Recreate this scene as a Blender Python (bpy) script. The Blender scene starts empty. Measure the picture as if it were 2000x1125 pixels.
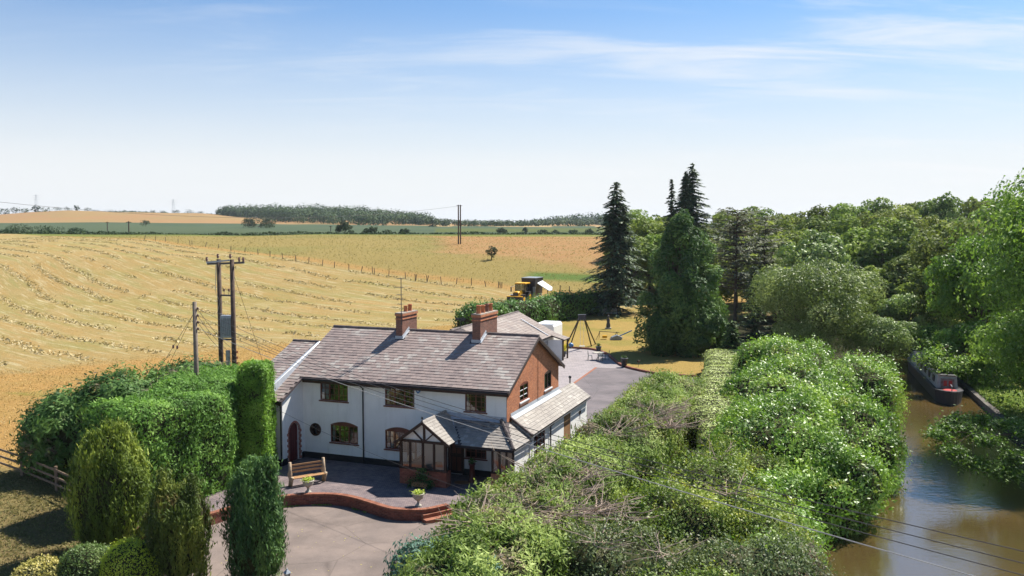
import bpy, math, random
import numpy as np
from mathutils import Vector, Matrix
random.seed(7)
RNG = np.random.default_rng(11)
R = math.radians
SC = bpy.context.scene
COL = SC.collection

# ------------------------------------------------------------------ camera
CF, CPITCH, CH = 1723.0, R(4.147), 13.434
cam_d = bpy.data.cameras.new('camera'); cam = bpy.data.objects.new('camera', cam_d); COL.objects.link(cam)
cam.location = (0, 0, CH); cam.rotation_euler = (R(90) - CPITCH, 0, 0)
cam_d.sensor_width = 36; cam_d.lens = CF / 2000 * 36; cam_d.clip_start = .5; cam_d.clip_end = 20000
SC.camera = cam
# ------------------------------------------------------------------ sun and sky
SUN_EL, SUN_AZ = R(52.3), R(49.0)          # azimuth to the right of +Y
sd = Vector((math.sin(SUN_AZ) * math.cos(SUN_EL), math.cos(SUN_AZ) * math.cos(SUN_EL), math.sin(SUN_EL)))
sl = bpy.data.lights.new('sun', 'SUN'); sl.energy = 5.0; sl.angle = R(.55); sl.color = (1, .95, .87)
so = bpy.data.objects.new('sun', sl); COL.objects.link(so)
so.rotation_euler = sd.to_track_quat('Z', 'Y').to_euler()
W = bpy.data.worlds.new('World'); SC.world = W; W.use_nodes = True
nt = W.node_tree; nt.nodes.clear()
N_ = nt.nodes.new; LK = nt.links.new
out = N_('ShaderNodeOutputWorld'); bg = N_('ShaderNodeBackground'); sky = N_('ShaderNodeTexSky')
sky.sky_type = 'NISHITA'; sky.sun_disc = False; sky.sun_elevation = SUN_EL; sky.sun_rotation = SUN_AZ
sky.air_density = 1.0; sky.dust_density = 1.0; sky.ozone_density = 1.3; sky.altitude = 60
bg.inputs['Strength'].default_value = .15
tc = N_('ShaderNodeTexCoord'); sep = N_('ShaderNodeSeparateXYZ'); LK(tc.outputs['Generated'], sep.inputs[0])
def mr(src, a, b, c=0., d=1., clamp=True, smooth=False):
    n = N_('ShaderNodeMapRange'); n.clamp = clamp
    if smooth: n.interpolation_type = 'SMOOTHSTEP'
    LK(src, n.inputs[0])
    for i, v in zip((1, 2, 3, 4), (a, b, c, d)): n.inputs[i].default_value = v
    return n.outputs[0]
def mth(op, a, b=None):
    n = N_('ShaderNodeMath'); n.operation = op
    for i, v in enumerate((a, b)):
        if v is None: continue
        if isinstance(v, (int, float)): n.inputs[i].default_value = v
        else: LK(v, n.inputs[i])
    return n.outputs[0]
# horizon whitening of summer haze
hz = N_('ShaderNodeMix'); hz.data_type = 'RGBA'
hzf = N_('ShaderNodeFloatCurve'); LK(sep.outputs['Z'], hzf.inputs['Value'])
cv = hzf.mapping.curves[0]; cv.points[0].location = (0, .97); cv.points[1].location = (1, 0)
for q in ((.05, .93), (.09, .78), (.13, .58), (.20, .28), (.26, .12), (.5, .02)): cv.points.new(*q)
hzf.mapping.update()
LK(hzf.outputs[0], hz.inputs[0])
tn = N_('ShaderNodeMix'); tn.data_type = 'RGBA'; tn.blend_type = 'MULTIPLY'; tn.inputs[0].default_value = 1; tn.inputs['B'].default_value = (.145, .31, .46, 1); LK(sky.outputs[0], tn.inputs['A'])
LK(tn.outputs['Result'], hz.inputs['A']); hz.inputs['B'].default_value = (3.12, 3.16, 3.18, 1)
# thin cirrus, stretched along the horizon
dv = N_('ShaderNodeVectorMath'); dv.operation = 'DIVIDE'
cz = N_('ShaderNodeCombineXYZ'); zc = mth('ADD', mth('MAXIMUM', sep.outputs['Z'], 0), .12)
for i in range(3): LK(zc, cz.inputs[i])
LK(tc.outputs['Generated'], dv.inputs[0]); LK(cz.outputs[0], dv.inputs[1])
mp = N_('ShaderNodeMapping'); LK(dv.outputs[0], mp.inputs[0]); mp.inputs['Rotation'].default_value = (0, 0, R(-34)); mp.inputs['Scale'].default_value = (.55, 1.9, 1)
c1 = N_('ShaderNodeTexNoise'); LK(mp.outputs[0], c1.inputs['Vector']); c1.inputs['Scale'].default_value = 1.5; c1.inputs['Detail'].default_value = 9; c1.inputs['Roughness'].default_value = .62; c1.inputs['Distortion'].default_value = .55
c2 = N_('ShaderNodeTexNoise'); LK(dv.outputs[0], c2.inputs['Vector']); c2.inputs['Scale'].default_value = .45; c2.inputs['Detail'].default_value = 3
cf = mth('MULTIPLY', mr(c1.outputs[0], .42, .72, smooth=True), mr(c2.outputs[0], .36, .58, smooth=True))
cf = mth('MULTIPLY', cf, mr(sep.outputs['X'], -.45, .25, .12, 1.0))
cf = mth('MULTIPLY', cf, .68)
cl = N_('ShaderNodeMix'); cl.data_type = 'RGBA'; LK(cf, cl.inputs[0]); LK(hz.outputs['Result'], cl.inputs['A']); cl.inputs['B'].default_value = (3.15, 3.2, 3.25, 1)
LK(cl.outputs['Result'], bg.inputs['Color']); LK(bg.outputs[0], out.inputs[0])
SC.view_settings.view_transform = 'Standard'; SC.view_settings.look = 'None'
SC.view_settings.exposure = 1.0; SC.view_settings.gamma = 1
SC.view_settings.use_curve_mapping = False
SC.render.engine = 'CYCLES'
SC.cycles.max_bounces = 6; SC.cycles.transparent_max_bounces = 8; SC.cycles.use_denoising = True
SC.cycles.volume_bounces = 0

# ------------------------------------------------------------------ view geometry helpers
_c, _s = math.cos(CPITCH), math.sin(CPITCH)
def ray(x, y):
    a, b = (x - 1000) / CF, (562.5 - y) / CF
    return (a, _c + b * _s, -_s + b * _c)
def gp(x, y, z=0.):
    d = ray(x, y); t = (z - CH) / d[2]; return Vector((d[0] * t, d[1] * t, z))
def dp(x, y, Y):
    d = ray(x, y); t = Y / d[1]; return Vector((d[0] * t, Y, CH + d[2] * t))
# house frame
HX, HY, HYAW = -.272, 45.737, R(-20.639)
hc, hs = math.cos(HYAW), math.sin(HYAW)
def hw(u, v, z=0.): return Vector((HX + u * hc - v * hs, HY + u * hs + v * hc, z))
def h_loc(X, Y):
    dx, dy = X - HX, Y - HY; return dx * hc + dy * hs, -dx * hs + dy * hc

# ------------------------------------------------------------------ noise
def _hash(i, j, k, seed):
    n = (i * 374761393 + j * 668265263 + k * 2147483647 + seed * 144665) & 0xffffffff
    n = ((n ^ (n >> 13)) * 1274126177) & 0xffffffff
    n = ((n ^ (n >> 16)) * 2246822519) & 0xffffffff
    return ((n ^ (n >> 15)) & 0xffff) / 65535.0
def vnoise(P, seed=0):
    P = np.asarray(P, float); F = np.floor(P).astype(np.int64); f = P - F; f = f * f * (3 - 2 * f)
    r = 0
    for dx in (0, 1):
        for dy in (0, 1):
            for dz in (0, 1):
                w = (f[:, 0] if dx else 1 - f[:, 0]) * (f[:, 1] if dy else 1 - f[:, 1]) * (f[:, 2] if dz else 1 - f[:, 2])
                r = r + w * _hash(F[:, 0] + dx, F[:, 1] + dy, F[:, 2] + dz, seed)
    return r
def fbm(P, seed=0, oct=3):
    P = np.asarray(P, float); r = 0; a = .5; t = 0
    for o in range(oct): r = r + a * vnoise(P * 2 ** o, seed + o * 17); t += a; a *= .5
    return r / t

# ------------------------------------------------------------------ materials
def newmat(name):
    m = bpy.data.materials.new(name); m.use_nodes = True; m.node_tree.nodes.clear(); return m
class G:
    """tiny node graph helper"""
    def __init__(s, m): s.t = m.node_tree
    def n(s, typ, **kw):
        n = s.t.nodes.new(typ)
        for k, v in kw.items(): setattr(n, k, v)
        return n
    def l(s, a, b): s.t.links.new(a, b)
    def mix(s, f, a, b, blend='MIX'):
        n = s.n('ShaderNodeMix', data_type='RGBA', blend_type=blend)
        for k, v in (('Factor', f), ('A', a), ('B', b)):
            i = n.inputs[0] if k == 'Factor' else n.inputs[k]
            if isinstance(v, tuple): i.default_value = v if len(v) == 4 else (*v, 1)
            elif isinstance(v, (int, float)): i.default_value = v
            else: s.l(v, i)
        return n.outputs['Result']
    def rng(s, src, a, b, c=0., d=1.):
        n = s.n('ShaderNodeMapRange'); s.l(src, n.inputs[0])
        for i, v in zip((1, 2, 3, 4), (a, b, c, d)): n.inputs[i].default_value = v
        return n.outputs[0]
    def noise(s, scale, detail=3, vec=None, rough=.5, dist=0.):
        n = s.n('ShaderNodeTexNoise'); n.inputs['Scale'].default_value = scale; n.inputs['Detail'].default_value = detail
        n.inputs['Roughness'].default_value = rough; n.inputs['Distortion'].default_value = dist
        if vec is None:
            g = s.n('ShaderNodeNewGeometry'); vec = g.outputs['Position']
        s.l(vec, n.inputs['Vector']); return n.outputs[0]
    def attr(s, name):
        a = s.n('ShaderNodeAttribute', attribute_name=name); return a
    def bump(s, h, strength=.3, dist=.02):
        b = s.n('ShaderNodeBump'); b.inputs['Strength'].default_value = strength; b.inputs['Distance'].default_value = dist
        s.l(h, b.inputs['Height']); return b.outputs[0]
    def bsdf(s, col, rough=.8, spec=.3, normal=None, metal=0.):
        p = s.n('ShaderNodeBsdfPrincipled'); p.inputs['Roughness'].default_value = rough
        p.inputs['Specular IOR Level'].default_value = spec; p.inputs['Metallic'].default_value = metal
        i = p.inputs['Base Color']
        if isinstance(col, tuple): i.default_value = col if len(col) == 4 else (*col, 1)
        else: s.l(col, i)
        if normal is not None: s.l(normal, p.inputs['Normal'])
        return p.outputs[0]
    def out(s, sh):
        o = s.n('ShaderNodeOutputMaterial'); s.l(sh, o.inputs[0])
def plain(name, a, b=None, scale=3., rough=.7, spec=.3, bump=0., bscale=40., metal=0., rnd=False, detail=4):
    m = newmat(name); g = G(m)
    b = b or tuple(x * .75 for x in a)
    c = g.mix(g.rng(g.noise(scale, detail), .3, .7), a, b)
    if rnd:
        oi = g.n('ShaderNodeObjectInfo'); c = g.mix(g.rng(oi.outputs['Random'], 0, 1, 0, .5), c, tuple(x * .5 for x in b))
    nrm = g.bump(g.noise(bscale, 3), bump, .02) if bump else None
    g.out(g.bsdf(c, rough, spec, nrm, metal)); return m

def leafmat(name, dark, mid, lit, rough=.55, spec=.25, trans=.3, patch=None, patch_amt=.35, hue=.0):
    """foliage: every leaf its own tint (attribute rnd), drifting over the plant"""
    m = newmat(name); g = G(m)
    r = g.attr('rnd').outputs['Fac']
    c = g.mix(g.rng(r, 0, .5), dark, mid); c = g.mix(g.rng(r, .5, 1.), c, lit)
    big = g.rng(g.noise(.45, 3), .35, .65)
    c = g.mix(g.rng(big, 0, 1, 0, .4), c, mid)
    if patch:
        pf = g.rng(g.noise(.8, 4, rough=.65), .60 - patch_amt * .2, .70 - patch_amt * .2)
        c = g.mix(pf, c, patch)
    oi = g.n('ShaderNodeObjectInfo'); hv = g.n('ShaderNodeHueSaturation'); g.l(c, hv.inputs['Color'])
    g.l(g.rng(oi.outputs['Random'], 0, 1, .5 - hue, .5 + hue), hv.inputs['Hue'])
    g.l(g.rng(oi.outputs['Random'], 0, 1, 1 - hue * 8, 1 + hue * 8), hv.inputs['Value']); c = hv.outputs[0]
    p = g.bsdf(c, rough, spec)
    t = g.n('ShaderNodeBsdfTranslucent'); g.l(g.mix(.6, c, (.9, 1, .35), 'MULTIPLY'), t.inputs[0])
    mx = g.n('ShaderNodeMixShader'); mx.inputs[0].default_value = trans; g.l(p, mx.inputs[1]); g.l(t.outputs[0], mx.inputs[2])
    g.out(mx.outputs[0]); return m

def brickmat(name, c1, c2, mortar, bw=.225, bh=.075, bump=.5, dark=None):
    m = newmat(name); g = G(m)
    uv = g.n('ShaderNodeUVMap'); br = g.n('ShaderNodeTexBrick'); g.l(uv.outputs[0], br.inputs['Vector'])
    br.inputs['Scale'].default_value = 1; br.inputs['Brick Width'].default_value = bw; br.inputs['Row Height'].default_value = bh
    br.inputs['Mortar Size'].default_value = .006; br.inputs['Mortar Smooth'].default_value = .2; br.inputs['Bias'].default_value = -.1
    br.inputs['Color1'].default_value = (*c1, 1); br.inputs['Color2'].default_value = (*c2, 1); br.inputs['Mortar'].default_value = (*mortar, 1)
    c = g.mix(g.rng(g.noise(9, 4), .35, .7, 0, .45), br.outputs['Color'], dark or tuple(x * .5 for x in c2))
    c = g.mix(g.rng(g.noise(1.2, 3), .4, .7, 0, .3), c, tuple(min(1, x * 1.25) for x in c1))
    g.out(g.bsdf(c, .85, .15, g.bump(br.outputs['Fac'], -bump, .01))); return m

def pavemat(name, c1, c2, joint, bw=.2, bh=.1):
    m = brickmat(name, c1, c2, joint, bw, bh, .6)
    for n in m.node_tree.nodes:
        if n.type == 'TEX_BRICK': n.inputs['Mortar Size'].default_value = .011
    return m

def tilemat(name, a, b, light, objrnd):
    m = newmat(name); g = G(m)
    r = g.n('ShaderNodeObjectInfo').outputs['Random'] if objrnd else g.attr('rnd').outputs['Fac']
    c = g.mix(r, a, b)
    geo = g.n('ShaderNodeNewGeometry')
    pn = g.noise(.55, 3)
    lf = g.n('ShaderNodeMath', operation='MULTIPLY'); g.l(g.rng(pn, .42, .62), lf.inputs[0]); g.l(g.rng(r, .45, .8), lf.inputs[1])
    c = g.mix(g.rng(lf.outputs[0], 0, 1, 0, .75), c, light)
    c = g.mix(g.rng(g.noise(14, 5, rough=.7), .45, .75, 0, .5), c, tuple(x * .45 for x in a))
    c = g.mix(g.rng(g.noise(6, 4, rough=.7), .6, .72, 0, .5), c, light)
    g.out(g.bsdf(c, .75, .3, g.bump(g.noise(60, 3), .3, .01))); return m

M = {}
def stucco():
    m = newmat('white_render'); g = G(m); geo = g.n('ShaderNodeNewGeometry'); mp = g.n('ShaderNodeMapping'); mp.inputs['Scale'].default_value = (1, 1, .12); g.l(geo.outputs['Position'], mp.inputs[0])
    c = g.mix(g.rng(g.noise(1.1, 4), .3, .7), (.80, .79, .75), (.72, .715, .68)); c = g.mix(g.rng(g.noise(3.2, 5, mp.outputs[0], .65), .52, .75, 0, .45), c, (.55, .53, .48))
    g.out(g.bsdf(c, .88, .15, g.bump(g.noise(55, 3), .3, .015))); return m
M['render'] = stucco()
M['plinth'] = plain('black_plinth_paint', (.02, .02, .023), None, 3, .6)
M['brown'] = plain('brown_window_paint', (.17, .05, .03), (.11, .035, .022), 6, .45, .4)
M['timber'] = plain('dark_stained_timber', (.055, .028, .018), (.035, .02, .014), 8, .6, .3)
M['door'] = plain('oxblood_door_paint', (.13, .018, .016), (.09, .014, .014), 5, .45, .4)
M['black'] = plain('black_plastic', (.018, .018, .02), None, 5, .4, .4)
M['lead'] = plain('lead_flashing', (.42, .44, .47), (.30, .32, .35), 4, .45, .5)
M['brick'] = brickmat('orange_brick', (.48, .18, .08), (.30, .10, .045), (.36, .27, .21))
M['brick_dark'] = brickmat('weathered_chimney_brick', (.22, .10, .07), (.12, .06, .045), (.26, .21, .17))
M['brick_wall'] = brickmat('garden_wall_brick', (.27, .085, .055), (.12, .042, .03), (.20, .15, .13), .225, .075)
M['brick_unit'] = plain('porch_brick', (.42, .16, .10), (.28, .09, .06), 5, .85, .15, .3, 50, rnd=True)
M['brick_cap'] = plain('brick_on_edge', (.34, .15, .09), (.22, .085, .055), 5, .85, .15, .3, 50, rnd=True)
M['mortar'] = plain('lime_mortar', (.33, .28, .23), None, 9, .9)
M['terracotta'] = plain('terracotta_pot', (.48, .17, .07), (.34, .11, .05), 7, .8)
M['tile_o'] = tilemat('clay_roof_tile', (.28, .215, .19), (.18, .14, .13), (.42, .385, .34), True)
M['tile_s'] = tilemat('clay_roof_tile_course', (.28, .215, .19), (.18, .14, .13), (.42, .385, .34), False)
M['slate_s'] = tilemat('lichened_concrete_tile', (.29, .26, .225), (.21, .185, .165), (.42, .385, .335), False)
M['slate_d'] = tilemat('outbuilding_tile', (.25, .20, .17), (.19, .155, .14), (.34, .30, .26), False)
M['ridge'] = plain('ridge_tile_clay', (.16, .12, .11), (.09, .075, .07), 5, .8, rnd=True)
M['deck'] = plain('roofing_felt', (.07, .055, .055), None, 5, .9)
M['curtain'] = plain('white_curtain', (.75, .75, .76), (.55, .56, .58), 9, .9)
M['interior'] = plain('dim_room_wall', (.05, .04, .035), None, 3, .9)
M['cream'] = plain('cream_shade', (.75, .62, .40), None, 4, .8)
M['stone'] = plain('pale_cast_stone', (.46, .43, .36), (.30, .28, .23), 14, .9, .2, .4, 60)
M['log'] = plain('peeled_log', (.48, .37, .25), (.30, .22, .15), 8, .85, .2, .5, 30)
M['plank'] = plain('varnished_plank', (.42, .24, .11), (.28, .15, .07), 6, .6, .3)
M['pole'] = plain('creosoted_pole', (.11, .075, .055), (.065, .045, .035), 5, .85, .2, .4, 30)
M['pole_pale'] = plain('weathered_pole', (.21, .17, .13), (.13, .10, .08), 5, .85, .2, .4, 30)
M['steel'] = plain('galvanised_steel', (.30, .32, .34), (.22, .24, .26), 6, .45, .5, metal=.4)
M['porcelain'] = plain('brown_insulator', (.13, .05, .035), None, 5, .3, .6)
M['wire'] = plain('aluminium_conductor', (.34, .33, .31), (.25, .24, .23), 5, .5, .4)
M['wire_d'] = plain('dark_cable', (.06, .055, .05), None, 5, .5, .4)
M['rail'] = plain('weathered_rail', (.24, .17, .11), (.15, .11, .08), 5, .9, .2, .4, 30)
M['post'] = plain('old_fence_post', (.13, .10, .075), (.08, .06, .05), 5, .9)
M['yellow'] = plain('yellow_machine_paint', (.78, .42, .02), (.70, .36, .02), 3, .4, .5)
M['doorboat'] = plain('weathered_boat_door', (.30, .30, .31), (.18, .12, .12), 4)
M['rubber'] = plain('tyre_rubber', (.025, .025, .025), (.05, .045, .04), 5, .85)
M['darkmetal'] = plain('dark_machine_metal', (.035, .035, .045), (.06, .055, .05), 5, .5, .4)
M['whitepaint'] = plain('white_vehicle_paint', (.78, .79, .80), (.68, .69, .70), 2, .35, .5)
M['green_t'] = plain('painted_metal_furniture', (.10, .13, .13), None, 5, .5, .4)
M['planter'] = plain('grey_planter', (.07, .075, .085), (.04, .045, .05), 6, .6)
M['blue'] = plain('blue_plastic', (.05, .16, .35), None, 5, .4, .5)
M['red'] = plain('red_boat_paint', (.45, .035, .03), (.32, .03, .03), 5, .4, .5)
M['hull'] = plain('black_hull_paint', (.02, .02, .026), (.035, .03, .03), 4, .45, .4)
M['boatcream'] = plain('shaded_pale_boat_paint', (.50, .52, .54), (.34, .35, .37), 3, .4, .5)  # cabin cream darkened, shade put into the paint colour
M['bark'] = plain('bark', (.12, .09, .065), (.06, .045, .035), 4, .95, .1, .5, 12)
M['bark_p'] = plain('dry_twig_bark', (.40, .31, .24), (.26, .20, .16), 6, .95, .1)
M['coping'] = plain('canal_coping_stone', (.15, .13, .11), (.09, .08, .07), 3, .9, .2, .4, 15)
M['mat'] = plain('coir_mat', (.22, .11, .05), None, 20, .95)
M['twig'] = plain('twig_shade_core', (.045, .045, .02), (.03, .035, .015), 3, .95, .05)  # dark twig colour that paints shade into the foliage gaps
M['shade_lawn'] = None
# glass
def glassmat():
    m = newmat('window_glass'); g = G(m)
    lw = g.n('ShaderNodeFresnel'); lw.inputs[0].default_value = 1.5
    tr = g.n('ShaderNodeBsdfTransparent'); tr.inputs[0].default_value = (.62, .66, .66, 1)
    gl = g.n('ShaderNodeBsdfGlossy'); gl.inputs['Roughness'].default_value = .03; gl.inputs[0].default_value = (.95, .97, 1, 1)
    mx = g.n('ShaderNodeMixShader'); g.l(g.rng(lw.outputs[0], 0, 1, .10, 1.), mx.inputs[0]); g.l(tr.outputs[0], mx.inputs[1]); g.l(gl.outputs[0], mx.inputs[2])
    g.out(mx.outputs[0]); return m
M['glass'] = glassmat()
# foliage palette
M['lf_cyp'] = leafmat('leylandii_foliage', (.050, .085, .018), (.190, .275, .052), (.52, .60, .19), .6, .2, .32, (.34, .26, .18), .26)
M['lf_cypL'] = leafmat('left_hedge_foliage', (.045, .095, .018), (.125, .255, .042), (.32, .50, .11), .6, .2, .34)
M['lf_cypD'] = leafmat('shaggy_cypress_foliage', (.028, .062, .018), (.085, .175, .042), (.27, .40, .10), .6, .2, .3, (.20, .15, .11), .08)
M['lf_laurel'] = leafmat('laurel_leaves', (.045, .095, .012), (.180, .320, .036), (.46, .60, .13), .45, .5, .32, (.42, .46, .08), .08)
M['lf_clip'] = leafmat('clipped_hedge_leaves', (.24, .31, .05), (.44, .52, .14), (.68, .73, .32), .5, .3, .2)
M['lf_shrub'] = leafmat('mixed_shrub_leaves', (.055, .090, .016), (.160, .235, .036), (.40, .46, .10), .5, .35, .38, (.46, .46, .06), .15)
M['lf_elder'] = leafmat('grey_green_shrub_leaves', (.050, .075, .028), (.135, .18, .065), (.36, .40, .20), .5, .3, .32, (.28, .21, .15), .22)
M['lf_juni'] = leafmat('blue_juniper_foliage', (0.033, 0.078, 0.052), (0.091, 0.182, 0.130), (0.247, 0.377, 0.286), .6, .25, .2)
M['lf_yew'] = leafmat('yew_foliage', (.015, .040, .014), (.045, .105, .030), (.20, .34, .08), .6, .2, .25)
M['lf_col'] = leafmat('column_hedge_foliage', (.05, .11, .015), (.165, .32, .035), (.38, .56, .10), .55, .25, .34)
M['lf_yewg'] = leafmat('golden_yew_foliage', (.030, .052, .010), (.120, .175, .024), (.46, .52, .08), .6, .2, .32)
M['lf_yewb'] = leafmat('bronzed_yew_foliage', (.026, .045, .010), (.090, .130, .022), (.36, .37, .06), .6, .2, .28, (.24, .15, .05), .0)
M['lf_gold'] = leafmat('golden_shrub_leaves', (.22, .30, .02), (.44, .54, .05), (.64, .70, .12), .5, .3, .35)
M['lf_hebe'] = leafmat('hebe_leaves', (.05, .09, .02), (.12, .19, .05), (.24, .32, .10), .5, .3, .3)
M['lf_cream'] = leafmat('variegated_leaves', (.20, .20, .04), (.48, .42, .12), (.72, .62, .30), .5, .3, .3)
M['lf_spr'] = leafmat('spruce_needles', (.022, .042, .024), (.065, .105, .052), (.21, .27, .13), .6, .2, .2)
M['lf_con'] = leafmat('dark_conifer_foliage', (.022, .048, .016), (.070, .135, .036), (.27, .40, .10), .6, .2, .25)
M['lf_ced'] = leafmat('thin_cedar_foliage', (0.065, 0.078, 0.049), (0.143, 0.156, 0.098), (0.286, 0.286, 0.182), .7, .15, .2)
M['lf_will'] = leafmat('willow_leaves', (.070, .105, .030), (.215, .290, .085), (.52, .58, .26), .5, .3, .34, hue=.008)
M['lf_wood'] = leafmat('woodland_leaves', (.070, .100, .022), (.210, .270, .058), (.46, .51, .14), .6, .15, .38, hue=.018)
M['lf_woodb'] = leafmat('darker_woodland_leaves', (.055, .085, .022), (.155, .210, .050), (.36, .41, .12), .6, .15, .36, hue=.018)  # darker leaf tone, for variety between trees
M['lf_ash'] = leafmat('ash_leaves', (.040, .080, .014), (.140, .250, .034), (.42, .56, .11), .5, .3, .38)
M['lf_far'] = leafmat('distant_foliage', (0.022, 0.040, 0.018), (0.045, 0.075, 0.030), (0.090, 0.130, 0.045), .7, .15, .2, hue=.02)
M['lf_haw'] = leafmat('hawthorn_hedge_leaves', (0.034, 0.084, 0.014), (0.090, 0.198, 0.029), (0.216, 0.360, 0.072), .5, .3, .3)
M['petal'] = leafmat('yellow_petals', (.40, .34, .01), (.62, .52, .02), (.75, .66, .05), .6, .2, .3)

# ------------------------------------------------------------------ mesh tools
def tag(o, label=None, cat=None, group=None, kind=None):
    if label: o['label'] = label
    if cat: o['category'] = cat
    if group: o['group'] = group
    if kind: o['kind'] = kind
    return o
def empty(name, label, cat, loc=(0, 0, 0), rz=0., group=None):
    o = bpy.data.objects.new(name, None); COL.objects.link(o); o.location = loc; o.rotation_euler = (0, 0, rz)
    o.empty_display_size = .3
    return tag(o, label, cat, group)
def link(name, me, mat=None, parent=None):
    o = bpy.data.objects.new(name, me); COL.objects.link(o)
    if mat and not me.materials: me.materials.append(mat)
    if parent: o.parent = parent
    return o
def npmesh(name, V, Fq, rnd=None, smooth=False):
    """V (n,3); Fq (m,k) faces with k corners"""
    V = np.ascontiguousarray(V, dtype=np.float32); Fq = np.ascontiguousarray(Fq, dtype=np.int32); m, k = Fq.shape
    me = bpy.data.meshes.new(name); me.vertices.add(len(V)); me.vertices.foreach_set('co', V.ravel())
    me.loops.add(m * k); me.loops.foreach_set('vertex_index', Fq.ravel())
    me.polygons.add(m); me.polygons.foreach_set('loop_start', np.arange(0, m * k, k, dtype=np.int32))
    if smooth: me.polygons.foreach_set('use_smooth', np.ones(m, dtype=bool))
    me.update(calc_edges=True)
    if rnd is not None:
        a = me.attributes.new('rnd', 'FLOAT', 'POINT'); a.data.foreach_set('value', np.ascontiguousarray(rnd, dtype=np.float32))
    return me
class MB:
    def __init__(s): s.v = []; s.f = []; s.r = []; s.cr = .5
    def add(s, V, F):
        b = len(s.v); s.v += [tuple(p) for p in V]; s.f += [tuple(b + i for i in f) for f in F]; s.r += [s.cr] * len(V); return s
    def quad(s, *P): return s.add(P, [tuple(range(len(P)))])
    def box(s, a, b):
        x0, y0, z0 = a; x1, y1, z1 = b
        return s.add([(x0, y0, z0), (x1, y0, z0), (x1, y1, z0), (x0, y1, z0), (x0, y0, z1), (x1, y0, z1), (x1, y1, z1), (x0, y1, z1)],
                     [(3, 2, 1, 0), (4, 5, 6, 7), (0, 1, 5, 4), (1, 2, 6, 5), (2, 3, 7, 6), (3, 0, 4, 7)])
    def bar(s, p, q, w, h, up=(0, 0, 1)):
        p, q = Vector(p), Vector(q); d = (q - p).normalized(); u = Vector(up)
        a = d.cross(u)
        if a.length < 1e-4: a = d.cross(Vector((0, 1, 0)))
        a = a.normalized() * w / 2; b = a.cross(d).normalized() * h / 2
        return s.add([p - a - b, p + a - b, p + a + b, p - a + b, q - a - b, q + a - b, q + a + b, q - a + b],
                     [(0, 1, 2, 3), (7, 6, 5, 4), (0, 4, 5, 1), (1, 5, 6, 2), (2, 6, 7, 3), (3, 7, 4, 0)])
    def tube(s, P, r, n=8, cap=True):
        P = [Vector(p) for p in P]; k = len(P)
        if not isinstance(r, (list, tuple)): r = [r] * k
        V = []; up = None
        for i, p in enumerate(P):
            d = (P[min(i + 1, k - 1)] - P[max(i - 1, 0)]).normalized()
            if up is None: up = Vector((0, 0, 1)) if abs(d.z) < .9 else Vector((1, 0, 0))
            a = d.cross(up).normalized(); b = a.cross(d).normalized(); up = b
            for j in range(n):
                t = 2 * math.pi * j / n; V.append(p + a * math.cos(t) * r[i] + b * math.sin(t) * r[i])
        F = [(i * n + j, i * n + (j + 1) % n, (i + 1) * n + (j + 1) % n, (i + 1) * n + j) for i in range(k - 1) for j in range(n)]
        if cap: F += [tuple(range(n - 1, -1, -1)), tuple((k - 1) * n + j for j in range(n))]
        return s.add(V, F)
    def lathe(s, prof, c=(0, 0, 0), n=16):
        V = [(c[0] + r * math.cos(2 * math.pi * j / n), c[1] + r * math.sin(2 * math.pi * j / n), c[2] + z) for r, z in prof for j in range(n)]
        F = [(i * n + j, i * n + (j + 1) % n, (i + 1) * n + (j + 1) % n, (i + 1) * n + j) for i in range(len(prof) - 1) for j in range(n)]
        return s.add(V, F)
    def prism(s, poly, a, b):
        """poly: list of points at a; offset vector b-a"""
        n = len(poly); P = [Vector(p) for p in poly]; o = Vector(b) - Vector(a)
        return s.add(P + [p + o for p in P], [tuple(range(n - 1, -1, -1)), tuple(range(n, 2 * n))] + [(i, (i + 1) % n, n + (i + 1) % n, n + i) for i in range(n)])
    def build(s, name, mat, parent=None, smooth=False, uv=True, bevel=0.):
        me = bpy.data.meshes.new(name); me.from_pydata(s.v, [], s.f); me.update()
        if smooth:
            for p in me.polygons: p.use_smooth = True
        if uv: boxuv(me)
        if s.r:
            a = me.attributes.new('rnd', 'FLOAT', 'POINT'); a.data.foreach_set('value', np.array(s.r, dtype=np.float32))
        o = link(name, me, mat, parent)
        if bevel:
            b = o.modifiers.new('b', 'BEVEL'); b.width = bevel; b.segments = 2; b.limit_method = 'ANGLE'
        return o
def boxuv(me):
    uv = me.uv_layers.new(name='UVMap'); vs = me.vertices
    for p in me.polygons:
        n = p.normal; ax = max(range(3), key=lambda i: abs(n[i]))
        for li in p.loop_indices:
            c = vs[me.loops[li].vertex_index].co
            uv.data[li].uv = (c.y, c.z) if ax == 0 else ((c.x, c.z) if ax == 1 else (c.x, c.y))
def copy_tree(o, parent=None):
    c = o.copy(); COL.objects.link(c)
    if parent: c.parent = parent
    for ch in list(o.children): copy_tree(ch, c)
    return c

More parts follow.
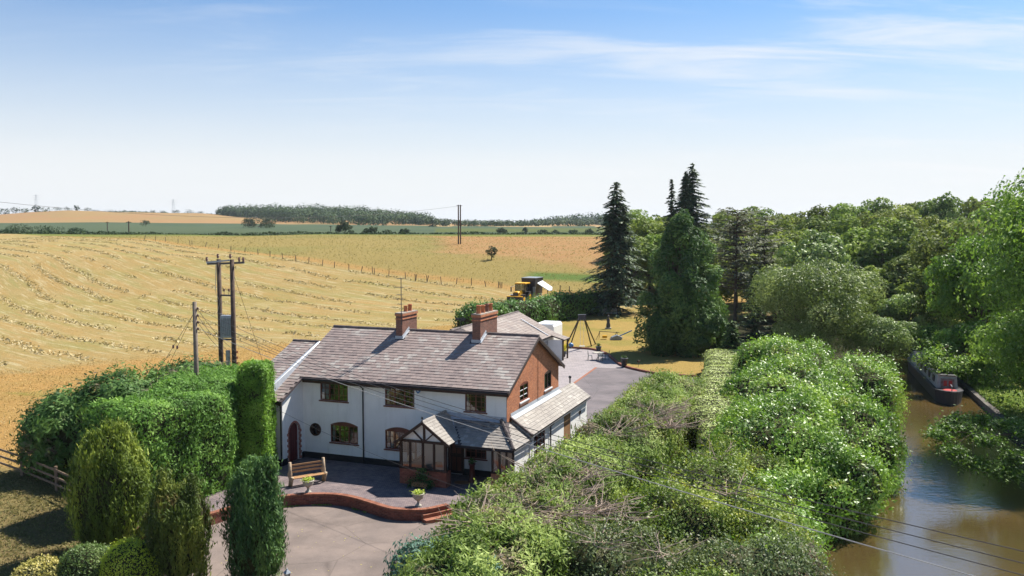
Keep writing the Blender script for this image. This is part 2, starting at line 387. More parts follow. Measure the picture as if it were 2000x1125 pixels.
# ------------------------------------------------------------------ foliage tools
def unit(a): return a / np.maximum(np.linalg.norm(a, axis=-1, keepdims=True), 1e-9)
def rdir(n): return unit(RNG.normal(size=(n, 3)))
random.seed(12)
def leaves(name, P, Nn, size, asp, mat, parent, axis=None, axis_w=1., spread=.7, tint=None, jit=.35):
    """flat rhombic leaves / sprays: P centres, Nn surface normals"""
    n = len(P)
    ln = unit(Nn + spread * rdir(n) * 1.0)
    a = rdir(n)
    if axis is not None: a = unit(a * (1 - axis_w) + axis * axis_w + .25 * rdir(n))
    if axis is None or axis_w < .99:
        a = unit(a - ln * np.sum(a * ln, 1, keepdims=True))
    b = unit(np.cross(ln, a))
    S = size * (1 + jit * (RNG.random(n) * 2 - 1))[:, None]
    V = np.stack([P - a * S * .5, P + b * S * asp * .5 - a * S * .05, P + a * S * .5, P - b * S * asp * .5 - a * S * .05], 1).reshape(-1, 3)
    F = np.arange(4 * n).reshape(-1, 4)
    r = RNG.random(n) if tint is None else np.clip(tint + .30 * (RNG.random(n) - .5), 0, 1)
    me = npmesh(name, V, F, np.repeat(r, 4)); me.materials.append(mat)
    return link(name, me, None, parent)
def blob_mesh(c, r, p=2.2, yaw=0., nl=36, amp=.2, freq=.7, seed=0, zmin=None):
    """noise-displaced superellipsoid; verts and quads (world coords)"""
    th = np.linspace(-math.pi / 2, math.pi / 2, nl // 2 + 1)[:, None]; ph = np.linspace(0, 2 * math.pi, nl, endpoint=False)[None, :]
    d = np.stack([np.cos(th) * np.cos(ph), np.cos(th) * np.sin(ph), np.sin(th) + 0 * ph], -1).reshape(-1, 3)
    k = 1 / (np.abs(d) ** p).sum(1) ** (1 / p)
    V = d * k[:, None] * np.array(r)
    nr = unit(np.sign(d) * np.abs(d * k[:, None]) ** (p - 1) / np.array(r))
    cy, sy = math.cos(yaw), math.sin(yaw); Rm = np.array([[cy, -sy, 0], [sy, cy, 0], [0, 0, 1]])
    V = V @ Rm.T + np.array(c); nr = nr @ Rm.T
    V = V + nr * ((fbm(V * freq, seed, 3) - .5) * 2 * amp)[:, None]
    if zmin is not None: V[:, 2] = np.maximum(V[:, 2], zmin)
    rows, cols = nl // 2 + 1, nl
    i = np.arange(rows - 1)[:, None] * cols; j = np.arange(cols)[None, :]
    F = np.stack([i + j, i + (j + 1) % cols, i + cols + (j + 1) % cols, i + cols + j], -1).reshape(-1, 4)
    return V, F
def inside(P, c, r, p, yaw, k=.86):
    cy, sy = math.cos(-yaw), math.sin(-yaw); Rm = np.array([[cy, -sy, 0], [sy, cy, 0], [0, 0, 1]])
    q = np.abs(((P - np.array(c)) @ Rm.T) / np.array(r)) ; return (q ** p).sum(1) < k ** p
CAMV = np.array([0, 0, CH])
def plant_surface(blobs, n, zmin=None):
    """sample n points on the union of displaced blobs, denser where the view can reach"""
    Ps, Ns, Ws, core = [], [], [], []
    for bi, b in enumerate(blobs):
        V, F = blob_mesh(b['c'], b['r'], b.get('p', 2.2), b.get('yaw', 0), b.get('nl', 40), b.get('amp', .2), b.get('freq', .8), b.get('seed', bi), zmin)
        core.append((V, F, b))
        A, B, C, D = V[F[:, 0]], V[F[:, 1]], V[F[:, 2]], V[F[:, 3]]
        nr = np.cross(C - A, D - B); ar = np.linalg.norm(nr, axis=1) * .5; nr = unit(nr)
        mid = (A + B + C + D) / 4
        fac = np.sum(nr * unit(CAMV - mid), 1); w = ar * np.where(fac > -.25, 1., .25) * np.where(nr[:, 2] < -.6, .3, 1.)
        for bj, o in enumerate(blobs):
            if bj != bi: w = w * np.where(inside(mid, o['c'], o['r'], o.get('p', 2.2), o.get('yaw', 0)), 0, 1)
        Ps.append((A, B, C, D)); Ns.append(nr); Ws.append(w)
    A, B, C, D = [np.concatenate([q[i] for q in Ps]) for i in range(4)]; nr = np.concatenate(Ns); w = np.concatenate(Ws)
    idx = RNG.choice(len(w), n, p=w / w.sum()); u, v = RNG.random((2, n, 1))
    P = (A[idx] * (1 - u) + B[idx] * u) * (1 - v) + (D[idx] * (1 - u) + C[idx] * u) * v
    return P, nr[idx], core
def plant(name, label, cat, blobs, n, size, asp, mat, mode='out', group=None, zmin=None, depth=.18, lump=.0, lfreq=1.6, core=.9, spread=.7, seed=0, leafname='foliage', jit=.35, poke=0.):
    root = empty(name, label, cat, (0, 0, 0), 0, group)
    P, Nn, cr = plant_surface(blobs, n, zmin)
    ctr = np.array(blobs[0]['c'], float); ctr[2] = zmin or 0; root.location = ctr
    zq = np.array([1, 1, .16]) if mode == 'up' else 1.
    off = (fbm(P * lfreq * zq, seed + 5, 3) - .5) * 2 * lump - np.abs(RNG.normal(size=n)) * depth
    if poke: off = off + poke * (RNG.random(n) ** 6)
    hol = (fbm(P * lfreq * zq, seed + 5, 3) - .5) * 2
    keep = RNG.random(n) < np.clip(.78 + 1.7 * hol, .22, 1) if lump > .25 else np.ones(n, bool)
    P2 = P + Nn * off[:, None]; P2, Nn, off, P = P2[keep], Nn[keep], off[keep], P[keep]
    axis, aw = None, .0
    up = np.array([0, 0, 1.])
    if mode == 'up': axis, aw = unit(up + .35 * Nn), .85
    elif mode == 'out': axis, aw = unit(Nn + .2 * up), .6
    elif mode == 'droop': axis, aw = unit(Nn * np.array([1, 1, .5]) + .15 * up), .75
    elif mode == 'fan': axis, aw = unit(Nn + .7 * up), .7
    t = np.clip(.5 + (fbm(P * lfreq * zq * .8 + 31.7, seed + 9, 4) - .5) * 1.6, 0, 1)
    leaves(leafname, P2 - ctr, Nn, size, asp, mat, root, axis, aw, spread, t, jit)
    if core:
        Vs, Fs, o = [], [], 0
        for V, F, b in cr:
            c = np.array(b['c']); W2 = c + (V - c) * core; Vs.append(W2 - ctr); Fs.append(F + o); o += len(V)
        me = npmesh('twig_shade_core', np.concatenate(Vs), np.concatenate(Fs), None, True); link('twig_shade_core', me, M['twig'], root)  # solid core, seen between thinned leaves as painted shade
    return root
def twigs(root, pts, n, length, r, mat, name='bare_branch', up=.4):
    """dead bare branches fanning from given world points"""
    o = Vector(root.location)
    for p in pts:
        mb = MB()
        for i in range(n):
            a = random.random() * 6.28; d = Vector((math.cos(a), math.sin(a), random.uniform(-.1, up)))
            q = Vector(p) - o; L = length * random.uniform(.5, 1); side = Vector((random.uniform(-1, 1), random.uniform(-1, 1), random.uniform(-.3, .5))) * .25 * L
            s0 = q + Vector((random.uniform(-.5, .5), random.uniform(-.5, .5), -.1)) * length * .5
            pm = s0 + d * L * .5 + side * .4; pe = s0 + d * L + side
            mb.tube([s0, pm, pe], [r, r * .7, r * .25], 4, False)
            for k in range(3):
                t0 = pm.lerp(pe, random.random()); mb.tube([t0, t0 + (d + Vector((random.uniform(-1, 1), random.uniform(-1, 1), random.uniform(-.4, .6)))).normalized() * L * .3], [r * .45, r * .2], 3, False)
        mb.build(name, mat, root)

# ================================================================== TERRAIN
TY = [0, 125, 145, 158, 172, 190, 220, 249, 300, 350, 420, 450, 800, 1150, 1500, 2600, 6000]
def sky_py(px):   # height of the far land line, by direction
    return np.interp(px, [-400, 0, 60, 130, 250, 400, 480, 560, 700, 800, 840, 900, 1000, 1100, 1200, 1600, 2400], [424, 420, 415, 411, 414, 417, 424, 424, 424, 432, 434, 437, 439, 437, 436, 437, 437])
WALLP = [(-30, 37.5), (-16.55, 37.9), (-15.2, 38.6), (-14.0, 39.9), (-12.9, 41.3), (-11.4, 42.5), (-10.56, 42.86), (-9.49, 42.98), (-8.57, 42.84), (-7.71, 42.36), (-6.77, 41.58), (-5.86, 40.84), (-5.04, 40.58), (-4.02, 40.62), (-2.94, 41.38), (0, 42.2), (30, 44)]
FEN = [(-260, 345), (-170, 300), (-103, 249), (-78, 218), (-50.5, 190), (-30, 173), (-16, 163), (-4.6, 157), (1.5, 151), (12, 146), (40, 140), (200, 140)]
LBANK = [(10, 4), (20, 8), (35, 12.3), (45, 15), (60, 20), (75, 26.5), (90, 36), (100, 43.5), (130, 52), (200, 70)]     # (Y, X)
RBANK = [(10, 19), (20, 21.8), (57, 33.3), (74.3, 38.6), (88, 42.5), (101, 46.7), (130, 56), (200, 76)]
def sst(x): x = np.clip(x, 0, 1); return x * x * (3 - 2 * x)
def TH(X, Y, canal=True):
    X = np.asarray(X, float); Y = np.asarray(Y, float); Ys = np.maximum(Y, 1)
    px = 1000 + CF * X / Ys
    near = np.interp(Y, TY[:11], [0, 0, 1.0, 2.4, 4.3, 6.55, 8.0, 9.0, 9.9, 8, 4])
    py8 = np.interp(px, [0, 200, 450, 700, 1000], [436, 434, 437, 439, 442])
    z450 = CH - 15.5 * 450 / CF; z800 = CH + (437.6 - py8) * 800 / CF; z1150 = CH + (437.6 - sky_py(px)) * 1150 / CF
    far = np.where(Y < 450, 4 + (z450 - 4) * (Y - 420) / 30, np.where(Y < 800, z450 + (z800 - z450) * sst((Y - 450) / 350),
          np.where(Y < 1150, z800 + (z1150 - z800) * sst((Y - 800) / 350), z1150 + (6 - z1150) * sst((Y - 1150) / 1200))))
    z = np.where(Y < 420, near, far)
    yw = np.interp(X, [p[0] for p in WALLP], [p[1] for p in WALLP])
    low = np.where(X < -16, 9., 4.)
    z = z - .5 * (1 - sst((Y - yw) / low)) - .03
    z = z + np.where((Y > 130), (fbm(np.stack([X / 45, Y / 45, X * 0], -1).reshape(-1, 3), 3, 2).reshape(X.shape) - .5) * 1.2 * sst((Y - 130) / 60), 0)
    if canal:
        lb = np.interp(Y, [p[0] for p in LBANK], [p[1] for p in LBANK]); rb = np.interp(Y, [p[0] for p in RBANK], [p[1] for p in RBANK])
        d = np.minimum(X - lb, rb - X)
        z = np.where(Y < 200, z - sst((d + .5) / .6) * 2.2 * (Y < 190), z)
        z = np.where((X > rb - .3) & (Y < 130), z - .35 * sst((6 - (X - rb)) / 4), z)
    return z
def th(X, Y): return float(TH(np.array([X]), np.array([Y]), False)[0])
def gnd(px, py):
    d = ray(px, py); t = 30 / d[1]; st = .25
    while t < 1400:
        if CH + d[2] * t < th(d[0] * t, d[1] * t): return Vector((d[0] * t, d[1] * t, th(d[0] * t, d[1] * t)))
        t += st * (1 + t / 200)
    return Vector((d[0] * 250, d[1] * 250, th(d[0] * 250, d[1] * 250)))

def build_ground():
    nY, nA = 430, 400
    Yv = np.concatenate([np.geomspace(14, 330, 330), np.geomspace(334, 6000, 100)])
    A = np.tan(np.linspace(R(-43), R(43), nA))
    Yg, Ag = np.meshgrid(Yv, A, indexing='ij'); Xg = Yg * Ag
    X, Y = Xg.ravel(), Yg.ravel(); Z = TH(X, Y)
    V = np.stack([X, Y, Z], 1)
    i = np.arange(len(Yv) - 1)[:, None] * nA; j = np.arange(nA - 1)[None, :]
    F = np.stack([i + j, i + j + 1, i + nA + j + 1, i + nA + j], -1).reshape(-1, 4)
    me = npmesh('ground', V, F, None, True)
    px = 1000 + CF * X / Y
    fy = np.interp(X, [p[0] for p in FEN], [p[1] for p in FEN]); row = fy - Y
    q = np.stack([X, Y, X * 0], 1)
    n1 = fbm(q / 14, 1, 3); n2 = fbm(q / 4, 2, 3); n3 = fbm(q / 60, 4, 3)
    C = np.zeros((len(X), 3)); C[:] = (.43, .315, .135)                      # stubble
    def lay(mask, col):
        nonlocal C
        mask = np.clip(mask, 0, 1)[:, None]; C = C * (1 - mask) + np.array(col) * mask
    lay(sst((n1 - .42) / .2) * .5, (.33, .30, .10)); lay(sst((n2 - .5) / .2) * .4, (.50, .40, .20))
    # unmown dry grass along the garden side of the field
    ed = np.interp(X, [-60, -46, -22, -8, 10], [78, 80, 104, 118, 128]) - Y + (n2 - .5) * 6
    dry = sst(ed / 3); lay(dry, (.50, .31, .115)); lay(dry * sst((n2 - .45) / .2) * .5, (.40, .28, .10)); lay(dry * sst((n1 - .5) / .15) * .5, (.54, .36, .14))
    stub = (1 - dry) * sst(row / .8)
    # pasture beyond the fence
    past = sst((-row + 0.) / 1.5) * (Y < 330)
    lay(past, (.34, .27, .10)); lay(past * sst((n3 - .42) / .15) * .6, (.24, .24, .08))
    lay(past * sst((7 + row) / 4), (.46, .29, .11))
    hill = sst((px - 810 + (n1 - .5) * 130) / 90) * sst((Y - (166 + (1170 - np.clip(px, 800, 1170)) * .085)) / 14 + (n2 - .5)) * sst((283 - Y) / 6)
    lay(past * hill, (.42, .25, .115)); lay(past * hill * sst((n2 - .5) / .2) * .5, (.42, .30, .14))
    lay(past * sst((px - 1010) / 40) * sst((5 - np.abs(Y - 166 + (px - 1080) * .02)) / 3), (.13, .20, .05))
    lay(past * sst((Y - 283) / 6), (.20, .23, .06))
    # far fields
    f = (Y > 330).astype(float)
    lay(f, (.085, .125, .075)); lay(f * sst((n3 - .45) / .1) * .5, (.11, .145, .08))
    tan_ = sst((Y - 800) / 14) * f
    lay(tan_, (.40, .25, .12)); lay(tan_ * sst((n3 - .5) / .1) * .5, (.36, .27, .12))
    rf = f * (px > 850); lay(rf * ((Y > 450) & (Y < 620)), (.12, .15, .05)); lay(rf * ((Y > 700) & (Y < 1100)) * (np.sin(px / 31.) > -.2), (.46, .33, .17))
    lay(f * (Y > 1700), (.05, .09, .05))
    # gardens
    u = (X - HX) * hc + (Y - HY) * hs; v = -(X - HX) * hs + (Y - HY) * hc
    lb = np.interp(Y, [p[0] for p in LBANK], [p[1] for p in LBANK]); rb = np.interp(Y, [p[0] for p in RBANK], [p[1] for p in RBANK])
    gard = sst((X - np.interp(Y, [0, 60, 90, 115, 136, 400], [-60, -60, 0, -2, 18, 60])) / 1) * (Y < 138) * sst((136 + X * .3 - Y) / 2) * (v > 8)
    lay(gard, (.43, .31, .105)); lay(gard * sst((n2 - .46) / .15) * .65, (.30, .27, .075)); lay(gard * sst((n1 - .55) / .12) * .6, (.46, .30, .11))
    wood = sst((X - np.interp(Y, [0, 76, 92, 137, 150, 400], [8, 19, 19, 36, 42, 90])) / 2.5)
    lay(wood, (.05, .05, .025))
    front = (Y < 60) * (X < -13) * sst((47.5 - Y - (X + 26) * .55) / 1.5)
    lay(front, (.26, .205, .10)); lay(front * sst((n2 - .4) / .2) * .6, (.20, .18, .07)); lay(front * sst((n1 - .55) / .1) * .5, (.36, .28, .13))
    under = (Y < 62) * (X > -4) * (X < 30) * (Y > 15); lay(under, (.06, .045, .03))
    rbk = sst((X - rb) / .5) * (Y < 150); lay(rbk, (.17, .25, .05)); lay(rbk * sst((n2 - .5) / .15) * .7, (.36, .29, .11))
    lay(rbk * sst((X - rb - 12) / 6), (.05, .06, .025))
    C = C * np.array([.76, .725, .68])
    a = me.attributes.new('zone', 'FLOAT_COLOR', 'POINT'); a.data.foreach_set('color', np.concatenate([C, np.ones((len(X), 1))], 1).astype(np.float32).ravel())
    a = me.attributes.new('stub', 'FLOAT', 'POINT'); a.data.foreach_set('value', stub.astype(np.float32))
    a = me.attributes.new('row', 'FLOAT_VECTOR', 'POINT'); a.data.foreach_set('vector', np.stack([row * .78, X * .12, X * 0], 1).astype(np.float32).ravel())
    m = newmat('ground_cover'); g = G(m)
    z = g.attr('zone').outputs['Color']; st = g.attr('stub').outputs['Fac']; rw = g.attr('row').outputs['Vector']
    s1 = g.noise(.42, 4, rw, .6); s2 = g.noise(1.6, 5, rw, .65, .4)
    f1 = g.n('ShaderNodeMath', operation='MULTIPLY'); g.l(g.rng(s1, .50, .60), f1.inputs[0]); g.l(st, f1.inputs[1])
    c = g.mix(g.mix(f1.outputs[0], (0, 0, 0), (.6, .6, .6)), z, (.36, .225, .08))
    f2 = g.n('ShaderNodeMath', operation='MULTIPLY'); g.l(g.rng(s1, .47, .36), f2.inputs[0]); g.l(st, f2.inputs[1])
    c = g.mix(g.mix(f2.outputs[0], (0, 0, 0), (.7, .7, .7)), c, (.26, .235, .085))
    f3 = g.n('ShaderNodeMath', operation='MULTIPLY'); g.l(g.rng(s2, .52, .72), f3.inputs[0]); g.l(st, f3.inputs[1])
    c = g.mix(f3.outputs[0], c, (.50, .42, .25))
    s3 = g.noise(7.5, 4, rw, .6); f4 = g.n('ShaderNodeMath', operation='MULTIPLY'); g.l(g.rng(s3, .45, .68, 0, .55), f4.inputs[0]); g.l(st, f4.inputs[1]); c = g.mix(f4.outputs[0], c, (.24, .175, .07))
    nz = g.noise(1.3, 8, None, .75); c = g.mix(g.rng(nz, .35, .7, 0, .5), c, g.mix(1., c, (.62, .66, .55), 'MULTIPLY'))
    nf = g.noise(9, 4, None, .7); c = g.mix(g.rng(nf, .45, .7, 0, .45), c, g.mix(1., c, (.55, .55, .5), 'MULTIPLY'))
    g.out(g.bsdf(c, .95, .05, g.bump(g.noise(3.5, 8, None, .8), .7, .25)))
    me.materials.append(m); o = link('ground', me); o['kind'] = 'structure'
build_ground()

def sheet(name, pts, z, mat, kind='structure', label=None):
    mb = MB(); mb.quad(*[(p[0], p[1], z if len(p) < 3 else p[2]) for p in pts]); o = mb.build(name, mat); o['kind'] = kind
    return o
# water of the canal
def water():
    m = newmat('canal_water'); g = G(m)
    geo = g.n('ShaderNodeNewGeometry'); mp = g.n('ShaderNodeMapping'); mp.inputs['Rotation'].default_value = (0, 0, R(25)); mp.inputs['Scale'].default_value = (1, 2.2, 1); g.l(geo.outputs['Position'], mp.inputs[0])
    h = g.noise(2.2, 4, mp.outputs[0], .6)
    c = g.mix(g.rng(g.noise(.12, 3), .35, .65), (.085, .055, .018), (.06, .042, .016))
    p = g.bsdf(c, .04, .5, g.bump(h, .22, .05)); p.node.inputs['IOR'].default_value = 2.7; g.out(p)
    ys = [12, 20, 35, 45, 57, 74.3, 90, 101, 130, 190]
    L = [(np.interp(y, [p[0] for p in LBANK], [p[1] for p in LBANK]) - 1.5, y) for y in ys]; Rr = [(np.interp(y, [p[0] for p in RBANK], [p[1] for p in RBANK]) + .15, y) for y in ys]
    mb = MB()
    for i in range(len(ys) - 1): mb.quad((*L[i], -.8), (*Rr[i], -.8), (*Rr[i + 1], -.8), (*L[i + 1], -.8))
    o = mb.build('canal_water', m); o['kind'] = 'structure'
water()
mb = MB(); P = [(x, y) for y, x in RBANK]
edge = empty('canal_edge', 'dark stone coping edge running along the far side of the canal beside the towpath', 'coping', (P[1][0], P[1][1], -.8))
def along(P, step):
    out = [];
    for a, b in zip(P[:-1], P[1:]):
        L = math.dist(a, b); n = max(1, round(L / step))
        for i in range(n): out.append((a[0] + (b[0] - a[0]) * i / n, a[1] + (b[1] - a[1]) * i / n))
    return out + [P[-1]]
Q = along(P[1:-1], 1.6)
proto = None
for i in range(len(Q) - 1):
    a, b = Vector((*Q[i], 0)), Vector((*Q[i + 1], 0)); d = (b - a); L = d.length
    if proto is None: proto = MB().box((0, -.02, -.9), (1.57, .42, .0)).build('coping_stone', M['coping'], edge, bevel=.03); o = proto
    else: o = proto.copy(); COL.objects.link(o)
    o.location = a - Vector(edge.location) + Vector((0, 0, -.33 + random.uniform(-.02, .02))); o.rotation_euler = (0, 0, math.atan2(d.y, d.x) + R(180) * 0); o.scale = (L / 1.6, -1, 1)

# ================================================================== PATIO, WALL, DRIVES
M['paving'] = pavemat('block_paving', (.24, .185, .175), (.12, .10, .11), (.045, .038, .038), .2, .1)
M['paving_l'] = pavemat('pale_yard_paving', (.31, .27, .265), (.24, .215, .215), (.13, .115, .115), .6, .3)
def tarmat(name, a, b):
    m = newmat(name); g = G(m)
    c = g.mix(g.rng(g.noise(.5, 4, rough=.6), .35, .65), a, b)
    c = g.mix(g.rng(g.noise(.28, 5, rough=.6, dist=.6), .48, .70, 0, .75), c, tuple(x * .62 for x in b))
    c = g.mix(g.rng(g.noise(1.6, 6, rough=.7), .5, .75, 0, .5), c, tuple(x * .7 for x in b))
    vo = g.n('ShaderNodeTexVoronoi', feature='DISTANCE_TO_EDGE'); vo.inputs['Scale'].default_value = .22; ge = g.n('ShaderNodeNewGeometry'); g.l(ge.outputs['Position'], vo.inputs['Vector'])
    c = g.mix(g.rng(vo.outputs['Distance'], 0, .008, .5, 0), c, tuple(x * .45 for x in b))
    c = g.mix(g.rng(g.noise(30, 2), .5, .8, 0, .3), c, tuple(min(1, x * 1.5) for x in a))
    g.out(g.bsdf(c, .9, .15, g.bump(g.noise(45, 3), .4, .01))); return m
M['tar_f'] = tarmat('sun_bleached_front_drive', (.21, .165, .14), (.155, .125, .11))
M['tar_r'] = tarmat('grey_rear_tarmac', (.165, .14, .14), (.125, .11, .112))
def spline(P, n=6):
    out = []
    for i in range(len(P) - 1):
        p0, p1, p2, p3 = [Vector((*P[min(max(k, 0), len(P) - 1)], 0)) for k in (i - 1, i, i + 1, i + 2)]
        for t in range(n):
            t /= n; out.append(.5 * ((2 * p1) + (-p0 + p2) * t + (2 * p0 - 5 * p1 + 4 * p2 - p3) * t * t + (-p0 + 3 * p1 - 3 * p2 + p3) * t ** 3))
    out.append(Vector((*P[-1], 0))); return [(p.x, p.y) for p in out]
WP = spline(WALLP[1:15], 5)
pat = [(x, y + .12) for x, y in WP] + [(3.4, 43.5), (3.9, 46), (6.0, 57), (8.0, 66), (-2, 70), (-12, 62), (-15, 52), (-17.5, 49), (-19, 42)]
sheet('patio', pat, 0.0, M['paving'])
fd = [(-16.9, 14), (-16.9, 37.7)] + [(x, y - .02) for x, y in WP] + [(3, 42), (6, 36), (3, 14)]
sheet('front_driveway', fd, -.49, M['tar_f'])
KERB = [(3.0, 94.2), (5.8, 95.0), (7.4, 94.4), (8.75, 93.4), (9.8, 90.2), (10.1, 86), (10.5, 82.6), (12.0, 79.5), (13.7, 77.8), (17.0, 76.5), (19, 76)]
KS = spline(KERB, 5)
yard = [(-14, 63), (-14, 95), (3, 94.2)] + KS + [(16.5, 62), (9, 52), (5, 46), (4.2, 44.5)]
sheet('rear_yard', yard, .008, M['paving_l'])
tar = [(0.5, 58.5), (5.4, 74.3), (7.9, 82.0), (11.2, 81.3)] + [(x - .05, y - .1) for x, y in KS if y < 80.5 and x > 11.3] + [(16.5, 62), (10, 50), (4, 44.5), (3.2, 47)]
sheet('rear_tarmac', tar, .014, M['tar_r'])
sh = MB()
for a, b in zip([(0.5, 58.5), (5.4, 74.3)], [(5.4, 74.3), (7.9, 82.0)]): sh.bar((*a, .015), (*b, .015), .22, .02)
sh.build('drive_edging', M['brick_cap'])['kind'] = 'structure'
# front retaining wall
def strip_wall(name, path, z0, z1, th_, mat, parent, uvs=True):
    mb = MB(); L = 0; uvl = []
    P = [Vector((*p, 0)) for p in path]; o = parent.location
    me = bpy.data.meshes.new(name); V = []; F = []; UV = []
    def off(i, s):
        d = (P[min(i + 1, len(P) - 1)] - P[max(i - 1, 0)]).normalized(); return P[i] + Vector((-d.y, d.x, 0)) * s
    for i in range(len(P)):
        a, b = off(i, 0), off(i, th_)
        for q, z in ((a, z0), (a, z1), (b, z1), (b, z0)): V.append((q.x - o.x, q.y - o.y, z - o.z))
    for i in range(len(P) - 1):
        l = (P[i + 1] - P[i]).length
        for k in range(4):
            F.append((i * 4 + k, (i + 1) * 4 + k, (i + 1) * 4 + (k + 1) % 4, i * 4 + (k + 1) % 4)[::-1])
            h = [(z0, z1), (0, th_), (z1, z0), (0, .01)][k]
            UV += [(L, h[0]), (L + l, h[0]), (L + l, h[1]), (L, h[1])][::-1]
        L += l
    me.from_pydata(V, [], F); me.update(); uv = me.uv_layers.new(name='UVMap')
    for i, c in enumerate(UV): uv.data[i].uv = c
    a = me.attributes.new('rnd', 'FLOAT', 'POINT')
    return link(name, me, mat, parent)
rw = empty('retaining_wall', 'curved red brick retaining wall between the block paved patio and the front drive', 'wall', (-9, 42.9, -.5))
strip_wall('wall_face', WP, -.53, -.02, .24, M['brick_wall'], rw)
# brick on edge capping, every brick its own
cq = along(WP, .085); seg = []; acc = 0; last = WP[0]
tot = 0; pts = []
for a, b in zip(WP[:-1], WP[1:]): pts.append((tot, a, b)); tot += math.dist(a, b)
nb = int(tot / .082); capm = None
def at_len(s):
    for t0, a, b in pts:
        L = math.dist(a, b)
        if s <= t0 + L + 1e-6: f = (s - t0) / L; return a[0] + (b[0] - a[0]) * f, a[1] + (b[1] - a[1]) * f, math.atan2(b[1] - a[1], b[0] - a[0])
    return None
order = sorted(range(nb), key=lambda k: abs(at_len(k * .082)[0] + 6.5)); big = set(order[:240]); rest = MB()
for k in range(nb):
    x, y, an = at_len(k * .082)
    if k in big:
        if capm is None: o = MB().box((-.036, -.025, 0), (.036, .25, .085)).build('cap_brick', M['brick_cap'], rw); capm = o.data
        else: o = link('cap_brick', capm, None, rw)
        o.location = Vector((x, y, -.02)) - rw.location; o.rotation_euler = (0, random.uniform(-.03, .03), an + random.uniform(-.03, .03))
    else:
        p = Vector((x, y, .022)) - rw.location; n = Vector((-math.sin(an), math.cos(an), 0)); rest.bar(p - n * .025, p + n * .25, .072, .085)
tag(rest.build('cap_bricks_at_the_ends', M['brick_cap'], rw), kind='stuff')
# steps at the right end of the wall
st = empty('patio_steps', 'two brick steps up to the patio at the right end of the curved wall', 'steps', (-3.5, 41.2, -.5))
sx = Vector((-4.02, 40.62, 0)); dd = Vector((.82, .57, 0)).normalized(); nn = Vector((-dd.y, dd.x, 0))
def ob(name, c, hx, hy, z0, z1, mat, par):
    mb = MB(); c = Vector(c); o = par.location
    q = [c - dd * hx - nn * hy, c + dd * hx - nn * hy, c + dd * hx + nn * hy, c - dd * hx + nn * hy]
    mb.prism([(p.x - o.x, p.y - o.y, z0 - o.z) for p in q], (0, 0, z0), (0, 0, z1)); return mb.build(name, mat, par)
ob('tread', (-3.35, 40.75, 0), .9, .2, -.5, -.32, M['brick_cap'], st); ob('tread', (-3.5, 41.05, 0), .9, .2, -.5, -.15, M['brick_cap'], st)
# lawn kerb
lk = empty('lawn_edging', 'low curved dark brick edging between the pale rear yard and the lawn', 'edging', (8.75, 93.4, 0))
lkp = KS[:]
L = 0
for a, b in zip(lkp[:-1], lkp[1:]):
    A_, B_ = Vector((*a, .09)), Vector((*b, .09)); n = max(1, round((B_ - A_).length / .6))
    for i in range(n):
        p, q = A_.lerp(B_, i / n), A_.lerp(B_, (i + .96) / n)
        MB().bar(p - lk.location, q - lk.location, .24, .2).build('edging_block', M['brick_wall'], lk)

# ================================================================== WALL / WINDOW BUILDERS
def wall_panel(mb, mapf, a0, a1, z0, top, holes, depth=.12, brk=()):
    """wall in plane d=0 of mapf(a,z,d); top(a) gives roofline; holes (h0,h1,z0,z1); reveals go inwards"""
    xs = sorted(set([a0, a1] + [h for H_ in holes for h in H_[:2]] + list(brk)))
    for x, y in zip(xs[:-1], xs[1:]):
        if x < a0 - 1e-6 or y > a1 + 1e-6: continue
        hs_ = sorted([H_ for H_ in holes if H_[0] <= x + 1e-6 and H_[1] >= y - 1e-6], key=lambda q: q[2])
        zb = z0
        for H_ in hs_:
            if H_[2] > zb + 1e-4: mb.quad(mapf(x, zb, 0), mapf(y, zb, 0), mapf(y, H_[2], 0), mapf(x, H_[2], 0))
            zb = H_[3]
        mb.quad(mapf(x, zb, 0), mapf(y, zb, 0), mapf(y, top(y), 0), mapf(x, top(x), 0))
    for h0, h1, b0, b1 in holes:
        for P in (((h0, b0), (h1, b0)), ((h1, b0), (h1, b1)), ((h1, b1), (h0, b1)), ((h0, b1), (h0, b0))):
            (x, z), (y, w) = P; mb.quad(mapf(x, z, 0), mapf(y, w, 0), mapf(y, w, -depth), mapf(x, z, -depth))
def add_uv_wall(o): return o
def bx(mb, mapf, a0, a1, z0, z1, d0, d1):
    c = [mapf(a, z, d) for a in (a0, a1) for z in (z0, z1) for d in (d0, d1)]
    mb.box(tuple(min(p[i] for p in c) for i in range(3)), tuple(max(p[i] for p in c) for i in range(3)))
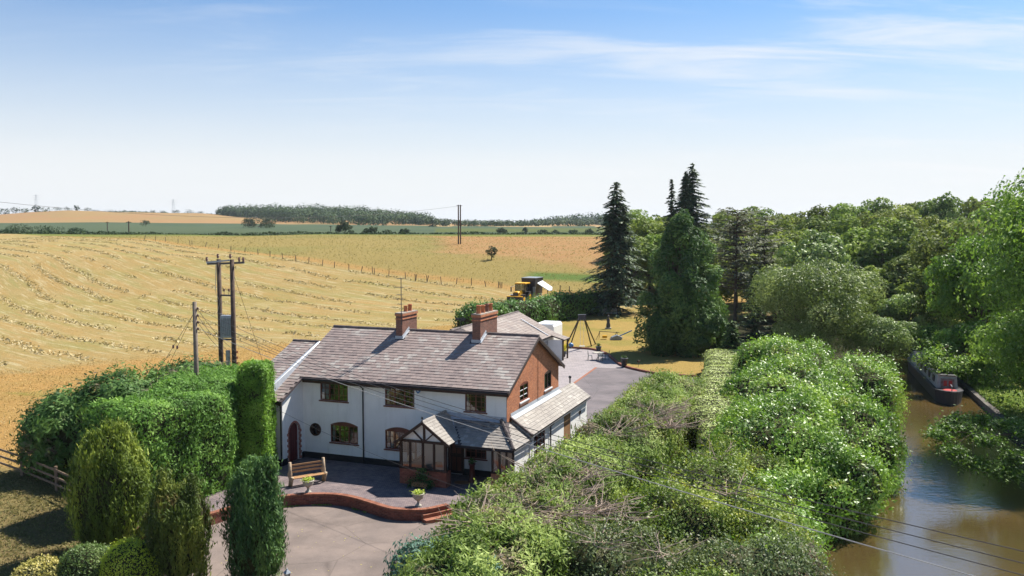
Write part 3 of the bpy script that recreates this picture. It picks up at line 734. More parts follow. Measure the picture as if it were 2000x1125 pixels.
def window(parent, mapf, a0, a1, z0, z1, cols, rows, fmat, label=None, arch=0., sill=True, curtain=None, bars=None, fw=.06, name='window', back=True, sillmat=None, panes=True):
    f = MB(); w, h = a1 - a0, z1 - z0; e = .004
    bx(f, mapf, a0 + e, a0 + fw, z0 + e, z1 - e, -.09, -.02); bx(f, mapf, a1 - fw, a1 - e, z0 + e, z1 - e, -.09, -.02)
    bx(f, mapf, a0 + fw, a1 - fw, z0 + e, z0 + fw, -.088, -.022); bx(f, mapf, a0 + fw, a1 - fw, z1 - fw, z1 - e, -.088, -.022)
    for i in range(1, cols): x = a0 + w * i / cols; bx(f, mapf, x - fw * .6, x + fw * .6, z0 + fw, z1 - fw, -.086, -.024)
    o = f.build('window', fmat, parent); o.name = name
    if label: o['label'] = label
    g = MB()
    if bars:
        for i in range(cols):
            x0, x1 = a0 + w * i / cols + fw * .6, a0 + w * (i + 1) / cols - fw * .6
            for k in range(1, bars[0]): x = x0 + (x1 - x0) * k / bars[0]; bx(g, mapf, x - .012, x + .012, z0 + fw, z1 - fw, -.07, -.035)
            for k in range(1, bars[1]): z = z0 + h * k / bars[1]; bx(g, mapf, x0, x1, z - .012, z + .012, -.072, -.034)
        g.build('glazing_bar', bars[2] if len(bars) > 2 else fmat, o)
    if panes:
        for i in range(cols):
            for k in range(rows):
                p = MB(); x0, x1 = a0 + w * i / cols + .03, a0 + w * (i + 1) / cols - .03; y0, y1 = z0 + h * k / rows + (.03 if k == 0 else 0), z0 + h * (k + 1) / rows - (.03 if k == rows - 1 else 0)
                t = random.uniform(-.006, .006)
                p.quad(mapf(x0, y0, -.055), mapf(x1, y0, -.055 + t), mapf(x1, y1, -.055 + t), mapf(x0, y1, -.055 - t)); p.build('pane', M['glass'], o)
        for k in range(1, rows): bx(g, mapf, a0, a1, 0, 0, 0, 0) if False else None
    if arch:
        a = MB(); n = 12; pts_ = [(a0 + w * i / n, z1 + arch * (1 - (2 * i / n - 1) ** 2)) for i in range(n + 1)]
        for (x, z), (y, q) in zip(pts_[:-1], pts_[1:]): a.quad(mapf(x, z1 - .01, .012), mapf(y, z1 - .01, .012), mapf(y, q, .012), mapf(x, z, .012)); a.quad(mapf(x, z, .012), mapf(y, q, .012), mapf(y, q, -.01), mapf(x, z, -.01))
        a.build('arched_head', fmat, o)
    if sill: s_ = MB(); bx(s_, mapf, a0 - .07, a1 + .07, z0 - .07, z0 - .003, -.10, .06); s_.build('sill', sillmat or fmat, o)
    if curtain:
        for c0, c1 in curtain:
            c = MB(); n = 8
            for i in range(n):
                x0, x1 = a0 + w * (c0 + (c1 - c0) * i / n), a0 + w * (c0 + (c1 - c0) * (i + 1) / n)
                c.quad(mapf(x0, z0 + .03, -.16 - .03 * (i % 2)), mapf(x1, z0 + .03, -.16 - .03 * ((i + 1) % 2)), mapf(x1, z1, -.16 - .03 * ((i + 1) % 2)), mapf(x0, z1, -.16 - .03 * (i % 2)))
            c.build('curtain', M['curtain'], o)
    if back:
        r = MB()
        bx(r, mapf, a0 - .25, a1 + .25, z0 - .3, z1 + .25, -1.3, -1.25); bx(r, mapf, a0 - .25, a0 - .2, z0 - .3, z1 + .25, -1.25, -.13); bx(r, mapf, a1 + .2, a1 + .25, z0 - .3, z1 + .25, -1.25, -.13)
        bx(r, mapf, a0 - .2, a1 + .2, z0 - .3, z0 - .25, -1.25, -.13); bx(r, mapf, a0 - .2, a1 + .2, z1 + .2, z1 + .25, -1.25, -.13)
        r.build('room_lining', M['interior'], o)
    return o

def tile_field(parent, O, U, S, Lu, Ls, tw, thh, mats, keep, name='roof_tile', cap=280, lift=.0, seed=0, thick=.022, near=None):
    """courses of tiles: O eave corner, U along eave, S upslope (unit vectors); each tile tilts over the course below"""
    rnd = random.Random(seed); U, S = Vector(U).normalized(), Vector(S).normalized(); Nn = U.cross(S).normalized(); rows = int(math.ceil(Ls / thh)); cand = []
    for r in range(rows):
        n = int(math.ceil(Lu / tw)) + 1
        for k in range(n):
            u = k * tw + (tw / 2 if r % 2 else 0) - tw / 2; s = r * thh
            u0, u1 = max(u, 0), min(u + tw, Lu); s1 = min(s + thh * 1.12, Ls)
            if u1 - u0 < .03: continue
            if not keep((u0 + u1) / 2, min(s + thh * .5, Ls)): continue
            cand.append((u0, u1, s, s1, r))
    ind = []
    if cap and mats[0]:
        full = [c for c in cand if c[1] - c[0] > tw - 1e-3 and c[3] - c[2] > thh * 1.1]
        if near: full.sort(key=lambda c: near(c))
        ind = full[:cap]
    iset = set(ind); me = None; st_ = MB()
    for c in cand:
        u0, u1, s0, s1, r = c; j = rnd.uniform(-.004, .006); dz = lift + .012 + j; tilt = thick * 1.0
        g_ = .004
        P = [O + U * (u0 + g_) + S * s0 + Nn * (dz + tilt), O + U * (u1 - g_) + S * s0 + Nn * (dz + tilt), O + U * (u1 - g_) + S * s1 + Nn * dz, O + U * (u0 + g_) + S * s1 + Nn * dz]
        if c in iset:
            if me is None:
                b = MB(); w = tw - 2 * g_; l = thh * 1.12
                b.add([(0, 0, tilt), (w, 0, tilt), (w, l, 0), (0, l, 0), (0, 0, tilt - thick), (w, 0, tilt - thick), (w, l, -thick), (0, l, -thick)],
                      [(0, 1, 2, 3), (4, 5, 1, 0), (5, 6, 2, 1), (7, 4, 0, 3), (6, 7, 3, 2)])
                o = b.build(name, mats[0], parent); me = o.data
            else: o = link(name, me, None, parent)
            p = O + U * (u0 + g_) + S * s0 + Nn * dz
            Mx = Matrix((U, S, Nn)).transposed().to_4x4(); Mx.translation = p; o.matrix_local = Mx @ Matrix.Rotation(rnd.uniform(-.012, .012), 4, 'Z')
        else:
            st_.cr = rnd.random(); Q_ = [p - Nn * thick for p in P[:2]]
            st_.add(P + Q_, [(0, 1, 2, 3), (4, 5, 1, 0), (4, 0, 3), (1, 5, 2)])
    if st_.v: tag(st_.build(name + '_courses', mats[1], parent), kind='stuff')

# ================================================================== COTTAGE
HSE = empty('cottage', 'white rendered two storey cottage with purple tiled roof, orange brick gable and timber porch', 'house', (HX, HY, 0), HYAW)
D, E_, ZE, ZR, SLP = 8.94, .431, 4.7, 7.075, .4846
ULW, WV = -12.55, -2.03
zroof = lambda v: (ZE + SLP * (v + E_)) if v < D / 2 else (ZE + SLP * (D + E_ - v))
mF = lambda a, z, d: (a, -d, z)
mF2 = lambda a, z, d: (a, -.05 - d, z)
mWing = lambda a, z, d: (a, WV - d, z)
mSide = lambda a, z, d: (ULW + d, a, z)
mG = lambda a, z, d: (d, a, z)
wins = dict(W1=(-11.4, -9.59, 3.43, 4.46), W2=(-7.23, -5.41, 3.42, 4.53), LW1=(-10.75, -8.97, 1.05, 2.07), LW2=(-7.24, -5.46, .98, 2.03))
W3 = (-2.37, -1.15, 3.47, 4.55); PW = (-2.38, -1.14, .95, 1.98); DR = (-3.32, -2.55, .02, 2.0)
T = lambda a: ZE + .16
mb = MB(); wall_panel(mb, mF, ULW, -3.21, 0, T, list(wins.values()) ); wall_panel(mb, mF2, -3.21, 0, 0, T, [W3, PW])
mb.quad((-3.21, 0, 0), (-3.21, -.05, 0), (-3.21, -.05, T(0)), (-3.21, 0, T(0)))
mb.build('front_wall', M['render'], HSE)
mb = MB(); wall_panel(mb, mWing, -15.0, ULW, 0, lambda a: zroof(WV) - .06, []); mb.build('wing_wall', M['render'], HSE)
mb = MB(); wall_panel(mb, mSide, WV, 0, 0, lambda a: zroof(a) - .06, [(-1.43, -.43, 0, 2.2)], .16)
# spandrels round the arched head of the door
n = 10; da, db, zc_, rr = -1.43, -.43, 1.70, .5
for i in range(n):
    t0, t1 = math.pi * i / n, math.pi * (i + 1) / n; x0, x1 = -.93 - rr * math.cos(t0), -.93 - rr * math.cos(t1)
    mb.quad(mSide(x0, zc_ + rr * math.sin(t0), 0), mSide(x1, zc_ + rr * math.sin(t1), 0), mSide(x1, 2.2, 0), mSide(x0, 2.2, 0))
mb.build('wing_side_wall', M['render'], HSE)
GB1 = (1.99, 3.36, 3.70, 4.62); GB2 = (6.20, 7.52, 3.63, 4.58)
mb = MB(); wall_panel(mb, mG, 0, D, 0, lambda a: zroof(a) - .05, [GB1, GB2], .1, brk=[D / 2]); mb.build('gable_wall', M['brick'], HSE)
mb = MB(); mb.quad((-15, D, 0), (0, D, 0), (0, D, 4.8), (-15, D, 4.8)); mb.quad((-15, WV, 0), (-15, 8.2, 0), (-15, 8.2, 4.1), (-15, 2.88, 6.2), (-15, WV, 4.2)); mb.quad((-13.1, D, 0), (-13.1, 0, 0), (-13.1, 0, 4.8), (-13.1, D / 2, 6.95), (-13.1, D, 4.8)); mb.build('rear_wall', M['render'], HSE)
mb = MB()
mb.box((ULW + .03, -.035, -.02), (-4.9, .0, .36)); mb.box((-15, WV - .035, -.02), (ULW + .035, WV, .36)); mb.box((ULW, WV, -.02), (ULW + .035, -1.62, .36)); mb.box((ULW, -.24, -.02), (ULW + .035, -.035, .36)); mb.box((-2.5, -.09, -.02), (0, -.05, .34))
mb.build('plinth', M['plinth'], HSE)
# ---- windows
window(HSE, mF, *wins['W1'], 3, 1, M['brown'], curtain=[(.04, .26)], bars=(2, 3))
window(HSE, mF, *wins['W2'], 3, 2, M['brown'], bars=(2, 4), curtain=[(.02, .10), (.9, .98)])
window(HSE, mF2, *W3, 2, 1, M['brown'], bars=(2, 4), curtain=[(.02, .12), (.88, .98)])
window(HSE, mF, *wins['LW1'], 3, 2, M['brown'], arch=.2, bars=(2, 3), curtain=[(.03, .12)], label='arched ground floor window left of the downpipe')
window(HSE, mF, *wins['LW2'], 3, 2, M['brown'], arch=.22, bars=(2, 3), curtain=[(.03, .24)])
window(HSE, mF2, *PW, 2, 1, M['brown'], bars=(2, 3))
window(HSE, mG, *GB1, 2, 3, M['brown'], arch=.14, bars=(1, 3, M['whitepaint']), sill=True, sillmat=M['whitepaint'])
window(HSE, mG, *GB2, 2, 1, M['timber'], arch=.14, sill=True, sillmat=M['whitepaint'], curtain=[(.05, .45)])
for G_ in (GB1, GB2):
    s_ = MB(); bx(s_, mG, G_[0] - .09, G_[1] + .09, G_[2] - .19, G_[2] - .075, 0, .05); s_.build('brick_sill', M['brick_dark'], HSE)
# round window
o = MB(); n = 24; cx, czz = -11.74, 1.69
rw_ = empty('round_window', None, None); rw_.parent = HSE
for nm, r0, r1, d, m in (('frame', .27, .37, .05, 'timber'),):
    b = MB()
    for i in range(n):
        t0, t1 = 2 * math.pi * i / n, 2 * math.pi * (i + 1) / n
        p = [(cx + r * math.cos(t), -dd_, czz + r * math.sin(t)) for (r, t, dd_) in ((r0, t0, d), (r1, t0, d), (r1, t1, d), (r0, t1, d), (r0, t0, .0), (r1, t0, .0), (r1, t1, .0), (r0, t1, .0))]
        b.add(p, [(0, 1, 2, 3), (1, 5, 6, 2), (4, 0, 3, 7)])
    b.build(nm, M[m], rw_)
b = MB(); b.add([(cx + .275 * math.cos(2 * math.pi * i / n), -.012, czz + .275 * math.sin(2 * math.pi * i / n)) for i in range(n)], [tuple(range(n))]); b.build('dark_backing', M['black'], rw_)
b = MB(); b.add([(cx + .27 * math.cos(2 * math.pi * i / n), -.02, czz + .27 * math.sin(2 * math.pi * i / n)) for i in range(n)], [tuple(range(n))]); b.build('pane', M['glass'], rw_)
# arched door with brick surround
dr = MB(); pts_ = [mSide(-1.43, .02, -.14)] + [mSide(-.93 - rr * math.cos(math.pi * i / n), zc_ + rr * math.sin(math.pi * i / n), -.14) for i in range(n + 1)] + [mSide(-.43, .02, -.14)]
dr.add(pts_, [tuple(range(len(pts_)))]); do = dr.build('arched_door', M['door'], HSE)
for k in range(1, 5): b = MB(); bx(b, mSide, -1.43 + .2 * k - .006, -1.43 + .2 * k + .006, .04, 2.1, -.14, -.132); b.build('plank_joint', M['timber'], do)
b = MB(); b.lathe([(0, 0), (.03, 0), (.035, .03), (0, .05)], (ULW - .1, -.55, 1.05), 8); b.build('knob', M['steel'], do)
sur = MB(); surm = None; surr = empty('brick_surround', None, None); surr.parent = HSE
def unitbrick(par, c, sx_, sy_, sz_, rot=0., mat='brick_unit', nm='brick'):
    o = MB().box((-sx_ / 2, -sy_ / 2, -sz_ / 2), (sx_ / 2, sy_ / 2, sz_ / 2)).build(nm, M[mat], par); o.location = c; o.rotation_euler = (rot, 0, 0); return o
for side in (-1, 1):
    for k in range(22):
        z = .06 + k * .077; w = .20 if (k // 2) % 2 == 0 else .11; a = (-.43 + w / 2) if side > 0 else (-1.43 - w / 2)
        unitbrick(surr, mSide(a, z, -.03), .08, w, .066)
for k in range(19):
    t = math.pi * (k + .5) / 19; unitbrick(surr, mSide(-.93 - (rr + .055) * math.cos(t), zc_ + (rr + .055) * math.sin(t), -.03), .08, .07, .12, t - math.pi / 2 if True else 0)
# ---- roofs
rf = MB(); th0 = .10
RU = .271
def slab(mb, P, t=.1):
    P = [Vector(p) for p in P]; n_ = (P[1] - P[0]).cross(P[2] - P[0]).normalized()
    if n_.z < 0: n_ = -n_
    mb.prism([p - n_ * t for p in P], (0, 0, 0), n_ * t)
UL = -13.227
slab(rf, [(UL, -E_, zroof(-E_)), (RU, -E_, zroof(-E_)), (RU, D / 2, ZR), (UL, D / 2, ZR)])
ro = rf.build('roof', M['deck'], HSE)
rb_ = MB(); slab(rb_, [(UL, D / 2, ZR), (RU, D / 2, ZR), (RU, D + E_, ZE), (UL, D + E_, ZE)]); rb_.build('rear_roof', M['deck'], HSE)
rc_ = MB(); v2 = WV - E_; slab(rc_, [(UL, v2, zroof(v2)), (-12.302, v2, zroof(v2)), (-12.302, -E_, ZE), (UL, -E_, ZE)]); rc_.build('wing_roof', M['deck'], HSE)
S_ = Vector((0, 1, SLP)).normalized(); Lsl = math.hypot(D / 2 - v2, (D / 2 - v2) * SLP); s_e = (-E_ - v2) / (D / 2 - v2) * Lsl
chims = [(-8.43, -8.0, 3.6, 5.5), (-3.5, -3.0, 3.6, 6.2)]
def vs(s): return v2 + s / Lsl * (D / 2 - v2)
def keep_main(u, s):
    if s < s_e - .02 and u + UL > -12.33: return False
    for a, b, c, d in chims:
        if a - .12 < u + UL < b + .12 and vs(s) > c - .1: return False
    return True
tile_field(ro, Vector((UL, v2, zroof(v2))), (1, 0, 0), S_, RU - UL, Lsl, .30, .262, (M['tile_o'], M['tile_s']), keep_main, cap=295, seed=3,
           near=lambda c: (c[2] < s_e, -(c[0] + UL) * .9 + abs(c[2] - 2) * .6))
# annex roof, a little shallower, with lead upstand between
ANL = -15.12
an0, an1 = Vector((ANL, 2.88, 6.3)), Vector((UL - .02, 2.88, 6.3)); av = -2.46; az = 6.3 - .406 * (2.88 - av)
ar = MB(); slab(ar, [(ANL, av, az), (UL - .02, av, az), an1, an0]); slab(ar, [an0, an1, (UL - .02, 8.2, 4.15), (ANL, 8.2, 4.15)]); aro = ar.build('annex_roof', M['deck'], HSE)
SA = Vector((0, 1, .406)).normalized(); LA = math.hypot(2.88 - av, (2.88 - av) * .406)
def keepA(u, s): # hip-like left verge drawn in towards the ridge
    return True
tile_field(aro, Vector((ANL, av, az)), (1, 0, 0), SA, -ANL + UL - .22, LA, .30, .262, (None, M['tile_s']), keepA, cap=0, seed=5)
fl = MB(); fl.quad((UL - .24, av - .1, az + .04), (UL - .02, av - .1, az + .07), (UL - .02, 2.88, 6.37), (UL - .12, 2.88, 6.36)); fl.quad((UL - .02, av - .1, az + .07), (UL + .03, av - .1, zroof(av - .1) + .03), (UL + .03, 2.88, 6.32), (UL - .02, 2.88, 6.37)); fl.build('lead_valley', M['lead'], HSE)
# ridge tiles
def ridge(parent, a, b, step=.45, w=.13, name='ridge_tile', mat='ridge', h=.075):
    a, b = Vector(a), Vector(b); L = (b - a).length; n = max(1, round(L / step)); d = (b - a).normalized(); me = None
    sd_ = d.cross(Vector((0, 0, 1))).normalized(); up = sd_.cross(d).normalized()
    for i in range(n):
        m_ = MB(); l = L / n * .98
        if me is None:
            prof = [(-w, -h * .6), (-w * .55, h * .55), (0, h), (w * .55, h * .55), (w, -h * .6)]
            V = [(0, x, z) for x, z in prof] + [(l, x, z * .94) for x, z in prof]
            m_.add(V, [(k, k + 1, k + 6, k + 5) for k in range(4)] + [(4, 3, 2, 1, 0), (5, 6, 7, 8, 9)]); o = m_.build(name, M[mat], parent); me = o.data
        else: o = link(name, me, None, parent)
        Mx = Matrix((d, -sd_, up)).transposed().to_4x4(); Mx.translation = a + d * (L * i / n) + up * (.03 + random.uniform(-.006, .008)); o.matrix_local = Mx
ridge(ro, (UL, D / 2, ZR), (-8.46, D / 2, ZR)); ridge(ro, (-7.98, D / 2, ZR), (-3.53, D / 2, ZR)); ridge(ro, (-2.97, D / 2, ZR), (RU, D / 2, ZR))
ridge(aro, (ANL, 2.88, 6.3), (UL - .02, 2.88, 6.3))
# barge boards, soffit and gutters
bb = MB()
for P in (((RU - .03, -E_ - .02, ZE - .13), (RU - .03, D / 2, ZR - .13)), ((RU - .03, D + E_ + .05, ZE - .15), (RU - .03, D / 2, ZR - .13))): bb.bar(P[0], P[1], .05, .2, (0, 0, 1))
bb.build('barge_board', M['timber'], HSE)
so_ = MB(); so_.quad((0, -E_, ZE - .12), (RU - .05, -E_, ZE - .12), (RU - .05, D / 2, ZR - .12), (0, D / 2, ZR - .12)); so_.quad((0, D + E_, ZE - .12), (RU - .05, D + E_, ZE - .12), (RU - .05, D / 2, ZR - .12), (0, D / 2, ZR - .12)); so_.build('verge_soffit', M['timber'], HSE)
fb = MB(); fb.box((-12.30, -E_ + .0, ZE - .24), (RU - .06, -E_ + .03, ZE - .06)); fb.box((-12.3, -E_ + .03, ZE - .13), (RU - .06, 0, ZE - .10)); fb.box((UL, v2, zroof(v2) - .22), (-12.32, v2 + .03, zroof(v2) - .08)); fb.build('fascia', M['timber'], HSE)
def gutter(parent, a, b, r=.06):
    a, b = Vector(a), Vector(b); d = (b - a).normalized(); sd_ = d.cross(Vector((0, 0, 1))).normalized(); m_ = MB(); prof = [(-r, 0), (-r * .8, -r * .6), (0, -r), (r * .8, -r * .6), (r, 0)]
    V = [p + sd_ * x + Vector((0, 0, z)) for p in (a, b) for x, z in prof]; m_.add(V, [(k, k + 1, k + 6, k + 5) for k in range(4)]); m_.build('gutter', M['black'], parent)
gutter(HSE, (-12.28, -E_ - .07, ZE - .03), (RU, -E_ - .07, ZE - .05)); gutter(HSE, (UL - 1.8, v2 - .07, zroof(v2) - .04), (-12.3, v2 - .07, zroof(v2) - .05)); gutter(HSE, (RU, D + E_ + .06, ZE - .05), (-12, D + E_ + .06, ZE - .05))
MB().tube([(-8.589, -E_ - .07, ZE - .1), (-8.589, -.40, ZE - .22), (-8.589, -.07, ZE - .42), (-8.589, -.07, .1)], .04, 8).build('downpipe', M['black'], HSE)
MB().tube([(-12.6, v2 - .07, zroof(v2) - .1), (-12.6, WV - .08, zroof(v2) - .35), (-12.6, WV - .08, .1)], .04, 8).build('downpipe', M['black'], HSE)
MB().tube([(.03, 4.95, 5.95), (.03, 4.95, 3.2)], .012, 5).build('gable_cable', M['black'], HSE)
# bell alarm box
al = MB().prism([(-5.24, -.02, 4.46), (-5.04, -.02, 4.46), (-5.02, -.02, 4.34), (-5.14, -.02, 4.22), (-5.26, -.02, 4.34)], (0, 0, 0), (0, -.09, 0)).build('alarm_box', M['blue'], HSE)
MB().prism([(-5.19, -.112, 4.42), (-5.09, -.112, 4.42), (-5.09, -.112, 4.36), (-5.19, -.112, 4.36)], (0, 0, 0), (0, -.006, 0)).build('badge', M['whitepaint'], al)
# ---- chimneys
def chimney(c, ztop, pots, label):
    u0, u1, v0, v1 = c; b = MB().box((u0, v0, 6.2), (u1, v1, ztop)); o = b.build('chimney', M['brick_dark'], HSE); o['label'] = label
    k = MB(); k.box((u0 - .04, v0 - .04, ztop - .36), (u1 + .04, v1 + .04, ztop - .30)); k.box((u0 - .05, v0 - .05, ztop - .15), (u1 + .05, v1 + .05, ztop - .02)); k.build('oversailing_course', M['brick'], o)
    MB().box((u0 - .04, v0 - .04, ztop - .02), (u1 + .04, v1 + .04, ztop + .04)).build('flaunching', M['mortar'], o)
    for v, h, r, m in pots:
        MB().lathe([(r * 1.1, 0), (r, .05), (r * .86, h * .8), (r * 1.05, h * .84), (r * 1.05, h), (r * .8, h), (r * .7, h - .1), (0, h - .1)], ((u0 + u1) / 2, v, ztop + .04), 14).build('chimney_pot', M[m], o, True)
    f = MB(); zf = zroof(v0) + .05; f.box((u0 - .05, v0 - .035, zroof(v0) - .05), (u1 + .05, v0 - .003, zroof(v0) + .16)); f.bar((u1 + .05, v0 - .1, zroof(v0 - .1) + .06), (u1 + .05, D / 2, ZR + .06), .12, .03); f.bar((u1 + .012, v0, zroof(v0) + .1), (u1 + .012, D / 2, ZR + .14), .02, .18); f.build('lead_flashing', M['lead'], o)
    return o
ch1 = chimney(chims[0], 8.15, [(4.45, .36, .12, 'terracotta'), (5.0, .40, .13, 'terracotta')], 'left chimney with two pots and the aerial')
ch2 = chimney(chims[1], 8.25, [(3.95, .48, .14, 'terracotta'), (4.6, .44, .13, 'terracotta'), (5.2, .46, .13, 'brick_dark'), (5.75, .44, .14, 'terracotta')], 'right chimney with four pots in a row')
ae = MB().tube([(-8.03, 3.54, 7.5), (-8.03, 3.54, 10.26)], .022, 6).build('tv_aerial', M['darkmetal'], HSE)
for z, L, k in ((10.22, .28, 5), (9.72, .5, 6), (9.27, .35, 5), (9.02, .55, 6), (8.72, .3, 4)):
    MB().bar((-8.03 - L * .7, 3.5, z), (-8.03 + L * .3, 3.5, z), .025, .025).build('boom', M['darkmetal'], ae)
    e = MB()
    for i in range(k): x = -8.03 - L * .7 + L * i / (k - 1); e.bar((x, 3.5 - .22, z), (x, 3.5 + .22, z), .012, .012)
    e.build('elements', M['darkmetal'], ae)
# ---- lean-to on the right
LT0, LT1, LZ0, LZ1, LW = .55, 11.84, 3.175, 2.328, 1.26
lt = MB(); slab(lt, [(LW, LT0, LZ1), (LW, LT1, LZ1), (0, LT1, LZ0), (0, LT0, LZ0)], .09); slab(lt, [(0, D + .1, LZ0), (0, LT1, LZ0), (-1.6, LT1, 2.1), (-1.6, D + .1, 2.1)], .09)
lto = lt.build('lean_to_roof', M['deck'], HSE)
SL_ = Vector((-1, 0, (LZ0 - LZ1) / LW)).normalized(); LLs = math.hypot(LW, LZ0 - LZ1)
tile_field(lto, Vector((LW, LT0, LZ1)), (0, 1, 0), SL_, LT1 - LT0, LLs, .30, .21, (None, M['slate_s']), lambda u, s: True, cap=0, seed=8)
fl = MB(); fl.quad((0.012, LT0, LZ0 + .22), (.012, D, LZ0 + .22), (.03, D, LZ0 + .03), (.03, LT0, LZ0 + .03)); fl.quad((.03, LT0, LZ0 + .035), (.03, D, LZ0 + .035), (.22, D, LZ0 - .09), (.22, LT0, LZ0 - .09)); fl.build('lead_flashing', M['lead'], HSE)
mLT = lambda a, z, d: (1.05 + d, a, z)
LWn = (1.3, 3.2, .85, 2.1); LD = (6.7, 8.1, .02, 2.05)
mb = MB(); wall_panel(mb, mLT, .7, 11.68, 0, lambda a: 2.40, [LWn, LD]); mb.quad((0, .7, 0), (1.05, .7, 0), (1.05, .7, 2.4), (0, .7, 3.1)); mb.quad((-1.5, 11.68, 0), (1.05, 11.68, 0), (1.05, 11.68, 2.4), (0, 11.68, 3.1), (-1.5, 11.68, 2.1)); mb.build('lean_to_wall', M['render'], HSE)
window(HSE, mLT, *LWn, 3, 2, M['brown'], bars=(1, 3, M['whitepaint']), sill=True)
b = MB(); bx(b, mLT, 6.7, 8.1, .02, 2.05, -.08, -.03); d2 = b.build('plank_door', M['plank'], HSE)
for k in range(1, 7): b = MB(); bx(b, mLT, 6.7 + .2 * k - .008, 6.7 + .2 * k + .008, .03, 2.04, -.03, -.022); b.build('plank_joint', M['timber'], d2)
gutter(HSE, (LW + .05, LT0, LZ1 - .04), (LW + .05, LT1, LZ1 - .06), .05)
MB().tube([(LW + .05, 4.0, LZ1 - .08), (1.12, 4.0, LZ1 - .3), (1.12, 4.0, .05)], .04, 8).build('downpipe', M['black'], HSE)
orn = MB()
for s_ in (-1, 1): orn.prism([(1.07, 10.05 + s_ * .02, 1.55), (1.07, 10.05 + s_ * .20, 1.78), (1.07, 10.05 + s_ * .26, 1.70), (1.07, 10.05 + s_ * .12, 1.50)], (0, 0, 0), (.02, 0, 0))
orn.bar((1.08, 10.05, 1.2), (1.08, 10.05, 1.75), .03, .02); orn.build('wall_ornament', M['black'], HSE)
vt = MB(); vt.tube([(0, LT1 - .45, LZ0 - .02), (0, LT1 - .45, LZ0 + .32)], .045, 8); vt.lathe([(0, .5), (.09, .47), (.10, .36), (.05, .33), (.05, .30)], (0, LT1 - .45, LZ0), 10); vt.build('flue', M['black'], HSE)
hd = MB(); hd.bar((LW, LT0 - .03, LZ1 + .02), (0, LT0 - .03, LZ0 + .04), .14, .07); hd.build('verge_capping', M['ridge'], HSE)
# ---- porch
PO = empty('porch', None, None); PO.parent = HSE
pu0, pu1, pv = -4.95, -2.3, -2.63
core_ = MB().box((pu0 + .05, pv + .05, 0), (pu1 - .05, pv + .16, .78)).box((pu1 - .16, pv + .16, 0), (pu1 - .05, -2.1, .78)).box((pu0 + .05, pv + .16, 0), (pu0 + .16, 0, .78)).build('brick_base', M['mortar'], PO)
bm = {}
def pb(L, along_u, c):
    key = (round(L, 3), along_u)
    if key not in bm:
        o = MB().box((-L / 2 if along_u else -.05, -.05 if along_u else -L / 2, -.033), (L / 2 if along_u else .05, .05 if along_u else L / 2, .033)).build('brick', M['brick_unit'], PO); bm[key] = o.data
    else: o = link('brick', bm[key], None, PO)
    o.location = Vector(c) + Vector((random.uniform(-.004, .004), random.uniform(-.004, .004), 0))
for k in range(11):
    z = .04 + k * .0735; L = pu1 - pu0; off = 0 if k % 2 else .11; x = pu0 - off
    while x < pu1 - .02:
        a, b_ = max(x, pu0), min(x + .213, pu1)
        if b_ - a > .04: pb(b_ - a, True, ((a + b_) / 2, pv + .05, z))
        x += .225
    y = pv + .11 - off
    while y < -2.08:
        a, b_ = max(y, pv + .112), min(y + .213, -2.07)
        if b_ - a > .04: pb(b_ - a, False, (pu1 - .05, (a + b_) / 2, z))
        y += .225
fr = MB(); zb, zt = .80, 2.22
for u in (pu0 + .06, -4.36, -3.63, -3.0, pu1 - .06): MB().box((u - (.07 if u in (pu0 + .06, pu1 - .06) else .05), pv + .0, zb + .09), (u + (.07 if u in (pu0 + .06, pu1 - .06) else .05), pv + .11, zt)).build('post', M['timber'], PO)
MB().box((pu0 - .03, pv - .03, zb), (pu1 + .03, pv + .14, zb + .09)).build('sill', M['timber'], PO)
MB().box((pu0 - .02, pv - .012, zt), (pu1 + .02, pv + .115, zt + .13)).build('tie_beam', M['timber'], PO)
MB().box((pu1 - .13, -2.13, 0.82), (pu1, -2.02, 2.3)).build('post', M['timber'], PO)
MB().box((pu0, pv + .11, zt + .01), (pu0 + .11, 0, zt + .12)).box((pu1 - .11, pv + .11, zt + .01), (pu1, 0, zt + .12)).build('wall_plate', M['timber'], PO)
MB().box((pu0 + .01, pv + .15, .80), (pu0 + .10, 0, .87)).build('sill', M['timber'], PO)
for v in (-1.75, -.9, -.06): MB().box((pu0 + .01, v - .05, .87), (pu0 + .10, v + .05, zt)).build('post', M['timber'], PO)
for a, b_ in ((-4.82, -4.41), (-4.31, -3.68), (-3.58, -3.05), (-2.95, -2.43)): MB().quad((a, pv + .05, zb + .09), (b_, pv + .05, zb + .09), (b_, pv + .052, zt), (a, pv + .052, zt)).build('pane', M['glass'], PO)
for a, b_ in ((-2.5, -1.8), (-1.7, -.95), (-.85, -.11)): MB().quad((pu0 + .055, a, .87), (pu0 + .055, b_, .87), (pu0 + .057, b_, zt), (pu0 + .057, a, zt)).build('pane', M['glass'], PO)
MB().quad((pu1 - .06, pv + .12, zb), (pu1 - .06, -2.13, zb), (pu1 - .062, -2.13, zt), (pu1 - .062, pv + .12, zt)).build('pane', M['glass'], PO)
PA = (-3.54, 3.36); GS = (PA[1] - 2.30) / (PA[0] + 5.02)
mb = MB(); mb.quad((pu0, pv + .06, zt + .13), (pu1, pv + .06, zt + .13), (PA[0], pv + .06, PA[1] - .12)); mb.build('gable_panel', M['render'], PO)
MB().box((PA[0] - .06, pv - .0, zt + .13), (PA[0] + .06, pv + .055, PA[1] - .16)).build('king_post', M['timber'], PO)
for s_ in (-1, 1): MB().bar((PA[0] + s_ * .10, pv + .02, zt + .15), (PA[0] + s_ * .62, pv + .02, 2.83), .055, .11, (0, 1, 0)).build('brace', M['timber'], PO)
pr_ = MB(); gv = pv - .22; eR = 2.25
zg = lambda u: PA[1] - GS * abs(u - PA[0])
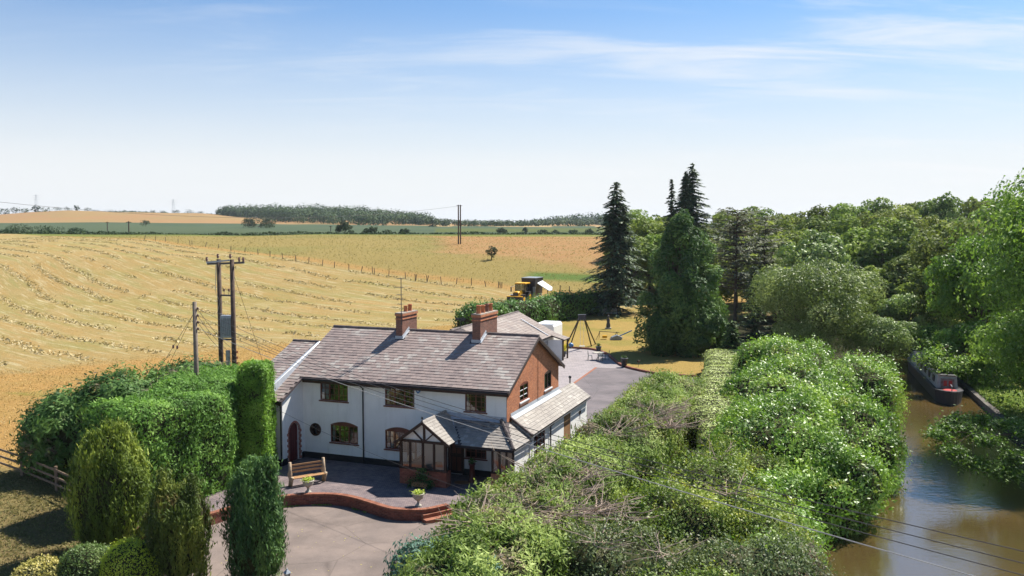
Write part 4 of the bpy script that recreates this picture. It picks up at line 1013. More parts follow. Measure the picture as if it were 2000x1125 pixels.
slab(pr_, [(-5.06, gv, zg(-5.06)), (PA[0], gv, PA[1]), (PA[0], 0, PA[1]), (-5.06, 0, zg(-5.06))], .07)
slab(pr_, [(-2.05, gv, zg(-2.05)), (PA[0], gv, PA[1]), (PA[0], 0, PA[1]), (-2.05, 0, zg(-2.05))], .07)
pro = pr_.build('porch_roof', M['deck'], PO)
LG = math.hypot(1.50, 1.50 * GS)
for sgn, e0 in ((1, -5.06), (-1, -2.05)):
    dU = Vector((0, -1, 0)) if sgn > 0 else Vector((0, 1, 0)); O = Vector((e0, 0 if sgn > 0 else gv, zg(e0))); Sg = Vector((sgn, 0, GS)).normalized(); LL = abs(PA[0] - e0) * math.hypot(1, GS)
    def kp(u, s, sgn=sgn, e0=e0, LL=LL):
        if sgn > 0: return True
        v = gv + u; uu = e0 - s / LL * abs(PA[0] - e0); return (3.12 + .523 * v) < zg(uu) + .03
    tile_field(pro, O, dU, Sg, -gv, LL, .25, .2, (None, M['slate_s']), kp, cap=0, seed=9)
for s_, e0 in ((1, -5.08), (-1, -2.03)): MB().bar((e0, gv - .01, zg(e0) - .07), (PA[0], gv - .01, PA[1] - .05), .04, .15, (0, 0, 1)).build('barge_board', M['timber'], PO)
ridge(pro, (PA[0], gv, PA[1] - .02), (PA[0], 0, PA[1] - .02), .4, .11, mat='slate_s')
fi = MB().lathe([(.05, 0), (.03, .06), (.02, .1), (.05, .14), (.055, .19), (.03, .24), (0, .27)], (PA[0], gv + .03, PA[1] + .04), 10).build('finial', M['black'], PO)
# hipped lean-to roof beside the porch gable
z1p, z0p, ve = 3.12, 2.10, -1.95; m1 = (z1p - z0p) / -ve
pr2 = MB(); slab(pr2, [(-2.1, ve, z0p), (1.12, ve, z0p), (-.28, -.05, z1p), (-3.3, -.05, z1p)], .06); slab(pr2, [(1.12, ve, z0p), (1.17, .58, z0p), (.0, .58, 2.93), (-.0, -.05, 3.02), (-.28, -.05, z1p)], .05); p2o = pr2.build('porch_side_roof', M['deck'], PO)
S2 = Vector((0, 1, m1)).normalized(); L2 = math.hypot(-ve, z1p - z0p)
def kp2(u, s):
    uu, v = -3.9 + u, ve + s / L2 * -ve; z = z0p + m1 * (v - ve)
    return z > zg(uu) - .02 and uu < 1.12 - (v - ve) / -ve * 1.40 - .05
tile_field(p2o, Vector((-3.9, ve, z0p)), (1, 0, 0), S2, 5.02, L2, .25, .2, (None, M['slate_s']), kp2, cap=0, seed=10)
Ue = Vector((.05, 2.53, 0)).normalized(); dn = Vector((-1.4, 1.9, 1.02)); Se = (Vector((-1.15, .02, .83))).normalized()
def kp3(u, s):
    v = ve + u; x = s / math.hypot(1.15, .83); return v > ve + x * 1.55 - .05
tile_field(p2o, Vector((1.12, ve, z0p)), Ue, Se, 2.53, 1.40, .25, .2, (None, M['slate_s']), kp3, cap=0, seed=12)
ridge(p2o, (1.14, ve - .03, z0p + .03), (-.28, -.08, z1p + .03), .30, .11, name='hip_tile', h=.09)
MB().bar((-2.03, ve, z0p + .07), (-3.22, -.02, 3.16), .16, .02).build('lead_valley', M['lead'], PO)
fl = MB(); fl.quad((-3.9, -.065, 3.36), (.02, -.065, 3.30), (.02, -.075, 3.12), (-3.3, -.075, 3.14)); fl.quad((-3.3, -.08, 3.15), (-.3, -.08, 3.15), (-.3, -.28, 3.05), (-3.15, -.28, 3.05)); fl.build('lead_flashing', M['lead'], PO)
gutter(PO, (-2.05, ve - .06, z0p - .04), (1.15, ve - .06, z0p - .06), .05); gutter(PO, (1.18, ve, z0p - .05), (1.22, .58, z0p - .05), .05)
MB().box((-2.1, ve + .03, z0p - .15), (1.05, ve + .07, z0p - .02)).build('fascia', M['timber'], PO)
# front door and right-hand bay under the porch roof
b = MB(); bx(b, mF2, -3.2, -2.5, .05, 2.0, .012, .05); fd_ = b.build('front_door', M['timber'], PO)
b = MB(); bx(b, mF2, -3.28, -3.2, .0, 2.08, .0, .07); bx(b, mF2, -2.5, -2.42, .0, 2.08, .0, .07); bx(b, mF2, -3.2, -2.5, 2.0, 2.08, .0, .07); b.build('door_frame', M['timber'], fd_)
for k in range(2):
    for q in range(2): b = MB(); bx(b, mF2, -3.12 + q * .3, -2.88 + q * .3, .2 + k * .95, .95 + k * .95, .05, .062); b.build('panel', M['brown'], fd_)
MB().box((-.25, -1.62, 0), (.98, -1.5, .72)).box((-.25, -1.5, 0), (-.13, -.06, .72)).build('bay_brick_base', M['brick'], PO)
MB().box((-.28, -1.66, .72), (1.0, -1.48, .78)).box((-.28, -1.48, .72), (-.1, -.06, .78)).build('bay_sill', M['timber'], PO)
for u in (-.19, .2, .58, .93): MB().box((u - .05, -1.6, .78), (u + .05, -1.52, 2.06)).build('bay_post', M['timber'], PO)
MB().box((-.23, -1.6, 1.93), (.98, -1.53, 2.05)).build('bay_beam', M['timber'], PO)
for v in (-.85, -.12): MB().box((-.23, v - .05, .78), (-.15, v + .05, 2.05)).build('bay_post', M['timber'], PO)
for a, b_ in ((-.14, .15), (.25, .53), (.63, .88)): MB().quad((a, -1.56, .78), (b_, -1.56, .78), (b_, -1.558, 1.93), (a, -1.558, 1.93)).build('bay_pane', M['glass'], PO)
MB().quad((-.19, -1.5, .78), (-.19, -.15, .78), (-.188, -.15, 1.93), (-.188, -1.5, 1.93)).build('bay_pane', M['glass'], PO)
MB().box((.93, -1.5, 0), (1.0, .66, 2.08)).build('side_panel', M['render'], PO)
# lamp and chair seen through the porch glass
lp = empty('table_lamp', 'cream table lamp standing inside the glazed porch behind the left panes', 'lamp', hw(-4.62, -2.1, 0), HYAW)
MB().lathe([(0, .62), (.13, .62), (.13, .64), (.03, .7), (.05, .8), (.07, .9), (.03, 1.02), (.02, 1.12)], (0, 0, 0), 12).build('base', M['stone'], lp)
MB().lathe([(.17, 1.10), (.12, 1.36), (.0, 1.36)], (0, 0, 0), 14).build('lamp_shade', M['cream'], lp)
MB().lathe([(.03, 0), (.03, .58), (.2, .6), (.2, .62), (0, .62)], (0, 0, 0), 10).build('stand', M['plank'], lp)
ar_ = empty('porch_chair', 'wicker chair inside the glazed porch beside the lamp', 'chair', hw(-3.3, -1.6, 0), HYAW + .3)
MB().box((-.25, -.25, .38), (.25, .25, .45)).build('seat', M['cream'], ar_); MB().box((-.25, .2, .45), (.25, .26, .95)).build('backrest', M['plank'], ar_)
for x in (-.22, .22):
    for y in (-.22, .22): MB().box((x - .02, y - .02, 0), (x + .02, y + .02, .38)).build('leg', M['plank'], ar_)

# ================================================================== OUTBUILDING behind the cottage
OA = R(20); od = Vector((math.sin(OA), math.cos(OA), 0)); on = Vector((-od.y, od.x, 0)); oE = gp(1088, 651.7, 2.4)
OB = empty('outbuilding', 'long single storey white outbuilding with a grey brown tiled roof behind the cottage', 'outbuilding', (oE.x, oE.y, 0), -OA)
# local: x right, y along the ridge (away), origin at the far right eave
LO, WO, ZEo, ZRo = 21., 4.15, 2.4, 4.5
mb = MB(); slab(mb, [(0, -LO, ZEo), (0, 0, ZEo), (-WO, 0, ZRo), (-WO, -LO, ZRo)], .1); slab(mb, [(-2 * WO, -LO, ZEo), (-2 * WO, 0, ZEo), (-WO, 0, ZRo), (-WO, -LO, ZRo)], .1); obr = mb.build('roof', M['deck'], OB)
So = Vector((-WO, 0, ZRo - ZEo)).normalized(); LSo = math.hypot(WO, ZRo - ZEo)
tile_field(obr, Vector((0, -LO, ZEo)), (0, 1, 0), So, LO, LSo, .42, .34, (None, M['slate_d']), lambda u, s: u > 6, cap=0, seed=21)
ridge(obr, (-WO, -LO + 4, ZRo), (-WO, 0, ZRo), .6, .14)
MB().bar((-.1, -2.6, ZEo + .12), (-WO + 1.2, -2.6, ZRo - .45), .16, .06).build('lead_flashing', M['lead'], obr)
mb = MB(); mb.quad((-.35, -LO, 0), (-.35, -.3, 0), (-.35, -.3, ZEo), (-.35, -LO, ZEo)); mb.quad((-2 * WO + .3, -.3, 0), (-.35, -.3, 0), (-.35, -.3, ZEo), (-WO, -.3, ZRo - .1), (-2 * WO + .3, -.3, ZEo)); mb.quad((-2 * WO + .3, -LO, 0), (-.35, -LO, 0), (-.35, -LO, ZEo), (-WO, -LO, ZRo - .1), (-2 * WO + .3, -LO, ZEo)); mb.quad((-2 * WO + .3, -LO, 0), (-2 * WO + .3, -.3, 0), (-2 * WO + .3, -.3, ZEo), (-2 * WO + .3, -LO, ZEo)); mb.build('wall', M['render'], OB)
gutter(OB, (.05, -LO, ZEo - .08), (.05, 0, ZEo - .08), .06)
mO = lambda a, z, d: (-.34 + d + .09, a, z)
window(OB, mO, -3.4, -2.0, .1, 2.05, 2, 1, M['whitepaint'], sill=False, back=False, name='french_window')
bk = MB(); bk.box((-.36, -3.4, .1), (-.33, -2.0, 2.05)); bk.build('dark_doorway', M['black'], OB)
cp = MB(); slab(cp, [(1.35, -1.9, 2.05), (1.35, -.1, 2.05), (-.2, -.1, 2.5), (-.2, -1.9, 2.5)], .1); cpo = cp.build('door_canopy', M['deck'], OB)
tile_field(cpo, Vector((1.35, -1.9, 2.05)), (0, 1, 0), Vector((-1.55, 0, .45)), 1.8, 1.6, .3, .3, (None, M['slate_d']), lambda u, s: True, cap=0, seed=22)
for y in (-1.8, -.25): MB().box((1.1, y - .07, 0), (1.24, y + .07, 2.02)).build('canopy_post', M['timber'], OB)
MB().box((-.34, -1.75, 0), (1.06, -1.69, 2.0)).build('screen', M['whitepaint'], OB)
# flat roofed end with white edge
MB().box((-2 * WO - 3.5, -14, 0), (-2 * WO + .3, -5, 2.45)).build('flat_roofed_end', M['render'], OB)
MB().box((-2 * WO - 3.7, -14.2, 2.45), (-2 * WO + .2, -4.8, 2.62)).build('flat_roof', M['slate_d'], OB)
# weather vane
wv = gp(911, 640, 3.0); wv = dp(900, 643, 76)
V_ = empty('weather_vane', 'black metal weather vane showing above the ridge beside the four pot chimney', 'weather vane', (wv.x, 76, 2.62))
zt = dp(895, 625, 76).z
MB().tube([(0, 0, 0), (0, 0, zt - 2.62)], .03, 6).build('spindle', M['black'], V_)
for i, (a, h) in enumerate(((0, .3), (1.57, .3), (3.14, .3), (4.71, .3))):
    MB().bar((0, 0, h), (math.cos(a) * .45, math.sin(a) * .45, h), .035, .035).build('arm', M['black'], V_)
    MB().box((math.cos(a) * .48 - .07, math.sin(a) * .48 - .03, h - .08), (math.cos(a) * .48 + .07, math.sin(a) * .48 + .03, h + .1)).build('compass_letter', M['black'], V_)
k = zt - 2.62; MB().prism([(-.45, 0, k), (.1, 0, k - .05), (.1, 0, k - .18), (.4, 0, k - .02), (.42, 0, k + .12), (.15, 0, k + .2), (-.1, 0, k + .12), (-.45, 0, k + .2)], (0, 0, 0), (0, .04, 0)).build('vane', M['black'], V_)
# white horse trailer
tp = gp(1078, 690, 0); tv = empty('horse_trailer', 'white box trailer parked beyond the outbuilding at the edge of the lawn', 'trailer', (3.6, 98, -.45), -OA)
b = MB(); b.prism([(-1.1, 0, .55), (1.1, 0, .55), (1.1, 0, 2.45), (.95, 0, 2.72), (-.95, 0, 2.72), (-1.1, 0, 2.45)], (0, 0, 0), (0, 3.4, 0)); b.build('body', M['whitepaint'], tv, bevel=.06)
MB().box((-1.0, .1, 2.72), (1.0, 3.3, 2.76)).build('roof_panel', M['curtain'], tv)
MB().box((-.98, -.03, .6), (.98, -.004, 1.9)).build('ramp', M['curtain'], tv)
for x in (-1.02, 1.02):
    for y in (1.7, 2.6): MB().tube([(x - .1, y, .33), (x + .1, y, .33)], .33, 14).build('wheel', M['rubber'], tv)
MB().box((-.98, 0.2, .45), (.98, 4.1, .55)).build('chassis', M['darkmetal'], tv)

# ================================================================== PATIO THINGS
def at_pole(name, label, cat, loc, rz=0, group=None): return empty(name, label, cat, loc, rz, group)
bl, br = gp(567, 949, 0), gp(632, 938.5, 0); bd = (br - bl); ba = math.atan2(bd.y, bd.x)
BN = empty('log_bench', 'rustic bench with two pale log ends and brown plank seat on the patio', 'bench', (*bl.xy, 0), ba); Lb = bd.length
for x in (0, Lb):
    MB().tube([(x, 0, 0), (x + .02, .0, .35), (x - .01, .0, .62), (x + .01, 0, .80), (x, .02, 1.22)], [.10, .09, .13, .085, .08], 9).build('log_post', M['log'], BN, True)
    MB().tube([(x, -.12, 0), (x - .0, -.30, .3), (x, -.34, .52)], [.07, .06, .09], 8).build('log_leg', M['log'], BN, True)
for y in (-.12, -.28, -.42): MB().box((.02, y - .065, .45), (Lb - .02, y + .065, .49)).build('seat_plank', M['plank'], BN)
for z in (.70, .88, 1.05): MB().box((.02, -.02, z - .045), (Lb - .02, .015, z + .045)).build('back_plank', M['plank'], BN)
def urn(loc, label, s=1.):
    o = empty('stone_urn', label, 'urn', loc, 0, 'stone urns standing along the patio edge')
    MB().lathe([(0, 0), (.16, 0), (.16, .05), (.10, .09), (.06, .17), (.06, .24), (.11, .30), (.22, .38), (.27, .47), (.25, .54), (.30, .60), (.30, .63), (.24, .63), (.22, .56), (0, .56)], (0, 0, 0), 18).build('bowl', M['stone'], o, True)
    P = np.stack([RNG.normal(0, .13, 260), RNG.normal(0, .13, 260), .62 + RNG.random(260) * .14], 1); leaves('foliage', P, np.tile([0, 0, 1.], (260, 1)), .09, .6, M['lf_gold'], o)
    return o
urn((*gp(602, 962, 0).xy, 0), 'pale stone urn with lime green plant on the patio edge in front of the bench')
urn((*gp(817, 988.5, 0).xy, 0), 'pale stone urn with yellowing plant on the patio edge beside the brick steps')
# trough with trailing plants
tr = empty('trough_planter', 'wooden trough planter with trailing green plants against the porch brick base', 'planter', hw(-3.6, -2.98, 0), HYAW)
tb_ = MB(); tb_.box((-.45, -.13, .08), (.45, .13, .30)); tb_.build('trough', M['plank'], tr, bevel=.01)
for x in (-.36, .36): MB().box((x - .06, -.13, 0), (x + .06, .13, .08)).build('foot', M['stone'], tr)
P = np.stack([RNG.normal(0, .35, 900), RNG.normal(-.02, .14, 900), np.abs(RNG.normal(.32, .16, 900))], 1); P[:300, 0] = RNG.normal(.5, .1, 300); P[300:450, 0] = RNG.normal(-.52, .08, 150); P[:450, 2] = RNG.random(450) * .4
leaves('foliage', P, rdir(900) * .5 + [0, 0, 1.], .09, .5, M['lf_yew'], tr)
P = np.stack([RNG.normal(.1, .16, 400), RNG.normal(0, .1, 400), .45 + RNG.random(400) * .55], 1); leaves('foliage', P, rdir(400), .11, .5, M['lf_yew'], tr)
cpn = empty('chimney_pot_planter', 'tall dark red chimney pot planter with a small plant outside the front door', 'planter', hw(-1.52, -1.1, 0), HYAW)
MB().lathe([(.20, 0), (.20, .08), (.15, .14), (.14, .85), (.18, .9), (.18, .98), (.13, .98), (.12, .9), (0, .9)], (0, 0, 0), 14).build('pot', M['terracotta'], cpn, True)
cpn.children[0].data.materials[0] = plain('dark_glazed_pot', (.12, .035, .025), None, 5, .5)
P = np.stack([RNG.normal(0, .08, 200), RNG.normal(0, .08, 200), .98 + RNG.random(200) * .28], 1); leaves('foliage', P, rdir(200), .09, .5, M['lf_yew'], cpn)
mo = MB(); mo.lathe([(0, 0), (.36, 0), (.36, .025), (0, .025)], (0, 0, 0), 18); mo = mo.build('door_mat', M['mat']); mo.location = (*gp(903, 943, 0).xy, .003); mo.scale = (1.2, .8, 1); tag(mo, 'oval brown coir mat on the paving between the porch and the front door', 'mat')
# lantern
ln = empty('garden_lantern', 'small black lantern with a pale cap at the bottom edge of the drive', 'lantern', (*gp(562, 1175, -.5).xy, -.49))
zl = dp(562, 1111, ln.location.y).z + .49
MB().tube([(0, 0, 0), (0, 0, zl - .42)], .035, 8).build('stem', M['black'], ln)
MB().lathe([(.06, zl - .42), (.11, zl - .16), (.12, zl - .16)], (0, 0, 0), 4).build('glass', M['glass'], ln)
for k in range(4): a = k * 1.5708; MB().bar((.06 * math.cos(a), .06 * math.sin(a), zl - .42), (.115 * math.cos(a), .115 * math.sin(a), zl - .15), .014, .014).build('frame_bar', M['black'], ln)
MB().lathe([(.16, zl - .15), (.03, zl - .02), (.02, zl + .02), (0, zl + .03)], (0, 0, 0), 4).build('cap', M['steel'], ln)
fc = MB()
for i in range(60):
    x, y = random.uniform(-12, -4), random.uniform(32, 40); r = random.uniform(.015, .05); fc.add([(x + r * math.cos(t), y + r * math.sin(t) * .7, -.483) for t in (0, 1.2, 2.6, 3.7, 5.1)], [(0, 1, 2, 3, 4)])
tag(fc.build('fallen_leaves', M['lf_cream']), 'pale fallen leaves scattered on the front drive', 'leaves', kind='stuff')

# ================================================================== REAR GARDEN THINGS
sw = empty('rope_swing_frame', 'tall four legged black pole frame carrying a swing on the dry lawn', 'swing', (*gp(1135, 686, 0).xy, .02))
c0 = Vector(sw.location); ty = c0.y; top = dp(1137, 614, ty) - c0; top.x = dp(1137, 614, ty).x - c0.x; top = Vector((top.x, 0, dp(1137, 620, ty).z))
for px_, py_ in ((1106, 675), (1115, 672), (1155, 676), (1163, 672)):
    g_ = gp(px_, py_, 0) - c0; g_.z = 0; MB().tube([g_, (top.x + (.35 if g_.x > 0 else -.35) * .6, (g_.y - 0) * .08, top.z)], .075, 8).build('leg', M['black'], sw)
MB().box((top.x - .42, -.22, top.z - .25), (top.x + .42, .22, top.z + .3)).build('head_bracket', M['darkmetal'], sw)
for x in (-.18, .18): MB().tube([(top.x + x, 0, top.z - .2), (top.x + x, 0, .55)], .012, 4).build('rope', M['curtain'], sw)
MB().box((top.x - .3, -.12, .5), (top.x + .3, .12, .55)).build('seat', M['whitepaint'], sw)
def metal_chair(loc, rz, label):
    o = empty('garden_chair', label, 'garden chair', loc, rz, 'metal chairs round the garden table')
    MB().lathe([(0, .44), (.21, .44), (.21, .46), (0, .46)], (0, 0, 0), 12).build('seat', M['green_t'], o)
    for x in (-.17, .17):
        for y in (-.17, .17): MB().bar((x * 1.2, y * 1.2, 0), (x, y, .44), .025, .025).build('leg', M['green_t'], o)
    b = MB(); b.tube([(-.2, .18, .45), (-.2, .22, .85), (0, .24, .95), (.2, .22, .85), (.2, .18, .45)], .014, 5)
    for x in (-.1, 0, .1): b.tube([(x, .18, .46), (x, .23, .9)], .009, 4)
    b.build('backrest', M['green_t'], o); return o
tl = gp(1169, 703, 0)
gt = empty('garden_table', 'round pale topped metal table with chairs on the rear yard', 'garden table', (*tl.xy, .02))
MB().lathe([(0, .70), (.55, .70), (.56, .72), (.55, .74), (0, .74)], (0, 0, 0), 20).build('table_top', M['stone'], gt)
for k in range(3): a = k * 2.094; MB().tube([(math.cos(a) * .35, math.sin(a) * .35, 0), (math.cos(a) * .08, math.sin(a) * .08, .35), (math.cos(a) * .25, math.sin(a) * .25, .7)], .02, 6).build('leg', M['green_t'], gt)
for dx, dy, rz, w_ in ((-.85, -.1, 1.6, 'left of the round garden table'), (.85, .1, -1.6, 'right of the round garden table'), (.25, .8, 0., 'behind the round garden table'), (.1, -.85, 3.1, 'in front of the round garden table')):
    metal_chair((tl.x + dx, tl.y + dy, .02), rz, 'dark metal chair standing ' + w_)
def potplant(px_, py_, r, h, label, z=0., leaf='lf_yew', lh=.3, lr=.2, n=250, mat='planter'):
    p = gp(px_, py_, z); o = empty('plant_pot', label, 'plant pot', (p.x, p.y, z + .014))
    MB().lathe([(0, 0), (r * .68, 0), (r * .95, h * .86), (r * 1.08, h * .86), (r * 1.08, h), (r * .85, h), (r * .8, h - .06), (0, h - .06)], (0, 0, 0), 16).build('pot', M[mat], o, True)
    P = np.stack([RNG.normal(0, lr * .5, n), RNG.normal(0, lr * .5, n), h + RNG.random(n) * lh], 1); leaves('foliage', P, unit(rdir(n) + [0, 0, .6]), .10, .5, M[leaf], o); return o
potplant(1100, 697, .30, .55, 'dark pot with a round yellow flowering plant by the outbuilding corner', 0, 'petal', .7, .5, 900)
potplant(1169, 687, .30, .55, 'dark grey pot on the lawn edging behind the garden table', .1)
potplant(1219, 717, .33, .85, 'tall dark grey pot beside the curve of the lawn edging', .014, lh=.2)
potplant(1378, 736, .38, .6, 'round brown pot with a spindly shrub beside the clipped hedge', .014, 'lf_will', 1.5, .7, 320, 'terracotta')
bw = empty('birdbath', 'small dark metal bird ornament on the lawn near the edging', 'ornament', (*gp(1247, 717, .0).xy, 0))
MB().tube([(0, 0, 0), (0, 0, .45)], .02, 5).build('stake', M['green_t'], bw); MB().lathe([(0, .4), (.12, .46), (.16, .56), (.05, .66), (0, .7)], (0, 0, 0), 8).build('bird_body', M['bark'], bw, True); MB().bar((.1, 0, .55), (.32, 0, .72), .05, .03).build('tail', M['bark'], bw)
stt = empty('garden_statue', 'dark slender statue on a square base in the middle of the lawn', 'statue', (*gp(1188, 642, 0).xy, 0))
MB().box((-.35, -.35, 0), (.35, .35, .16)).build('base', M['stone'], stt); MB().lathe([(.26, .16), (.28, .5), (.18, .8), (.22, 1.1), (.12, 1.3), (.10, 1.4), (.16, 1.55), (.12, 1.72), (0, 1.8)], (0, 0, 0), 12).build('figure', M['darkmetal'], stt, True)
gb = empty('garden_bench', 'grey slatted garden bench at the far end of the lawn under the spruce', 'bench', (14.3, 128.3, 0), .1)
for z in (.55, .7, .85, 1.0): MB().box((-1.1, .25, z), (1.1, .29, z + .09)).build('back_slat', M['steel'], gb)
for y in (-.2, -.05, .1): MB().box((-1.1, y, .44), (1.1, y + .11, .48)).build('seat_slat', M['whitepaint'], gb)
for x in (-1.05, 1.05):
    for y in (-.2, .25): MB().box((x - .04, y - .04, 0), (x + .04, y + .04, .62 if y < 0 else 1.05)).build('leg', M['steel'], gb)
ss = empty('seesaw', 'small metal seesaw with an orange seat on the lawn below the statue', 'seesaw', (*gp(1188, 662, 0).xy, 0))
MB().bar((-1.1, 0, .9), (1.3, 0, .75), .06, .06).build('beam', M['darkmetal'], ss)
for x in (-1.0, 1.0): MB().bar((x, 0, .85), (x + (.25 if x > 0 else -.1), 0, 0), .05, .05).build('leg', M['darkmetal'], ss); MB().bar((x, 0, .85), (x - .35, .2, 0), .05, .05).build('leg', M['darkmetal'], ss)
MB().box((-.7, -.18, .12), (-.15, .18, .42)).build('seat', M['yellow'], ss)
ps = empty('toy_digger', 'blue grey play scoop lying on the lawn at the tip of the tree shadow', 'toy', (*gp(1203, 663, 0).xy, 0))
MB().prism([(-.7, -.4, 0), (.6, -.4, 0), (.75, -.4, .25), (.1, -.4, .55), (-.5, -.4, .3)], (0, 0, 0), (0, .8, 0)).build('scoop', M['steel'], ps); MB().bar((.3, 0, .35), (1.9, .4, 1.0), .1, .1).build('handle', M['blue'], ps)
bll = MB(); bll.lathe([(.3 * math.sin(t), .3 - .3 * math.cos(t)) for t in np.linspace(0, math.pi, 9)], (0, 0, 0), 14); bo = bll.build('play_ball', M['blue'], None, True); bo.location = (*gp(1115, 680, 0).xy, .0); tag(bo, 'blue ball lying on the lawn edge beside the swing frame leg', 'ball')

# ================================================================== POLES AND WIRES
def pole_tube(mb, x, y, z0, z1, r0=.15, r1=.11): mb.tube([(x, y, z0), (x, y, (z0 + z1) / 2), (x, y, z1)], [r0, (r0 + r1) / 2, r1], 10)
p1 = empty('wooden_pole', 'weathered grey wooden pole rising out of the left hedge with stays and four insulators', 'pole', (-17.34, 48, 0))
b = MB(); pole_tube(b, 0, 0, 0, 9.2); b.build('shaft', M['pole_pale'], p1, True)
INS = [8.83, 8.45, 8.08, 7.72]
for z in INS:
    MB().lathe([(.03, 0), (.06, .03), (.04, .07), (.06, .11), (.03, .14)], (.17, 0, z - .07), 8).build('insulator', M['porcelain'], p1)
    MB().bar((0, 0, z), (.17, 0, z), .03, .03).build('bracket', M['darkmetal'], p1)
for q in (dp(315, 715, 48.5), dp(328, 716, 49.5)):
    e = (q - Vector((-17.34, 48, 0))); d = e - Vector((-.1, 0, 8.5)); MB().tube([(-.1, 0, 8.5), Vector((-.1, 0, 8.5)) + d * 1.6], .012, 4).build('stay_wire', M['wire_d'], p1)
    MB().lathe([(.03, -.1), (.06, -.05), (.06, .05), (.03, .1)], Vector((-.1, 0, 8.5)) + d * .62, 6).build('stay_insulator', M['porcelain'], p1)
H0 = Vector((-18.29, 55, 0)); H1_ = Vector((-17.34, 54.6, 0))
hp_ = empty('transformer_pole', 'twin legged dark wooden pole carrying a grey transformer behind the left hedge', 'pole', H0)
dH = H1_ - H0
for q in (Vector((0, 0, 0)), dH): b = MB(); pole_tube(b, q.x, q.y, 0, 11.25, .16, .13); b.build('shaft', M['pole'], hp_, True)
MB().bar((-.75, .1, 10.95), (dH.x + .75, dH.y + .02, 11.05), .1, .12).build('cross_arm', M['darkmetal'], hp_)
MB().bar((-.72, -.12, 11.05), (dH.x * .9, dH.y - .14, 11.2), .08, .10).build('cross_arm', M['steel'], hp_)
for x, z in ((-.74, 11.1), (-.05, 11.3), (dH.x - .1, 11.3), (dH.x + .45, 11.1), (dH.x + .7, 11.1)): MB().lathe([(.02, 0), (.09, .04), (.05, .1), (.10, .15), (.05, .21), (.08, .26), (0, .3)], (x, 0 if x < .3 else dH.y, z), 8).build('insulator', M['porcelain'], hp_)
MB().bar((0, 0, 9.0), (dH.x, dH.y, 9.0), .08, .1).build('cross_arm', M['darkmetal'], hp_)
for x in (.35, .65): MB().lathe([(.015, 0), (.015, .22), (.07, .25), (.05, .31), (.07, .36), (0, .4)], (x, dH.y * .5, 9.02), 8).build('fuse', M['porcelain'], hp_)
MB().box((.12, -.42, 6.35), (dH.x - .08, .12, 7.75)).build('transformer', M['steel'], hp_, bevel=.04)
for k in range(6): MB().box((.16 + k * .12, -.50, 6.5), (.19 + k * .12, -.42, 7.6)).build('cooling_fin', M['steel'], hp_)
MB().bar((-.1, -.1, 6.25), (dH.x + .1, dH.y - .1, 6.25), .1, .1).build('platform_bearer', M['darkmetal'], hp_)
MB().box((dH.x - .42, dH.y - .3, 4.6), (dH.x - .2, dH.y - .1, 5.6)).build('switch_box', M['steel'], hp_)
for z in (5.4, 5.05, 4.7): MB().lathe([(.03, 0), (.07, .04), (.04, .09), (.07, .14)], (dH.x + .22, dH.y - .05, z), 8).build('insulator', M['terracotta'], hp_)
for k in range(3): MB().tube([(-.12 - .02 * k, -.1, 10.9), (-.2, -.15, 9.2), (.1, -.25, 8.6), (-.13, -.1, 7.9), (.25 + .2 * k, -.2, 7.7)], .012, 4).build('lead_cable', M['wire'], hp_)
q1 = dp(512, 703, 56) - H0; MB().tube([(dH.x, dH.y, 10.6), q1 + (q1 - Vector((dH.x, dH.y, 10.6))) * .4], .011, 4).build('stay_wire', M['wire_d'], hp_)
# two far poles in the pasture
for i, (x, lab) in enumerate(((895.5, 'left of the pair of tall dark poles standing on the brown slope'), (899.5, 'right of the pair of tall dark poles standing on the brown slope'))):
    g_ = gnd(x, 477); zt = dp(x, 400, g_.y).z; o = empty('tall_pole', lab, 'pole', g_, 0, 'pair of poles in the pasture'); b = MB(); pole_tube(b, 0, 0, -.3, zt - g_.z, .18, .16); b.build('shaft', M['pole'], o)
    MB().bar((-.5, 0, zt - g_.z - .25), (.5, 0, zt - g_.z - .25), .12, .12).build('cross_arm', M['darkmetal'], o)
for x, yb, yt, lab in ((210, 453, 433, 'small distant pole standing left of the fence corner in the green field'), (252, 460, 432, 'small distant pole above the fence corner at the crest'), (646, 455, 441, 'tiny pole beside the round tree at the crest hedge')):
    Y = 330 if yb > 455 else 480; q = dp(x, yb, Y); o = empty('distant_pole', lab, 'pole', (q.x, Y, q.z - 2), 0); MB().tube([(0, 0, 0), (0, 0, dp(x, yt, Y).z - q.z + 2)], .22, 6).build('shaft', M['pole'], o); MB().bar((-1, 0, dp(x, yt, Y).z - q.z + 1.6), (1, 0, dp(x, yt, Y).z - q.z + 1.6), .2, .2).build('cross_arm', M['pole'], o)
def wire(name, a, b, sag, r, mat, label, group=None, n=28):
    a, b = Vector(a), Vector(b); P = [a.lerp(b, i / n) - Vector((0, 0, sag * 4 * (i / n) * (1 - i / n))) for i in range(n + 1)]
    mb = MB(); mb.tube([p - a for p in P], r, 5, False); o = mb.build(name, mat, None, True); o.location = a; tag(o, label, 'cable', group); return o
gW = 'overhead lines crossing in front of the cottage'
ends = [dp(2100, 1100, 12), dp(2100, 1125, 12.1), dp(2100, 1150, 12.2), dp(2100, 1182, 12.3)]
for i, (z, e, s_) in enumerate(zip(INS, ends, (.75, .62, .52, .38))):
    wire('overhead_line', (-17.17, 48, z), e, s_, .009 if i < 3 else .011, M['wire_d'] if i < 3 else M['wire'], ('topmost of the four', 'second highest of the four', 'third of the four', 'lowest and palest of the four')[i] + ' overhead lines from the wooden pole past the cottage', gW)
wire('telephone_line', hw(-12.45, -2.6, 3.3), dp(1010, 992, 34), .25, .008, M['wire_d'], 'thin cable from the wing eave running down past the glazed porch')
fp = gnd(897, 477); zt = dp(897, 402, fp.y).z
